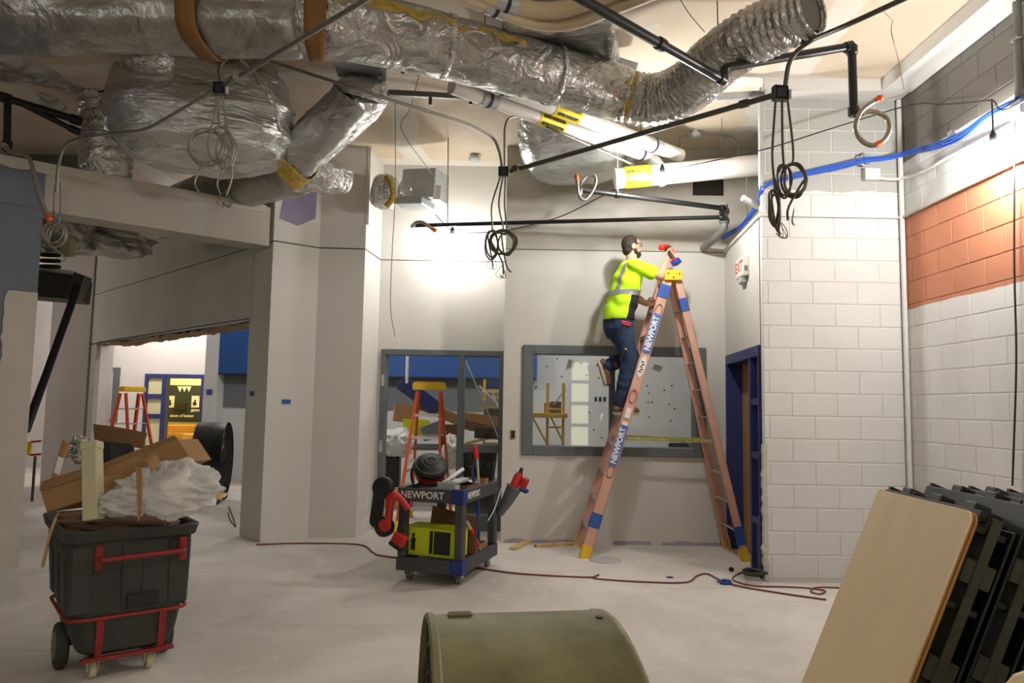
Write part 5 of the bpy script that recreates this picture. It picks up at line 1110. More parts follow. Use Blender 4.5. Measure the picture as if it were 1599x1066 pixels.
# red and black work light on the cart
t = thing('work_light', 'red bucket shaped work light with black dome standing on the cart', 'work light', cw(-.13, -.18, .79), CR+.2)
Ml = Matrix.Translation((0, 0, .12)) @ Euler((.62, .2, 0)).to_matrix().to_4x4()
MB().lathe([(.09, -.1), (.125, -.06), (.14, .0), (.14, .035)], 24, Ml).build('red_body', 'tool_red', t, smooth=True, local=True)
MB().lathe([(.15, .03), (.155, .05), (.15, .075), (.11, .11), (.05, .125), (0.001, .128)], 24, Ml).build('black_dome', 'tool_black', t, smooth=True, local=True)
for k in range(4): MB().tube([Ml @ Vector((math.cos(a_)*(.045+.03*k), math.sin(a_)*(.045+.03*k), .129-.012*k)) for a_ in [i*PI/10 for i in range(20)]], .004, 6, closed=True).build('ring', 'tool_grey', t, smooth=True, local=True)
MB().tube(smooth_path([(-.15, 0, .0), (-.17, 0, .1), (-.12, 0, .22), (-.03, .02, .26)], 6), .012, 8).build('carry_handle', 'tool_black', t, smooth=True, local=True)
lb(t, 'foot', (0, 0, .015), (.2, .2, .03), 'tool_black', .01)
# band saw hanging on the left corner
t = thing('band_saw', 'red and black cordless band saw hanging off the left end of the cart', 'power tool', cw(-.37, -.50, .45), CR)
def capsule2d(r, h, n=10): return [(math.cos(PI+i*PI/n)*r, math.sin(PI+i*PI/n)*r-h) for i in range(n+1)]+[(math.cos(i*PI/n)*r, math.sin(i*PI/n)*r+h) for i in range(n+1)]
Mg = Matrix(((1, 0, 0, 0), (0, 0, -1, 0), (0, 1, 0, 0), (0, 0, 0, 1)))
Mb = Matrix.Translation((-.06, -.03, .18)) @ Euler((0, .12, 0)).to_matrix().to_4x4() @ Mg
MB().prism(capsule2d(.095, .0), -.035, .035, Mb @ Matrix.Translation((0, .16, 0))).build('upper_guard', 'tool_black', t, bevel=.012, local=True)
MB().prism(capsule2d(.085, .0), -.035, .035, Mb @ Matrix.Translation((.06, -.16, 0))).build('lower_guard', 'tool_black', t, bevel=.012, local=True)
MB().prism(capsule2d(.055, .0), .03, .05, Mb @ Matrix.Translation((.08, -.14, 0))).build('red_hub', 'tool_red', t, bevel=.008, local=True)
MB().prism(capsule2d(.05, .13), -.025, .025, Mb @ Matrix.Translation((-.03, .0, 0))).build('guard_spine', 'tool_black', t, bevel=.01, local=True)
MB().tube(smooth_path([(.02, -.04, .06), (.03, -.045, .16), (.05, -.045, .27), (.12, -.04, .26), (.2, -.03, .17)], 6), [.035]*9+[.04]*8+[.03]*8, 12).build('red_body', 'tool_red', t, smooth=True, local=True)
MB().tube(smooth_path([(.19, -.03, .17), (.14, -.035, .05), (.12, -.035, -.02)], 6), .022, 10).build('rear_grip', 'tool_black', t, smooth=True, local=True)
lb(t, 'battery', (.13, -.04, -.08), (.12, .075, .1), 'tool_red', .012, rot=(0, .5, 0)); lb(t, 'battery_base', (.10, -.04, -.13), (.12, .08, .04), 'tool_black', .008, rot=(0, .5, 0))
# holster with recip saw on the far right corner
t = thing('holstered_saw', 'red and black saw in a grey cone holster at the cart\'s right end', 'power tool', cw(.34, .42, .50), CR)
MB().tube([(-.02, .03, -.02), (.06, .04, .12), (.12, .05, .24)], [.035, .06, .075], 14).build('cone_holster', 'tool_grey', t, smooth=True, local=True)
MB().tube([(.10, .05, .22), (.15, .06, .33), (.17, .07, .37)], [.04, .045, .03], 12).build('red_body', 'tool_red', t, smooth=True, local=True)
MB().tube([(.16, .06, .34), (.185, .07, .42)], [.03, .012], 10).build('black_nose', 'tool_black', t, smooth=True, local=True); lb(t, 'battery', (.21, .06, .27), (.06, .07, .12), 'tool_red', .01, rot=(0, .4, 0)); lb(t, 'battery_base', (.215, .06, .21), (.07, .075, .035), 'tool_blue', .006, rot=(0, .4, 0))
# white tubes, boxes, paper on the top shelf
for i, (a_, b_, r_, lb_) in enumerate([((.0, -.30, .80), (.12, -.02, .93), .014, 'white plastic tube slanting up from the cart top'), ((.06, -.28, .82), (.16, -.10, .85), .018, 'short grey pipe offcut lying on the cart top'), ((.12, -.30, .82), (.2, -.12, .85), .018, 'second short grey pipe offcut on the cart top')]):
    t = thing('pipe_offcut', lb_, 'pipe offcut', cw(*a_), group='pipe offcuts on the cart'); d_ = cw(*b_)-cw(*a_); MB().tube([cw(*a_), cw(*b_)], r_, 12, cap=False).build('tube', 'paper' if i == 0 else 'galv', t, smooth=True, solid=.004)
    MB().cyl(cw(*a_)+d_*.02, cw(*a_)+d_*.03, r_*.8, n=10).build('bore', 'dark_void', t)
def obox(name, label, cat, c, d_, mat, rot=0, flap=None, rz=0, group=None, wall=.006, open_=True, rx=0, ry=0):
    """open cardboard box with walls and flaps"""
    t = thing(name, label, cat, c, 0, group); M = Matrix.Translation(c) @ Euler((rx, ry, rot)).to_matrix().to_4x4(); w_, l_, h_ = d_[0]/2, d_[1]/2, d_[2]
    mb = MB(); mb.b2((-w_, -l_, 0), (w_, l_, wall), M); mb.b2((-w_, -l_, 0), (-w_+wall, l_, h_), M); mb.b2((w_-wall, -l_, 0), (w_, l_, h_), M); mb.b2((-w_, -l_, 0), (w_, -l_+wall, h_), M); mb.b2((-w_, l_-wall, 0), (w_, l_, h_), M)
    if not open_: mb.b2((-w_, -l_, h_-wall), (w_, l_, h_), M)
    mb.build('carton', mat, t)
    for (sx, sy, a_, ln) in (flap or []):
        if sx: p0 = Vector((sx*w_, 0, h_)); dv = Vector((sx*math.sin(a_), 0, math.cos(a_))); mb = MB().add([p0+Vector((0, -l_, 0)), p0+Vector((0, l_, 0)), p0+Vector((0, l_*.96, 0))+dv*ln, p0+Vector((0, -l_*.96, 0))+dv*ln], [(0, 1, 2, 3)], M)
        else: p0 = Vector((0, sy*l_, h_)); dv = Vector((0, sy*math.sin(a_), math.cos(a_))); mb = MB().add([p0+Vector((-w_, 0, 0)), p0+Vector((w_, 0, 0)), p0+Vector((w_*.96, 0, 0))+dv*ln, p0+Vector((-w_*.96, 0, 0))+dv*ln], [(0, 1, 2, 3)], M)
        mb.build('flap', mat, t, solid=.006)
    return t, M
obox('parts_box', 'grey parts box on the front of the cart top', 'box', cw(.12, -.36, .73), (.16, .12, .09), 'galv_dull', CR, [(0, -1, .2, .03)])
obox('parts_tray', 'shallow brown cardboard tray on the cart top', 'box', cw(.13, -.02, .73), (.22, .42, .075), 'cardboard_dark', CR); obox('parts_tray', 'small cardboard tray at the back of the cart top', 'box', cw(.14, .28, .73), (.2, .16, .09), 'cardboard', CR+.1)
t = thing('paper_sheet', 'white sheet lying on the cart trays', 'paper', cw(.1, .12, .812), CR+.2); MB().grid(lambda u, v: (u*.22-.11, v*.15-.075, .008*math.sin(u*5)), 10, 6).build('sheet', 'paper', t, local=True, solid=.002)
# lime box and cardboard on the lower shelf
t, M = obox('lime_box', 'lime yellow product box with black panel on the lower cart shelf', 'box', cw(-.02, -.27, .215), (.48, .24, .24), 'lime', CR, open_=False, ry=.03)
MB().box((.10, -.1225, .12), (.15, .003, .19), M).build('black_panel', 'tool_black', t); MB().box((.0, -.1225, .12), (.03, .003, .19), M).build('black_stripe', 'tool_black', t)
for (cx_, cz_, rw, rh) in ((-.165, .17, .013, .016), (-.165, .12, .022, .035), (-.175, .07, .010, .035), (-.155, .07, .010, .035)): MB().lathe([(1, -.001), (1, .001)], 14, M @ Matrix.Translation((cx_, -.1225, cz_)) @ Matrix.Rotation(PI/2, 4, 'X') @ Matrix.Diagonal((rw, rh, 1, 1))).build('printed_figure', 'letters_black', t)
t = thing('cardboard_sheet', 'brown cardboard sheet standing behind the lime box on the cart', 'cardboard', cw(.02, -.1, .22), CR); MB().add([(-.2, 0, 0), (.27, 0, 0), (.27, .02, .30), (-.16, .02, .38)], [(0, 1, 2, 3)]).build('sheet', 'cardboard_dark', t, local=True, solid=.008)
obox('wood_crate', 'small tan wooden tray at the back of the lower cart shelf', 'box', cw(.12, .15, .15), (.26, .36, .1), 'cardboard', CR)
# bolt cutters and bars leaning in the cart
def tool_bar(name, label, segs, cat='hand tool'):
    t = thing(name, label, cat, segs[0][1][0])
    for nm, pts, r_, mt in segs: MB().tube(pts, r_, 10).build(nm, mt, t, smooth=True)
    return t
tool_bar('bolt_cutter', 'long bolt cutter with blue handle and red head standing in the cart', [('blue_handle', [cw(.20, .22, .155), cw(.215, .13, .62)], .016, 'tool_blue'), ('blue_handle', [cw(.215, .13, .62), cw(.17, .05, .95)], .015, 'tool_blue'), ('steel_shaft', [cw(.19, .02, .86), cw(.19, .06, 1.02)], .013, 'tool_black'), ('steel_handle', [cw(.235, .10, .70), cw(.22, .06, 1.06)], .012, 'galv_dull'), ('red_head', [cw(.215, .06, 1.02), cw(.205, .05, 1.13)], .026, 'tool_red'), ('jaw', [cw(.16, .05, 1.0), cw(.15, .05, 1.08)], .02, 'tool_black')])
tool_bar('pry_bar', 'dark red handled bar slanting across the lower cart shelf', [('bar', [cw(.26, .12, .18), cw(.24, -.22, .50)], .014, 'galv_dull'), ('red_grip', [cw(.255, .05, .25), cw(.245, -.14, .43)], .02, 'tool_red')])
cable('steel_rod', [cw(.33, .46, .72), cw(.32, .30, .55), cw(.29, .2, .45)], .006, 'galv', 'thin bright wire hanging off the right end of the cart', 'wire')
# ---------------- rubbish tub (tilt truck)
TC = Vector((-2.33, 4.50, 0)); TR = math.radians(38)
tb = thing('rubbish_tub', 'black wheeled rubbish tub with red bars heaped with cardboard at left', 'tilt truck', TC, TR)     # front faces local -y
def ring(z, w_, l_, y0, r_=.08, n=6):
    out = []
    for cx_, cy_, a0 in ((w_/2-r_, l_/2-r_, 0), (-w_/2+r_, l_/2-r_, 90), (-w_/2+r_, -l_/2+r_, 180), (w_/2-r_, -l_/2+r_, 270)):
        for i in range(n+1): a_ = math.radians(a0+90*i/n); out.append(Vector((cx_+r_*math.cos(a_), y0+cy_+r_*math.sin(a_), z)))
    return out
def loop_mesh(rs, wrap=False, caps=True):
    k = len(rs[0]); V_ = [p for r_ in rs for p in r_]; F_ = []; m_ = len(rs)
    for i in range(m_ if wrap else m_-1):
        for j in range(k): j2 = (j+1) % k; F_.append((i*k+j, i*k+j2, ((i+1) % m_)*k+j2, ((i+1) % m_)*k+j))
    if caps and not wrap: F_ += [tuple(range(k))[::-1], tuple(range((m_-1)*k, m_*k))]
    return MB().add(V_, F_)
prof = [(.125, .40, .40, -.17), (.15, .46, .46, -.175), (.22, .52, .56, -.135), (.34, .56, .66, -.09), (.345, .575, .675, -.09), (.64, .61, .80, -.03), (.645, .63, .82, -.025), (.76, .64, .86, 0)]
rs = [ring(*p) for p in prof]+[ring(.755, .60, .82, 0), ring(.32, .5, .6, -.09), ring(.2, .4, .4, -.14)]
loop_mesh(rs).build('tub_body', 'tub_black', tb, smooth=25, local=True)
loop_mesh([ring(.735, .67, .90, 0), ring(.80, .70, .94, 0), ring(.80, .63, .86, 0), ring(.735, .61, .84, 0)], wrap=True).build('rim', 'tub_black', tb, smooth=25, local=True, bevel=.006)
for x_ in (-.24, .0, .24): MB().hexa([(x_-.055, -.432, .36), (x_+.055, -.432, .36), (x_+.055, -.40, .36), (x_-.055, -.40, .36), (x_-.06, -.445, .72), (x_+.06, -.445, .72), (x_+.06, -.40, .72), (x_-.06, -.40, .72)]).build('moulded_rib', 'tub_black', tb, local=True, bevel=.01)
for y_ in (-.26, .0, .24): MB().hexa([(-.297, y_-.06, .36), (-.297, y_+.06, .36), (-.26, y_+.06, .36), (-.26, y_-.06, .36), (-.325, y_-.07, .72), (-.325, y_+.07, .72), (-.28, y_+.07, .72), (-.28, y_-.07, .72)]).build('moulded_rib', 'tub_black', tb, local=True, bevel=.01)
lb(tb, 'stamped_recess', (.06, -.447, .41), (.16, .012, .07), 'tool_black', .004)
MB().tube(fillet([(-.17, -.45, .655), (-.17, -.50, .65), (.25, -.50, .66), (.25, -.45, .665)], .03), .013, 10).build('push_bar', 'red_paint', tb, smooth=True, local=True)
for x_, z_ in ((-.17, .655), (.25, .665)): lb(tb, 'bar_bracket', (x_, -.45, z_), (.042, .025, .13), 'red_paint', .006)
MB().tube([p for p in ring(.335, .60, .70, -.09)], .010, 8, closed=True).build('red_band', 'red_paint', tb, smooth=True, local=True)
for x_ in (-.14, .17): MB().add([(x_-.02, -.437, .335), (x_+.02, -.437, .335), (x_+.018, -.425, .20), (x_-.018, -.425, .20), (x_+.016, -.40, .125), (x_-.016, -.40, .125)], [(0, 1, 2, 3), (3, 2, 4, 5)]).build('red_strap', 'red_paint', tb, local=True, solid=.01)
MB().bar((-.22, -.40, .115), (.24, -.40, .115), .03, .02).build('red_base_bar', 'red_paint', tb, local=True)
for x_ in (-.15, .13):
    cs = MB().b2((x_-.04, -.39, .095), (x_+.04, -.29, .107)).b2((x_-.028, -.36, .04), (x_-.022, -.31, .1)).b2((x_+.022, -.36, .04), (x_+.028, -.31, .1)).build('caster', 'cream_post', tb, local=True)
    MB().cyl((x_-.018, -.335, .045), (x_+.018, -.335, .045), .045, n=16).build('wheel', 'cream_post', cs, smooth=True, local=True, bevel=.006)
for x_ in (-.27, .27):
    wo = MB().cyl((x_-.03, -.06, .125), (x_+.03, -.06, .125), .125, n=26).build('wheel', 'rubber_dark', tb, smooth=True, local=True, bevel=.012); MB().cyl((x_-.036, -.06, .125), (x_+.036, -.06, .125), .075, n=20).build('hub', 'rubber', wo, smooth=True, local=True)
MB().cyl((-.30, -.06, .125), (.30, -.06, .125), .012, n=8).build('axle', 'steel_dark', tb, local=True)
# rubbish heaped in the tub (placed in the picture's directions at the tub's distance)
def sheet(name, label, cat, pts, mat, th=.006, bend=0, group=None):
    """a panel given by four corners (world)"""
    a_, b_, c_, d_ = [Vector(p) for p in pts]; nn = (b_-a_).cross(d_-a_).normalized(); mb = MB()
    mb.grid(lambda u, v: (a_*(1-u)+b_*u)*(1-v)+(d_*(1-u)+c_*u)*v+nn*bend*math.sin(PI*u), 8, 4)
    return tag(mb.build(name, mat, solid=th), label, cat, group)
D = 4.3
def pbox(name, label, pts, depth, mat, cat='box', flaps=(), group='cardboard heaped in the rubbish tub'):
    """closed carton from a front quad (4 world corners) and a depth vector"""
    p = [Vector(q) for q in pts]; dv = Vector(depth); t = thing(name, label, cat, p[0], group=group)
    MB().hexa([p[0], p[1], p[1]+dv, p[0]+dv, p[3], p[2], p[2]+dv, p[3]+dv]).build('carton', mat, t, bevel=.004)
    for f in flaps: MB().add([Vector(q) for q in f], [(0, 1, 2, 3)]).build('flap', mat, t, solid=.006)
    return t
pbox('cardboard_box', 'long open cardboard carton lying across the front of the rubbish tub', [at(72, 800, 4.1), at(148, 776, 4.05), at(128, 745, 4.1), at(62, 765, 4.15)], (.12, .3, .0), 'cardboard', flaps=[(at(62, 765, 4.14), at(128, 745, 4.09), at(134, 730, 4.2), at(66, 752, 4.25))])
pbox('cardboard_box', 'long dark cardboard carton slanting up to the right behind the cream post', [at(150, 790, 4.25), at(300, 720, 4.35), at(278, 686, 4.4), at(140, 740, 4.3)], (.05, .16, .0), 'cardboard', flaps=[(at(278, 686, 4.4), at(140, 740, 4.3), at(150, 728, 4.4), at(272, 680, 4.5))])
sheet('cardboard_scrap', 'bent cardboard panel at the back of the rubbish tub', 'cardboard', [at(148, 690, 4.6), at(222, 700, 4.55), at(230, 676, 4.6), at(146, 662, 4.65)], 'cardboard_dark', bend=.02, group='cardboard heaped in the rubbish tub')
sheet('cardboard_scrap', 'narrow upright cardboard flap with label at the left of the rubbish tub', 'cardboard', [at(74, 768, 4.3), at(92, 740, 4.35), at(110, 694, 4.4), at(98, 686, 4.4)], 'cardboard', bend=.01, group='cardboard heaped in the rubbish tub')
sheet('cardboard_scrap', 'torn folded cardboard strip hanging over the front of the tub rim', 'cardboard', [at(212, 728, 4.05), at(222, 732, 4.05), at(221, 800, 3.98), at(215, 816, 3.97)], 'cardboard', bend=.004, group='cardboard heaped in the rubbish tub')
sheet('cardboard_scrap', 'crumpled torn cardboard corner behind the hanging strip', 'cardboard', [at(216, 722, 4.1), at(238, 738, 4.1), at(250, 722, 4.15), at(226, 708, 4.2)], 'cardboard', bend=.03, group='cardboard heaped in the rubbish tub')
sheet('black_bag', 'black plastic sheet between the cardboard in the tub', 'bag', [at(152, 735, 4.5), at(215, 712, 4.5), at(205, 694, 4.55), at(155, 690, 4.55)], 'tool_black', bend=.03)
sheet('shipping_sticker', 'white shipping label on the left cardboard flap', 'sticker', [at(84, 738, 4.32), at(93, 741, 4.32), at(100, 716, 4.36), at(91, 712, 4.36)], 'paper', th=.002)
t = thing('cream_post', 'cream coloured square post standing upright in the rubbish tub', 'post', at(145, 805, 4.05)); MB().bar(at(146, 812, 4.05), at(144, 692, 4.12), .082, .075, up=(0, 1, 0)).build('post', 'cream_post', t, bevel=.004); MB().bar(at(144, 702, 4.11), at(144, 690, 4.12), .088, .081, up=(0, 1, 0)).build('cap', 'cream_post', t, bevel=.004)
bl = blob(at(262, 765, 4.25), .27, .18, .145, wr=.17, seed=6, sq=2.2, hstretch=.26, nu=96, nv=60, tilt=-.15); tag(bl.build('plastic_bag', 'plastic_film', smooth=50), 'crumpled clear plastic film heaped at the right of the rubbish tub', 'plastic film')
bl = blob(at(185, 785, 4.15), .16, .12, .07, wr=.2, seed=16, sq=2.2, hstretch=.3); tag(bl.build('plastic_bag', 'plastic_film', smooth=50), 'small wad of clear plastic film behind the hanging strip', 'plastic film')
pbox('wood_strip', 'short wooden strip sticking out over the right rim of the tub', [at(285, 786, 4.35), at(345, 780, 4.5), at(345, 774, 4.5), at(285, 778, 4.35)], (.0, .1, .01), 'wood_raw', 'offcut', group=None)
bl = blob(at(128, 700, 4.55), .08, .08, .07, wr=.25, seed=19, sq=2.0); tag(bl.build('foil_wad', 'foil_bright', smooth=50), 'crumpled foil wad at the back of the tub', 'rubbish')
cable('dangling_strip', [at(92, 800, 4.2), at(85, 815, 4.15), at(74, 850, 4.15), at(66, 885, 4.15)], .009, 'wood_raw', 'thin frayed strip dangling over the left side of the tub', 'strip')
bl = blob(Vector((TC.x, TC.y, .765)), .285, .395, .05, rotz=TR, wr=.12, seed=29, sq=4.0, hstretch=.3); tag(bl.build('rubbish_layer', 'cardboard_dark', smooth=50), 'crumpled brown paper filling the tub under the cardboard', 'rubbish')
# ---------------- barrel fan in the foreground
def barrel_fan(name, label, c0, c1, R_, shell, foot=True, floor=0.0, grille=True):
    """drum fan: open shell from c0 to c1 (axis), grilles, blades, motor, stand"""
    c0 = Vector(c0); c1 = Vector(c1); mid = (c0+c1)/2; d_ = (c1-c0).normalized(); t = thing(name, label, 'barrel fan', (mid.x, mid.y, floor)); L_ = (c1-c0).length
    s_ = d_.cross(Vector((0, 0, 1))).normalized(); u_ = s_.cross(d_); n = 64
    M = Matrix(((s_.x, u_.x, d_.x, c0.x), (s_.y, u_.y, d_.y, c0.y), (s_.z, u_.z, d_.z, c0.z), (0, 0, 0, 1)))
    sh = MB().lathe([(R_, 0), (R_+.004, .004), (R_+.004, .016), (R_, .02), (R_, L_*.5), (R_, L_-.02), (R_+.003, L_-.016), (R_+.003, L_-.004), (R_, L_), (R_-.006, L_), (R_-.006, 0)], n, M, closed=True).build('shell', shell, t, smooth=True)
    if grille:
        for zz in (.012, L_-.012):
            g_ = MB()
            for k in range(1, 8): g_.tube([M @ Vector((math.cos(a_)*R_*k/8, math.sin(a_)*R_*k/8, zz)) for a_ in [i*PI/18 for i in range(36)]], .003, 4, closed=True)
            for k in range(6): a_ = k*PI/3; g_.tube([M @ Vector((math.cos(a_)*.08, math.sin(a_)*.08, zz)), M @ Vector((math.cos(a_)*R_, math.sin(a_)*R_, zz))], .004, 5)
            g_.build('wire_guard', 'drum_dark', t)
    for k in range(3):
        a0 = k*2*PI/3+.4; bl_ = MB()
        def fn(u, v): r_ = .1+(R_-.14)*u; a_ = a0+(v-.5)*(.9-.25*u); return M @ Vector((r_*math.cos(a_), r_*math.sin(a_), L_*.5+(v-.5)*.14))
        bl_.grid(fn, 6, 6).build('blade', 'galv_dull', t, smooth=True, solid=.004)
    MB().lathe([(.0001, L_*.15), (.09, L_*.17), (.1, L_*.25), (.1, L_*.6), (.05, L_*.65)], 20, M).build('motor', 'drum_dark', t, smooth=True)
    if foot:
        for zz in (L_*.2, L_*.8):
            MB().tube([M @ Vector((math.cos(a_)*(R_+.012), math.sin(a_)*(R_+.012), zz)) for a_ in [PI+.6+i*(PI-1.2)/10 for i in range(11)]], .012, 6).build('stand_band', 'drum_dark', t, smooth=True)
        for sx in (-1, 1):
            p = M @ Vector((sx*R_*.62, -math.sqrt(R_*R_-(R_*.62)**2)-.01, L_*.5)); q = Vector((p.x, p.y, floor+.06)); MB().bar(p-d_*L_*.3, p+d_*L_*.3, .03, .03).bar(p, q, .03, .03, up=d_).build('stand_leg', 'drum_dark', t)
            for sz in (-.3, .3): w_ = q+d_*L_*sz; MB().cyl(w_-s_*.015+Vector((0, 0, 0)), w_+s_*.015, .06, n=18).build('wheel', 'rubber_dark', t, smooth=True)
            MB().bar(q-d_*L_*.35, q+d_*L_*.35, .02, .02).build('axle', 'drum_dark', t)
    return t, M
fa, fb = Vector((-.169, 1.616, .565)), Vector((.237, 1.680, .565))
bfn, Mf = barrel_fan('barrel_fan', 'olive grey barrel fan seen from above in the near foreground', fa, fb, .475, 'drum_olive')
MB().bar(Mf @ Vector((-.05, .476, .045)), Mf @ Vector((-.05, .476, .10)), .016, .014).build('lifting_lug', 'drum_olive', bfn, bevel=.005)
MB().cyl(Mf @ Vector((.0, .470, .375)), Mf @ Vector((.0, .478, .375)), .008, n=10).build('rivet', 'drum_dark', bfn)
# ---------------- plywood sheet and stacked black panels
def PW(s, t_, o=0.0):       # s along depth (y), t_ up the slope (0..1), o outward (towards the left)
    b0 = Vector((1.46, 3.9, 0)); tp = Vector((1.925, 3.88, 1.10)); up_ = (tp-b0); al = Vector((-.02, -.82, 0)); nn = Vector((-.92, 0, .39)); return b0+up_*t_+al*s+nn*o
Lp = (PW(0, 1)-PW(0, 0)).length; rr_ = .05; pts = [(0, 0), (.82, 0)]
for i in range(7): a_ = i/6*PI/2; pts.append((.82-rr_+rr_*math.cos(a_), Lp-rr_+rr_*math.sin(a_)))
for i in range(7): a_ = PI/2+i/6*PI/2; pts.append((.012+.012*math.cos(a_), Lp-.012+.012*math.sin(a_)))
Mp = frame_M(PW(0, 0), PW(1, 0)-PW(0, 0), PW(0, 1)-PW(0, 0)); sgn = 1 if (Mp.to_3x3() @ Vector((0, 0, 1))).x < 0 else -1
pw = thing('plywood_sheet', 'pale plywood sheet with rounded corner leaning on the black pallets', 'plywood', PW(.4, 0))
MB().prism(pts, 0, .010*sgn, Mp).build('face_ply', 'ply', pw); 
MB().prism([(x_*1.0, y_) for x_, y_ in pts], -.001*sgn, -.008*sgn, Mp).build('core_ply', 'ply_edge', pw); MB().prism([(x_+.004, y_) for x_, y_ in pts], -.011*sgn, -.022*sgn, Mp).build('core_ply', 'ply_edge', pw)
nP = 8
for i in range(nP):
    dxp = .035+.205*i
    t = thing('plastic_pallet', 'black ribbed plastic pallet leaning behind the plywood, %s' % ['nearest to the plywood', 'second from the plywood', 'third from the plywood', 'fourth from the plywood', 'fifth from the plywood', 'sixth from the plywood', 'seventh from the plywood', 'nearest to the block wall'][i], 'pallet', PW(.4, 0)+Vector((dxp, 0, 0)), group='black pallets stacked on edge')
    M = Matrix.Translation((dxp, 0, 0)) @ Mp; th = -.165*sgn; y1 = Lp+.025+.012*((i*5) % 3)
    def pb_(a_, b_, nm, mat, bev=.004): return MB().b2(a_, b_, M).build(nm, mat, t, bevel=bev)
    pb_((-.02, .0, 0), (.80, y1-.02, th*.07), 'deck', 'stack_black'); pb_((-.02, .0, th*.93), (.80, y1-.05, th), 'deck', 'stack_black')
    for k in range(7):
        x_ = -.02+k*.115; pb_((x_, 0, th*.06), (x_+.03, y1-.03*(k % 2), th*.94), 'rib', 'stack_black')
    pb_((.785, .02, th*.36), (.802, y1-.03, th*.62), 'edge_strip', 'stack_olive')
    for k in range(3): pb_((.70, .06+k*.42, th*.1), (.795, .16+k*.42, th*.9), 'edge_block', 'stack_olive')
    for k in range(4):
        y_ = .12+k*.33; pb_((.0, y_, th*.1), (.78, y_+.03, th*.9), 'cross_rib', 'stack_black')
    for k in range(6):
        x_ = -.0+k*.132+(.06 if i % 2 else .0); pb_((x_, y1-.06, th*(.02 if k % 2 else .5)), (x_+.085, y1+.012, th*(.45 if k % 2 else .98)), 'top_lug', 'stack_black', .006)
t = thing('board_offcut', 'round cornered tan board at the lower right corner', 'board', (2.0, 2.5, 0)); p = at(1612, 1044, 2.55); MB().prism([(-.1, 0), (.3, 0), (.3, p.z), (.0, p.z), (-.06, p.z-.02), (-.095, p.z-.06)], -.01, .01, Matrix.Translation((p.x, p.y, 0)) @ Mg @ Matrix.Identity(4)).build('board', 'ply', t, bevel=.003)
# ---------------- floor cords, scraps
cable('extension_cord', [gz(400, 850, .008), gz(470, 848, .008), gz(560, 850, .008), gz(582, 862, .008), gz(600, 868, .008), gz(700, 880, .008), gz(790, 893, .008), gz(850, 898, .008), gz(920, 901, .008), gz(935, 897, .03), gz(930, 903, .008), gz(1000, 908, .008), gz(1070, 909, .008), gz(1088, 899, .008), gz(1105, 896, .008), gz(1130, 908, .008), gz(1160, 916, .008), gz(1220, 926, .008), gz(1290, 936, .008)], .008, 'cord_red', 'dark red extension cord running across the floor before the ladder', 'cord')
cable('extension_cord', [gz(1175, 888, .008), gz(1152, 896, .008), gz(1145, 905, .008), gz(1175, 914, .008), gz(1230, 916, .008), gz(1262, 918, .008), gz(1288, 922, .008), gz(1280, 927, .008), gz(1266, 923, .008), gz(1275, 917, .008), gz(1310, 917, .008)], .007, 'cord_red', 'dark red cord with a small loop at the foot of the block pier', 'cord')
t = thing('black_cable_coil', 'coiled black cable lying at the blue door threshold', 'cable coil', gz(1178, 892, 0))
for k in range(5): c_ = gz(1179, 893, .02+.018*k); MB().tube([c_+Vector((math.cos(a_)*(.10-.01*(k % 2)), math.sin(a_)*.10, .01*math.sin(a_*2+k))) for a_ in [i*PI/10 for i in range(20)]], .012, 7, closed=True).build('cable_turn', 'cable_black', t, smooth=True)
def plank(label, a_, b_, w_=.07, h_=.03): return tag(MB().bar(Vector(a_)+Vector((0, 0, h_/2)), Vector(b_)+Vector((0, 0, h_/2)), w_, h_).build('wood_offcut', 'wood_raw', bevel=.002), label, 'wood offcut', 'wood offcuts by the window wall')
plank('short wood offcut on the floor near the cart', gz(800, 859), gz(826, 847)); plank('longer wood offcut lying against the window wall', gz(836, 854), gz(905, 850))
tag(blob(gz(1132, 908, .02), .05, .03, .02, wr=.3, seed=3, sq=2).build('blue_rag', 'tape_blue', smooth=50), 'crumpled blue tape wad beside the red cord', 'tape wad')
tag(blob(gz(1142, 889, .015), .022, .02, .02, wr=.3, seed=5, sq=2).build('debris_lump', 'rubber_dark', smooth=50), 'small dark lump of debris on the floor before the door', 'debris')
tag(blob(gz(1046, 901, .006), .03, .012, .006, wr=.3, seed=7, sq=2).build('tape_scrap', 'cart_blue', smooth=50), 'small purple blue tape scrap on the floor', 'tape scrap')
t = thing('floor_drain', 'round floor drain cover before the ladder', 'drain', gz(945, 874, 0)); MB().cyl(gz(945, 874, 0), gz(945, 874, 0)+Vector((0, 0, .004)), .14, n=28).build('cover', 'galv_dull', t, smooth=True); MB().tube([gz(945, 874, .004)+Vector((math.cos(a_)*.15, math.sin(a_)*.15, 0)) for a_ in [i*PI/14 for i in range(28)]], .008, 6, closed=True).build('ring', 'mud_light', t, smooth=True)
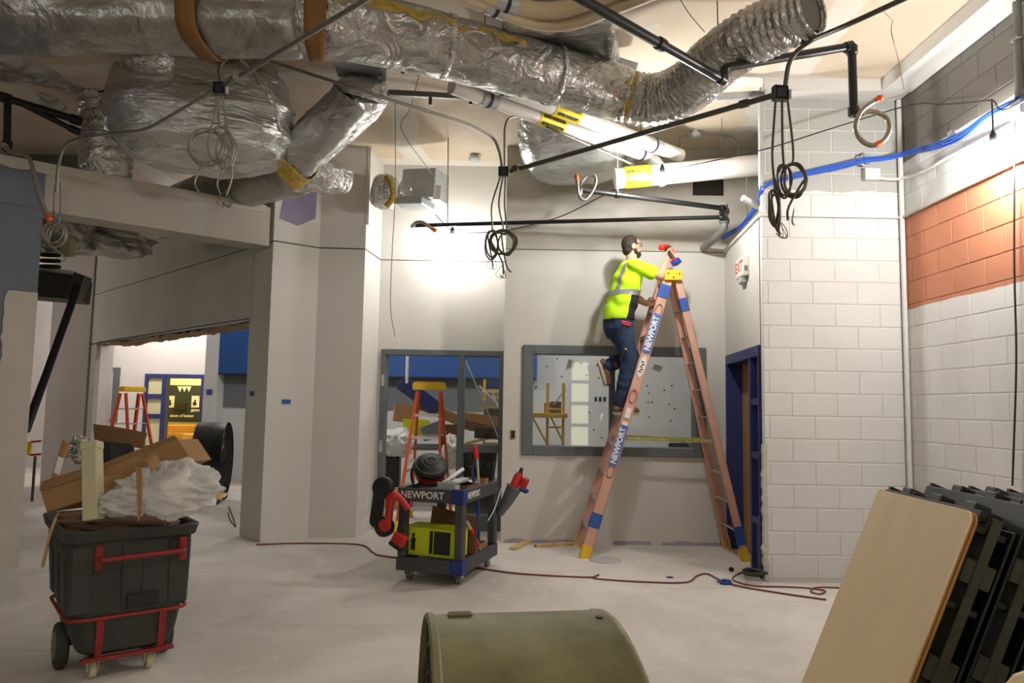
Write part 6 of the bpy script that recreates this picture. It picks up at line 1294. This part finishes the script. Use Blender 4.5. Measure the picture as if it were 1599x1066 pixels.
# broken plaster at the edge of the pier
bpm = MB()
for i in range(60):
    z0, z1 = i*.02, (i+1)*.02; f_ = lambda z: PX0-.012-.03*abs(noise.noise((0, 3, z*9)))*(1 if z < .95 else .3)-.012*abs(noise.noise((9, 0, z*31))); g_ = lambda z: PY+.0-.012*abs(noise.noise((4, 2, z*17)))
    bpm.hexa([(f_(z0), g_(z0), z0), (PX0+.02+.02*noise.noise((1, 1, z0*12)), g_(z0), z0), (PX0+.02, PY+.05, z0), (f_(z0), PY+.05, z0), (f_(z1), g_(z1), z1), (PX0+.02+.02*noise.noise((1, 1, z1*12)), g_(z1), z1), (PX0+.02, PY+.05, z1), (f_(z1), PY+.05, z1)])
bpm.build('broken_plaster_edge', 'mud_light', wp)
for i, (px, py) in enumerate([(391, 614), (447, 627), (327, 612)]):
    if i == 0: p = at(px, py, 8.22)
    elif i == 1: p = at(px, py, 8.24)
    else: p = at(px, py, FY-.37)
    if i == 1: p = AB((p.x-cA[0])/(cB[0]-cA[0]), p.z, .003)
    d_ = Vector((cB[0]-cA[0], cB[1]-cA[1], 0)).normalized() if i == 1 else (dd if i == 0 else Vector((1, 0, 0)))
    if i == 0: s_ = (p-DA).dot(dd); p = DW(-.12, -.004, p.z)
    tag(MB().bar(p-d_*(.05 if i != 2 else .05), p+d_*(.05 if i != 2 else .05), .004, .05 if i != 2 else .1).build('tape_patch', 'tape_blue'), ['blue tape patch on the dark jamb of the wide opening', 'blue tape strip on the pale column face', 'blue tape patch on the far hall pier'][i], 'tape')
# ================================================================== rooms beyond: door side
pm('film_far', hexc(206, 208, 208), .3, var=.1, scale=8); pm('scaffold_yellow', hexc(206, 164, 60), .55, var=.15, scale=10); pm('box_blue', hexc(32, 48, 104), .6, var=.1); pm('board_green', hexc(38, 48, 42), .7, var=.08); pm('cream_wall', hexc(226, 214, 170), .7, var=.04); pm('carton_yellow', hexc(216, 172, 88), .8, var=.1)
oF0, oF1 = Vector((-1.35, 8.86, 0)), Vector((-.80, 8.90, 0)); oT0, oT1 = Vector((-1.20, 9.33, 1.66)), Vector((-.88, 9.35, 1.66))
oR0, oR1 = Vector((-1.33, 10.05, 0)), Vector((-.76, 10.08, 0)); oQ0, oQ1 = Vector((-1.20, 9.52, 1.66)), Vector((-.88, 9.54, 1.66))
step_ladder('step_ladder', 'orange step ladder with yellow cap standing in the doorway behind the cart', oF0, oF1, oT0, oT1, oR0, oR1, oQ0, oQ1, 5, 'fibre_orange', 'fibre_orange', W=.07, cap_size=(.26, .42, .085), cap_h=1.76)
t = thing('work_table', 'grey covered table in the room beyond the doorway', 'table', (-1.0, 11.6, 0)); MB().b2((-1.95, 11.2, .82), (-.25, 12.0, .88)).build('table_top', 'band_grey', t, bevel=.006)
for x_ in (-1.88, -.32):
    for y_ in (11.27, 11.93): MB().b2((x_-.025, y_-.025, 0), (x_+.025, y_+.025, .82)).build('leg', 'frame_grey', t)
def far_box(label, c, d_, mat, rot=(0, 0, 0), name='carton', cat='box', group='boxes piled in the room beyond'):
    t = thing(name, label, cat, c, group=group); M = Matrix.Translation(c) @ Euler(rot).to_matrix().to_4x4(); w_, l_, h_ = d_
    MB().box((0, 0, 0), d_, M).build('box_body', mat, t, bevel=.005); MB().b2((-w_/2-.002, -l_/2-.002, h_*.30), (w_/2+.002, -l_/2+.01, h_*.5), M).build('lid_edge', mat, t); return t
YB = 11.4
far_box('brown carton at the left of the pile beyond the doorway', at(632, 645, YB), (.33, .3, .27), 'cardboard', (0, .1, .2))
far_box('dark blue tilted box above the cartons beyond the doorway', at(655, 618, YB+.1), (.72, .2, .22), 'box_blue', (0, .62, 0))
far_box('lime yellow carton beyond the doorway', at(650, 667, YB), (.40, .3, .24), 'lime', (0, .05, .1))
far_box('grey open carton in the pile beyond the doorway', at(676, 672, YB-.1), (.34, .3, .22), 'band_grey', (0, -.35, .2))
far_box('long brown carton slanting in the pile beyond the doorway', at(698, 648, YB+.2), (.9, .25, .16), 'cardboard', (0, .38, 0))
far_box('brown carton under the slanting carton beyond the doorway', at(705, 678, YB+.2), (.35, .3, .3), 'cardboard_dark', (0, 0, .1))
far_box('long brown carton seen through the sidelight', at(750, 655, YB+.2), (.62, .3, .17), 'cardboard', (0, .12, 0))
far_box('flat brown carton seen through the sidelight', at(752, 668, YB), (.55, .3, .14), 'cardboard_dark', (0, .2, .1))
far_box('black carton seen through the sidelight', at(760, 676, YB-.1), (.36, .3, .16), 'tool_black', (0, .05, 0)); far_box('dark olive box behind the sidelight cartons', at(770, 650, YB+.3), (.28, .2, .24), 'stack_olive', (0, 0, 0))
tag(MB().bar(at(726, 692, YB-.1), at(772, 682, YB-.15), .05, .04).build('yellow_level', 'yellow_plastic', bevel=.004), 'yellow bar lying in front of the sidelight cartons', 'bar')
for c_, h_, sd, lab in (((618, 690), (.26, .25, .2), 3, 'clear plastic film heaped left in the room beyond'), ((708, 705), (.16, .2, .24), 5, 'clear plastic film hanging beside the orange ladder')):
    tag(blob(at(c_[0], c_[1], 11.0), *h_, wr=.16, seed=sd, sq=2.2, hstretch=.25).build('plastic_film', 'film_far', smooth=50), lab, 'plastic film', 'film beyond the doorway')
tag(MB().cyl(Vector((at(637, 549, 11.3).x, 11.3, 4.5)), at(635, 598, 11.3), .022, n=10).build('hanging_pipe', 'pipe_white', smooth=True), 'white vertical pipe hanging in the room beyond the doorway', 'pipe')
tag(MB().cyl(at(727, 563, 9.6), at(782, 692, 9.45), .012, n=8).build('leaning_rod', 'galv_dull', smooth=True), 'thin grey rod leaning diagonally behind the sidelight glass', 'rod')
t = thing('black_bin', 'black plastic bin behind the lower sidelight pane', 'bin', at(745, 800, 10.0)); loop_mesh([[Vector((c_.x*s_-.45, 10.2+c_.y*s_, z_)) for c_ in ring(0, .55, .5, 0)] for z_, s_ in ((.3, .8), (.86, 1.0), (.9, 1.06), (.9, .98), (.35, .76))]).build('bin_body', 'stack_black', t, smooth=25)
MB().b2((-.7, 10.0, .0), (-.2, 10.4, .3)).build('dolly', 'cart_grey', t, bevel=.01)
t = thing('dark_bin', 'dark box under the table beyond the doorway', 'bin', (-1.75, 11.1, 0)); MB().b2((-1.95, 10.9, .3), (-1.62, 11.15, .74)).build('bin_body', 'tool_black', t, bevel=.02); MB().b2((-2.0, 10.88, .0), (-1.58, 11.2, .3)).build('base', 'wood_raw', t, bevel=.005)
# scaffold seen through the window, and frame seen through the sidelight
def scaffold(label, px0, px1, ytop, ybot, Y, plat=None):
    a0, a1 = at(px0, ytop, Y), at(px1, ytop, Y); t = thing('scaffold_frame', label, 'scaffold', ((a0.x+a1.x)/2, Y, 0), group='yellow scaffold frames')
    for a_ in (a0, a1): MB().cyl((a_.x, Y, 0), (a_.x, Y, a_.z), .022, n=8).build('post', 'scaffold_yellow', t, smooth=True)
    z_ = .35
    while z_ < a0.z-.15: MB().cyl((a0.x, Y, z_), (a1.x, Y, z_), .014, n=8).build('rung', 'scaffold_yellow', t, smooth=True); z_ += .28
    return t, a0, a1
t, a0, a1 = scaffold('yellow scaffold tower with platform seen through the window', 855.5, 880, 598, 700, 11.4)
zp = at(868, 648, 11.4).z; xl = at(826, 648, 11.4).x
MB().b2((xl, 11.2, zp-.04), (a1.x+.05, 11.9, zp+.03)).build('platform', 'scaffold_yellow', t, bevel=.004)
MB().cyl((xl+.05, 11.35, zp-.03), (a0.x, 11.4, zp-.45), .014, n=8).build('brace', 'scaffold_yellow', t, smooth=True); MB().cyl((a0.x+.05, 11.35, zp-.03), (a1.x, 11.4, zp-.4), .016, n=8).build('brace', 'scaffold_yellow', t, smooth=True)
c_ = at(861, 638, 11.55); far_box('dark speaker box on the scaffold platform', Vector((c_.x+.07, 11.6, zp+.11)), (.16, .2, .2), 'tool_grey'); far_box('small cardboard box on the scaffold platform', Vector((c_.x-.06, 11.55, zp+.095)), (.1, .2, .18), 'cardboard')
tag(MB().cyl(at(864, 632, 11.5), at(884, 606, 11.5), .012, n=8).build('aluminium_rod', 'alu', smooth=True), 'bright rod leaning on the scaffold seen through the window', 'rod')
t, a0, a1 = scaffold('yellow scaffold frame seen through the sidelight', 757, 788, 592, 690, 11.9)
zb_ = at(776, 617, 12.2).z; MB().b2((a0.x+.08, 11.85, zb_-.05), (a1.x+.1, 12.4, zb_-.02)).build('platform', 'scaffold_yellow', t)
for i, (a_, b_) in enumerate((((748, 602), (786, 640)), ((752, 612), (790, 612)), ((768, 610), (782, 650)))): tag(MB().cyl(at(*a_, 11.7), at(*b_, 11.7), .014, n=8).build('aluminium_rod', 'alu', smooth=True), ['bright rod slanting behind the sidelight', 'bright horizontal rod behind the sidelight', 'steep bright rod behind the sidelight'][i], 'rod')
far_box('dark blue box hanging high behind the sidelight', at(776, 604, 12.2)+Vector((0, 0, .02)), (.34, .2, .24), 'box_blue', (0, .2, 0))
# papers taped to the window and grey box on its sill
for i, (pts, lab) in enumerate((([(883, 578), (896, 572), (899, 566), (888, 560)], 'tilted paper notice stuck on the left window pane'), ([(1018, 576), (1030, 581), (1035, 573), (1022, 568)], 'grey paper notice stuck on the right window pane'))):
    q = [at(px, py, BY+.09) for px, py in pts]; MB_ = MB().add(q+[p+Vector((0, .003, 0)) for p in q], [(0, 1, 2, 3), (7, 6, 5, 4), (0, 1, 5, 4), (1, 2, 6, 5), (2, 3, 7, 6), (3, 0, 4, 7)]); tag(MB_.build('paper_notice', 'paper'), lab, 'paper')
t = thing('sill_box', 'grey plastic case lying on the window sill', 'case', (1.9, BY+.4, WZ0)); MB().hexa([at(1043, 705, BY+.3), at(1090, 706, BY+.3), at(1090, 706, BY+.55), at(1043, 705, BY+.55), at(1044, 691, BY+.3), at(1070, 691, BY+.3), at(1070, 691, BY+.55), at(1044, 691, BY+.55)]).build('case_body', 'tool_grey', t, bevel=.01); MB().hexa([at(1066, 692, BY+.29), at(1092, 698, BY+.29), at(1092, 698, BY+.3), at(1066, 692, BY+.3), at(1066, 690, BY+.29), at(1092, 695, BY+.29), at(1092, 695, BY+.3), at(1066, 690, BY+.3)]).build('lid', 'band_grey', t)
struct(MB().b2((WX0, BY+.2, WZ0-.05), (WX1, BY+.62, WZ0-.0)).build('trim_8', 'far_white'))
# ================================================================== hall beyond the wide opening
fc = at(331, 716, 11.2); ad_ = Vector((.98, .2, 0)).normalized()
barrel_fan('barrel_fan', 'black barrel fan standing in the hall beyond the wide opening', fc-ad_*.2, fc+ad_*.22, .545, 'stack_black', floor=0.0)
yl = 13.6; c_ = (207-800)/1155*yl
step_ladder('step_ladder', 'small orange step ladder in the hall before the blue door', Vector((c_-.36, yl-.25, 0)), Vector((c_-.05, yl+.25, 0)), Vector((c_-.12, yl-.15, 1.62)), Vector((c_+.1, yl+.15, 1.62)), Vector((c_+.30, yl-.4, 0)), Vector((c_+.58, yl+.1, 0)), Vector((c_+.02, yl-.22, 1.62)), Vector((c_+.2, yl+.08, 1.62)), 5, 'fibre_orange', 'fibre_orange', W=.075, cap_size=(.2, .42, .085), cap_h=1.72)
dz = sroot('door_3', (-7.3, HY, 0), 'dark blue door unit with cream sidelight panes in the far hall')
def hx(px): return at(px, 620, HY).x
def hz(py): return at(270, py, HY).z
X0, X1, X2 = hx(226), hx(257), hx(317); ZT = hz(584)
def hb2(xa, xb, za, zb, nm='frame_member', mat='blue_frame', y0=-.05, y1=.12): return MB().b2((xa, HY+y0, za), (xb, HY+y1, zb)).build(nm, mat, dz)
hb2(X0, X2, ZT-.09, ZT, 'head'); hb2(X0, X0+.06, 0, ZT-.09); hb2(X1-.05, X1+.05, 0, ZT-.09, 'mullion'); hb2(X2-.04, X2, 0, ZT-.09)
for py in (619, 650): hb2(X0+.06, X1-.05, hz(py)-.05, hz(py)+.05, 'rail')
hb2(X0+.06, X1-.05, 0, .12, 'rail')
for za, zb in ((hz(619)+.05, ZT-.09), (hz(650)+.05, hz(619)-.05), (.12, hz(650)-.05)): hb2(X0+.06, X1-.05, za, zb, 'cream_pane', 'cream_wall', .02, .04)
struct(MB().b2((X2, HY-.01, 0), (-6.5, HY+.2, 2.018)).b2((-9.05, HY-.01, 0), (X0, HY+.2, 2.018)).b2((X0, HY+.002, ZT), (X2, HY+.2, 2.018)).build('wall_hall_infill', 'far_pink', fix=False))
struct(MB().b2((-9.2, HY+2.6, 0), (-5.6, HY+2.75, 3.2)).b2((-9.3, HY+.2, 0), (-9.15, HY+2.7, 3.2)).b2((-5.7, HY+.2, 0), (-5.55, HY+2.7, 3.2)).b2((-9.3, HY+.2, 3.2), (-5.5, HY+2.8, 3.3)).build('wall_store', 'cream_wall', fix=False))
t = thing('display_board', 'dark green display board with white words in the yellow store room', 'board', (-7.9, HY+2.5, .8))
YD = HY+2.55
def yb(px, py, o=0): return at(px, py, YD-o)
p0, p1 = yb(250, 658), yb(330, 602); MB().b2((p0.x, YD, p0.z), (p1.x, YD+.04, p1.z)).build('board', 'board_green', t)
def wtxt(txt, px, py, size): c = yb(px, py, .006); text_mb(txt, size, frame_M((c.x, c.y, c.z), (1, 0, 0), (0, 0, 1)), .001, bold=.004).build('lettering', 'letters_white', t)
wtxt('sense of humor', 284, 649, .095); wtxt('games', 306, 640, .10)
for px in (266, 305):
    a_, b_ = yb(px-6.5, 636, .02), yb(px+6.5, 618, .02); MB().b2((a_.x, YD-.02, a_.z), (b_.x, YD, b_.z)).build('picture', 'carton_yellow' if False else 'paper', t); c = yb(px, 630, .025); MB().ell((c.x-.02, YD-.02, c.z), (.05, .004, .055), 10, 6).build('picture_figure', 'tool_black', t); MB().ell((c.x-.01, YD-.02, c.z+.075), (.025, .004, .03), 8, 6).build('picture_figure', 'tool_black', t)
for px in (281, 288, 295): a_, b_, c = yb(px-4, 603, .01), yb(px+4, 603, .01), yb(px, 612, .01); MB().add([a_, b_, c], [(0, 1, 2)]).build('bunting', 'paper', t, solid=.004)
tag(MB().b2((yb(273, 640).x, YD-.06, yb(273, 640).z), (yb(292, 628).x, YD, yb(292, 628).z)).build('dark_screen', 'tool_black', bevel=.01), 'dark screen on the green display board', 'screen')
for (px, py, w_, h_, Y_, lab) in ((276, 690, .8, .42, 17.6, 'large yellow lit carton on the store room floor'), (279, 671, .7, .22, 17.9, 'flat open carton on top of the large carton in the store room'), (302, 690, .4, .36, 17.2, 'upright carton right of the large carton in the store room'), (300, 712, .5, .3, 16.9, 'front carton on the store room floor')):
    c = at(px, py, Y_); far_box(lab, c, (w_, .4, h_), 'carton_yellow', (0, 0, .15), group='cartons in the yellow store room')
# grey window frame on the hall wall
gw = sroot('window_2', (-9.4, HY, 1), 'grey framed blank window in the far hall'); xa, xb, za, zb = hx(135), hx(186), hz(661), hz(575)
for nm, q in (('frame_member', ((xa, HY-.04, zb-.09), (xb, HY+.1, zb))), ('frame_member', ((xb-.14, HY-.04, za), (xb, HY+.1, zb-.09))), ('frame_member', ((xa, HY-.04, za), (xb-.14, HY+.1, za+.08)))): MB().b2(*q).build(nm, 'frame_grey', gw)
MB().b2((xa, HY-.02, za+.08), (xb-.14, HY+.02, zb-.09)).build('blank_pane', 'far_pink', gw)
# far white pier left of the jamb, brace pipe, hanging dark box
struct(MB().b2((at(66, 700, 12.6).x, 12.6, 0), (at(128, 700, 12.6).x, 13.4, 4.5)).build('wall_far_pier', 'far_pink', fix=False))
t = thing('brace_pipe', 'dark steel brace pipe slanting down beside the white edged grey wall', 'brace', at(50, 650, 7.6)); MB().cyl(at(124, 440, 8.6), at(40, 672, 7.3), .042, n=12).build('pipe', 'pipe_black', t, smooth=True); MB().box(at(122, 448, 8.6), (.16, .14, .3), rot=(0, .35, 0)).build('end_plate', 'steel_dark', t, bevel=.01)
t = thing('hanging_box', 'dark olive sheet metal box hanging behind the grey wall under the beam', 'duct box', at(92, 470, 8.8)); MB().box(at(88, 450, 8.9), (.62, .5, .29), rot=(0, .05, .2)).build('casing', 'stack_olive', t, bevel=.01); MB().box(at(92, 426, 8.9), (.5, .45, .05), rot=(0, .12, .2)).build('pale_lid', 'mud_light', t, bevel=.01)
t = thing('valve_assembly', 'black valve fittings on the hanging box behind the beam', 'valve', at(80, 418, 8.6))
for k in range(3): c_ = at(78, 398+k*9, 8.6); MB().tube([c_+Vector((math.cos(a_)*.11, math.sin(a_)*.05, .0)) for a_ in [i*PI/8 for i in range(16)]], .02, 7, closed=True).build('ring', 'duct_black', t, smooth=True)
MB().box(at(106, 386, 8.7), (.12, .1, .22)).build('junction_cover', 'cream_post', t, bevel=.006)
tag(blob(at(150, 372, 9.4), .75, .4, .22, wr=.1, seed=44, sq=2.2, tilt=.12, hstretch=.4).build('insulation_wrap', 'foil_dull', smooth=60), 'torn foil insulation hanging above the header behind the beam', 'insulation'); tag(blob(at(95, 362, 9.0), .4, .4, .3, wr=.1, seed=45, sq=2.2, hstretch=.4).build('insulation_wrap', 'foil_dull', smooth=60), 'crumpled foil insulation behind the coiled pale cables', 'insulation')
t = thing('yellow_guard', 'small yellow and red guard rail at the far left behind the grey wall', 'guard', at(55, 712, 11)); MB().tube([at(47, 690, 11), at(45, 710, 11)], .03, 8).build('yellow_post', 'yellow_plastic', t, smooth=True); MB().tube([at(48, 690, 11), at(64, 688, 11)], .015, 8).build('red_rail', 'tool_red', t, smooth=True); MB().tube([at(46, 710, 11), at(64, 709, 11)], .015, 8).build('red_rail', 'tool_red', t, smooth=True)
p_ = at(55, 712, 11); MB().cyl((p_.x, 11, 0), (p_.x, 11, p_.z), .02, n=8).build('stand', 'steel_dark', t)
cable('power_cord', [gz(357, 790, .006), gz(364, 808, .006), gz(368, 822, .006), gz(360, 812, .006), gz(356, 800, .006)], .006, 'cable_black', 'thin dark cord on the floor by the column in the hall', 'cord')
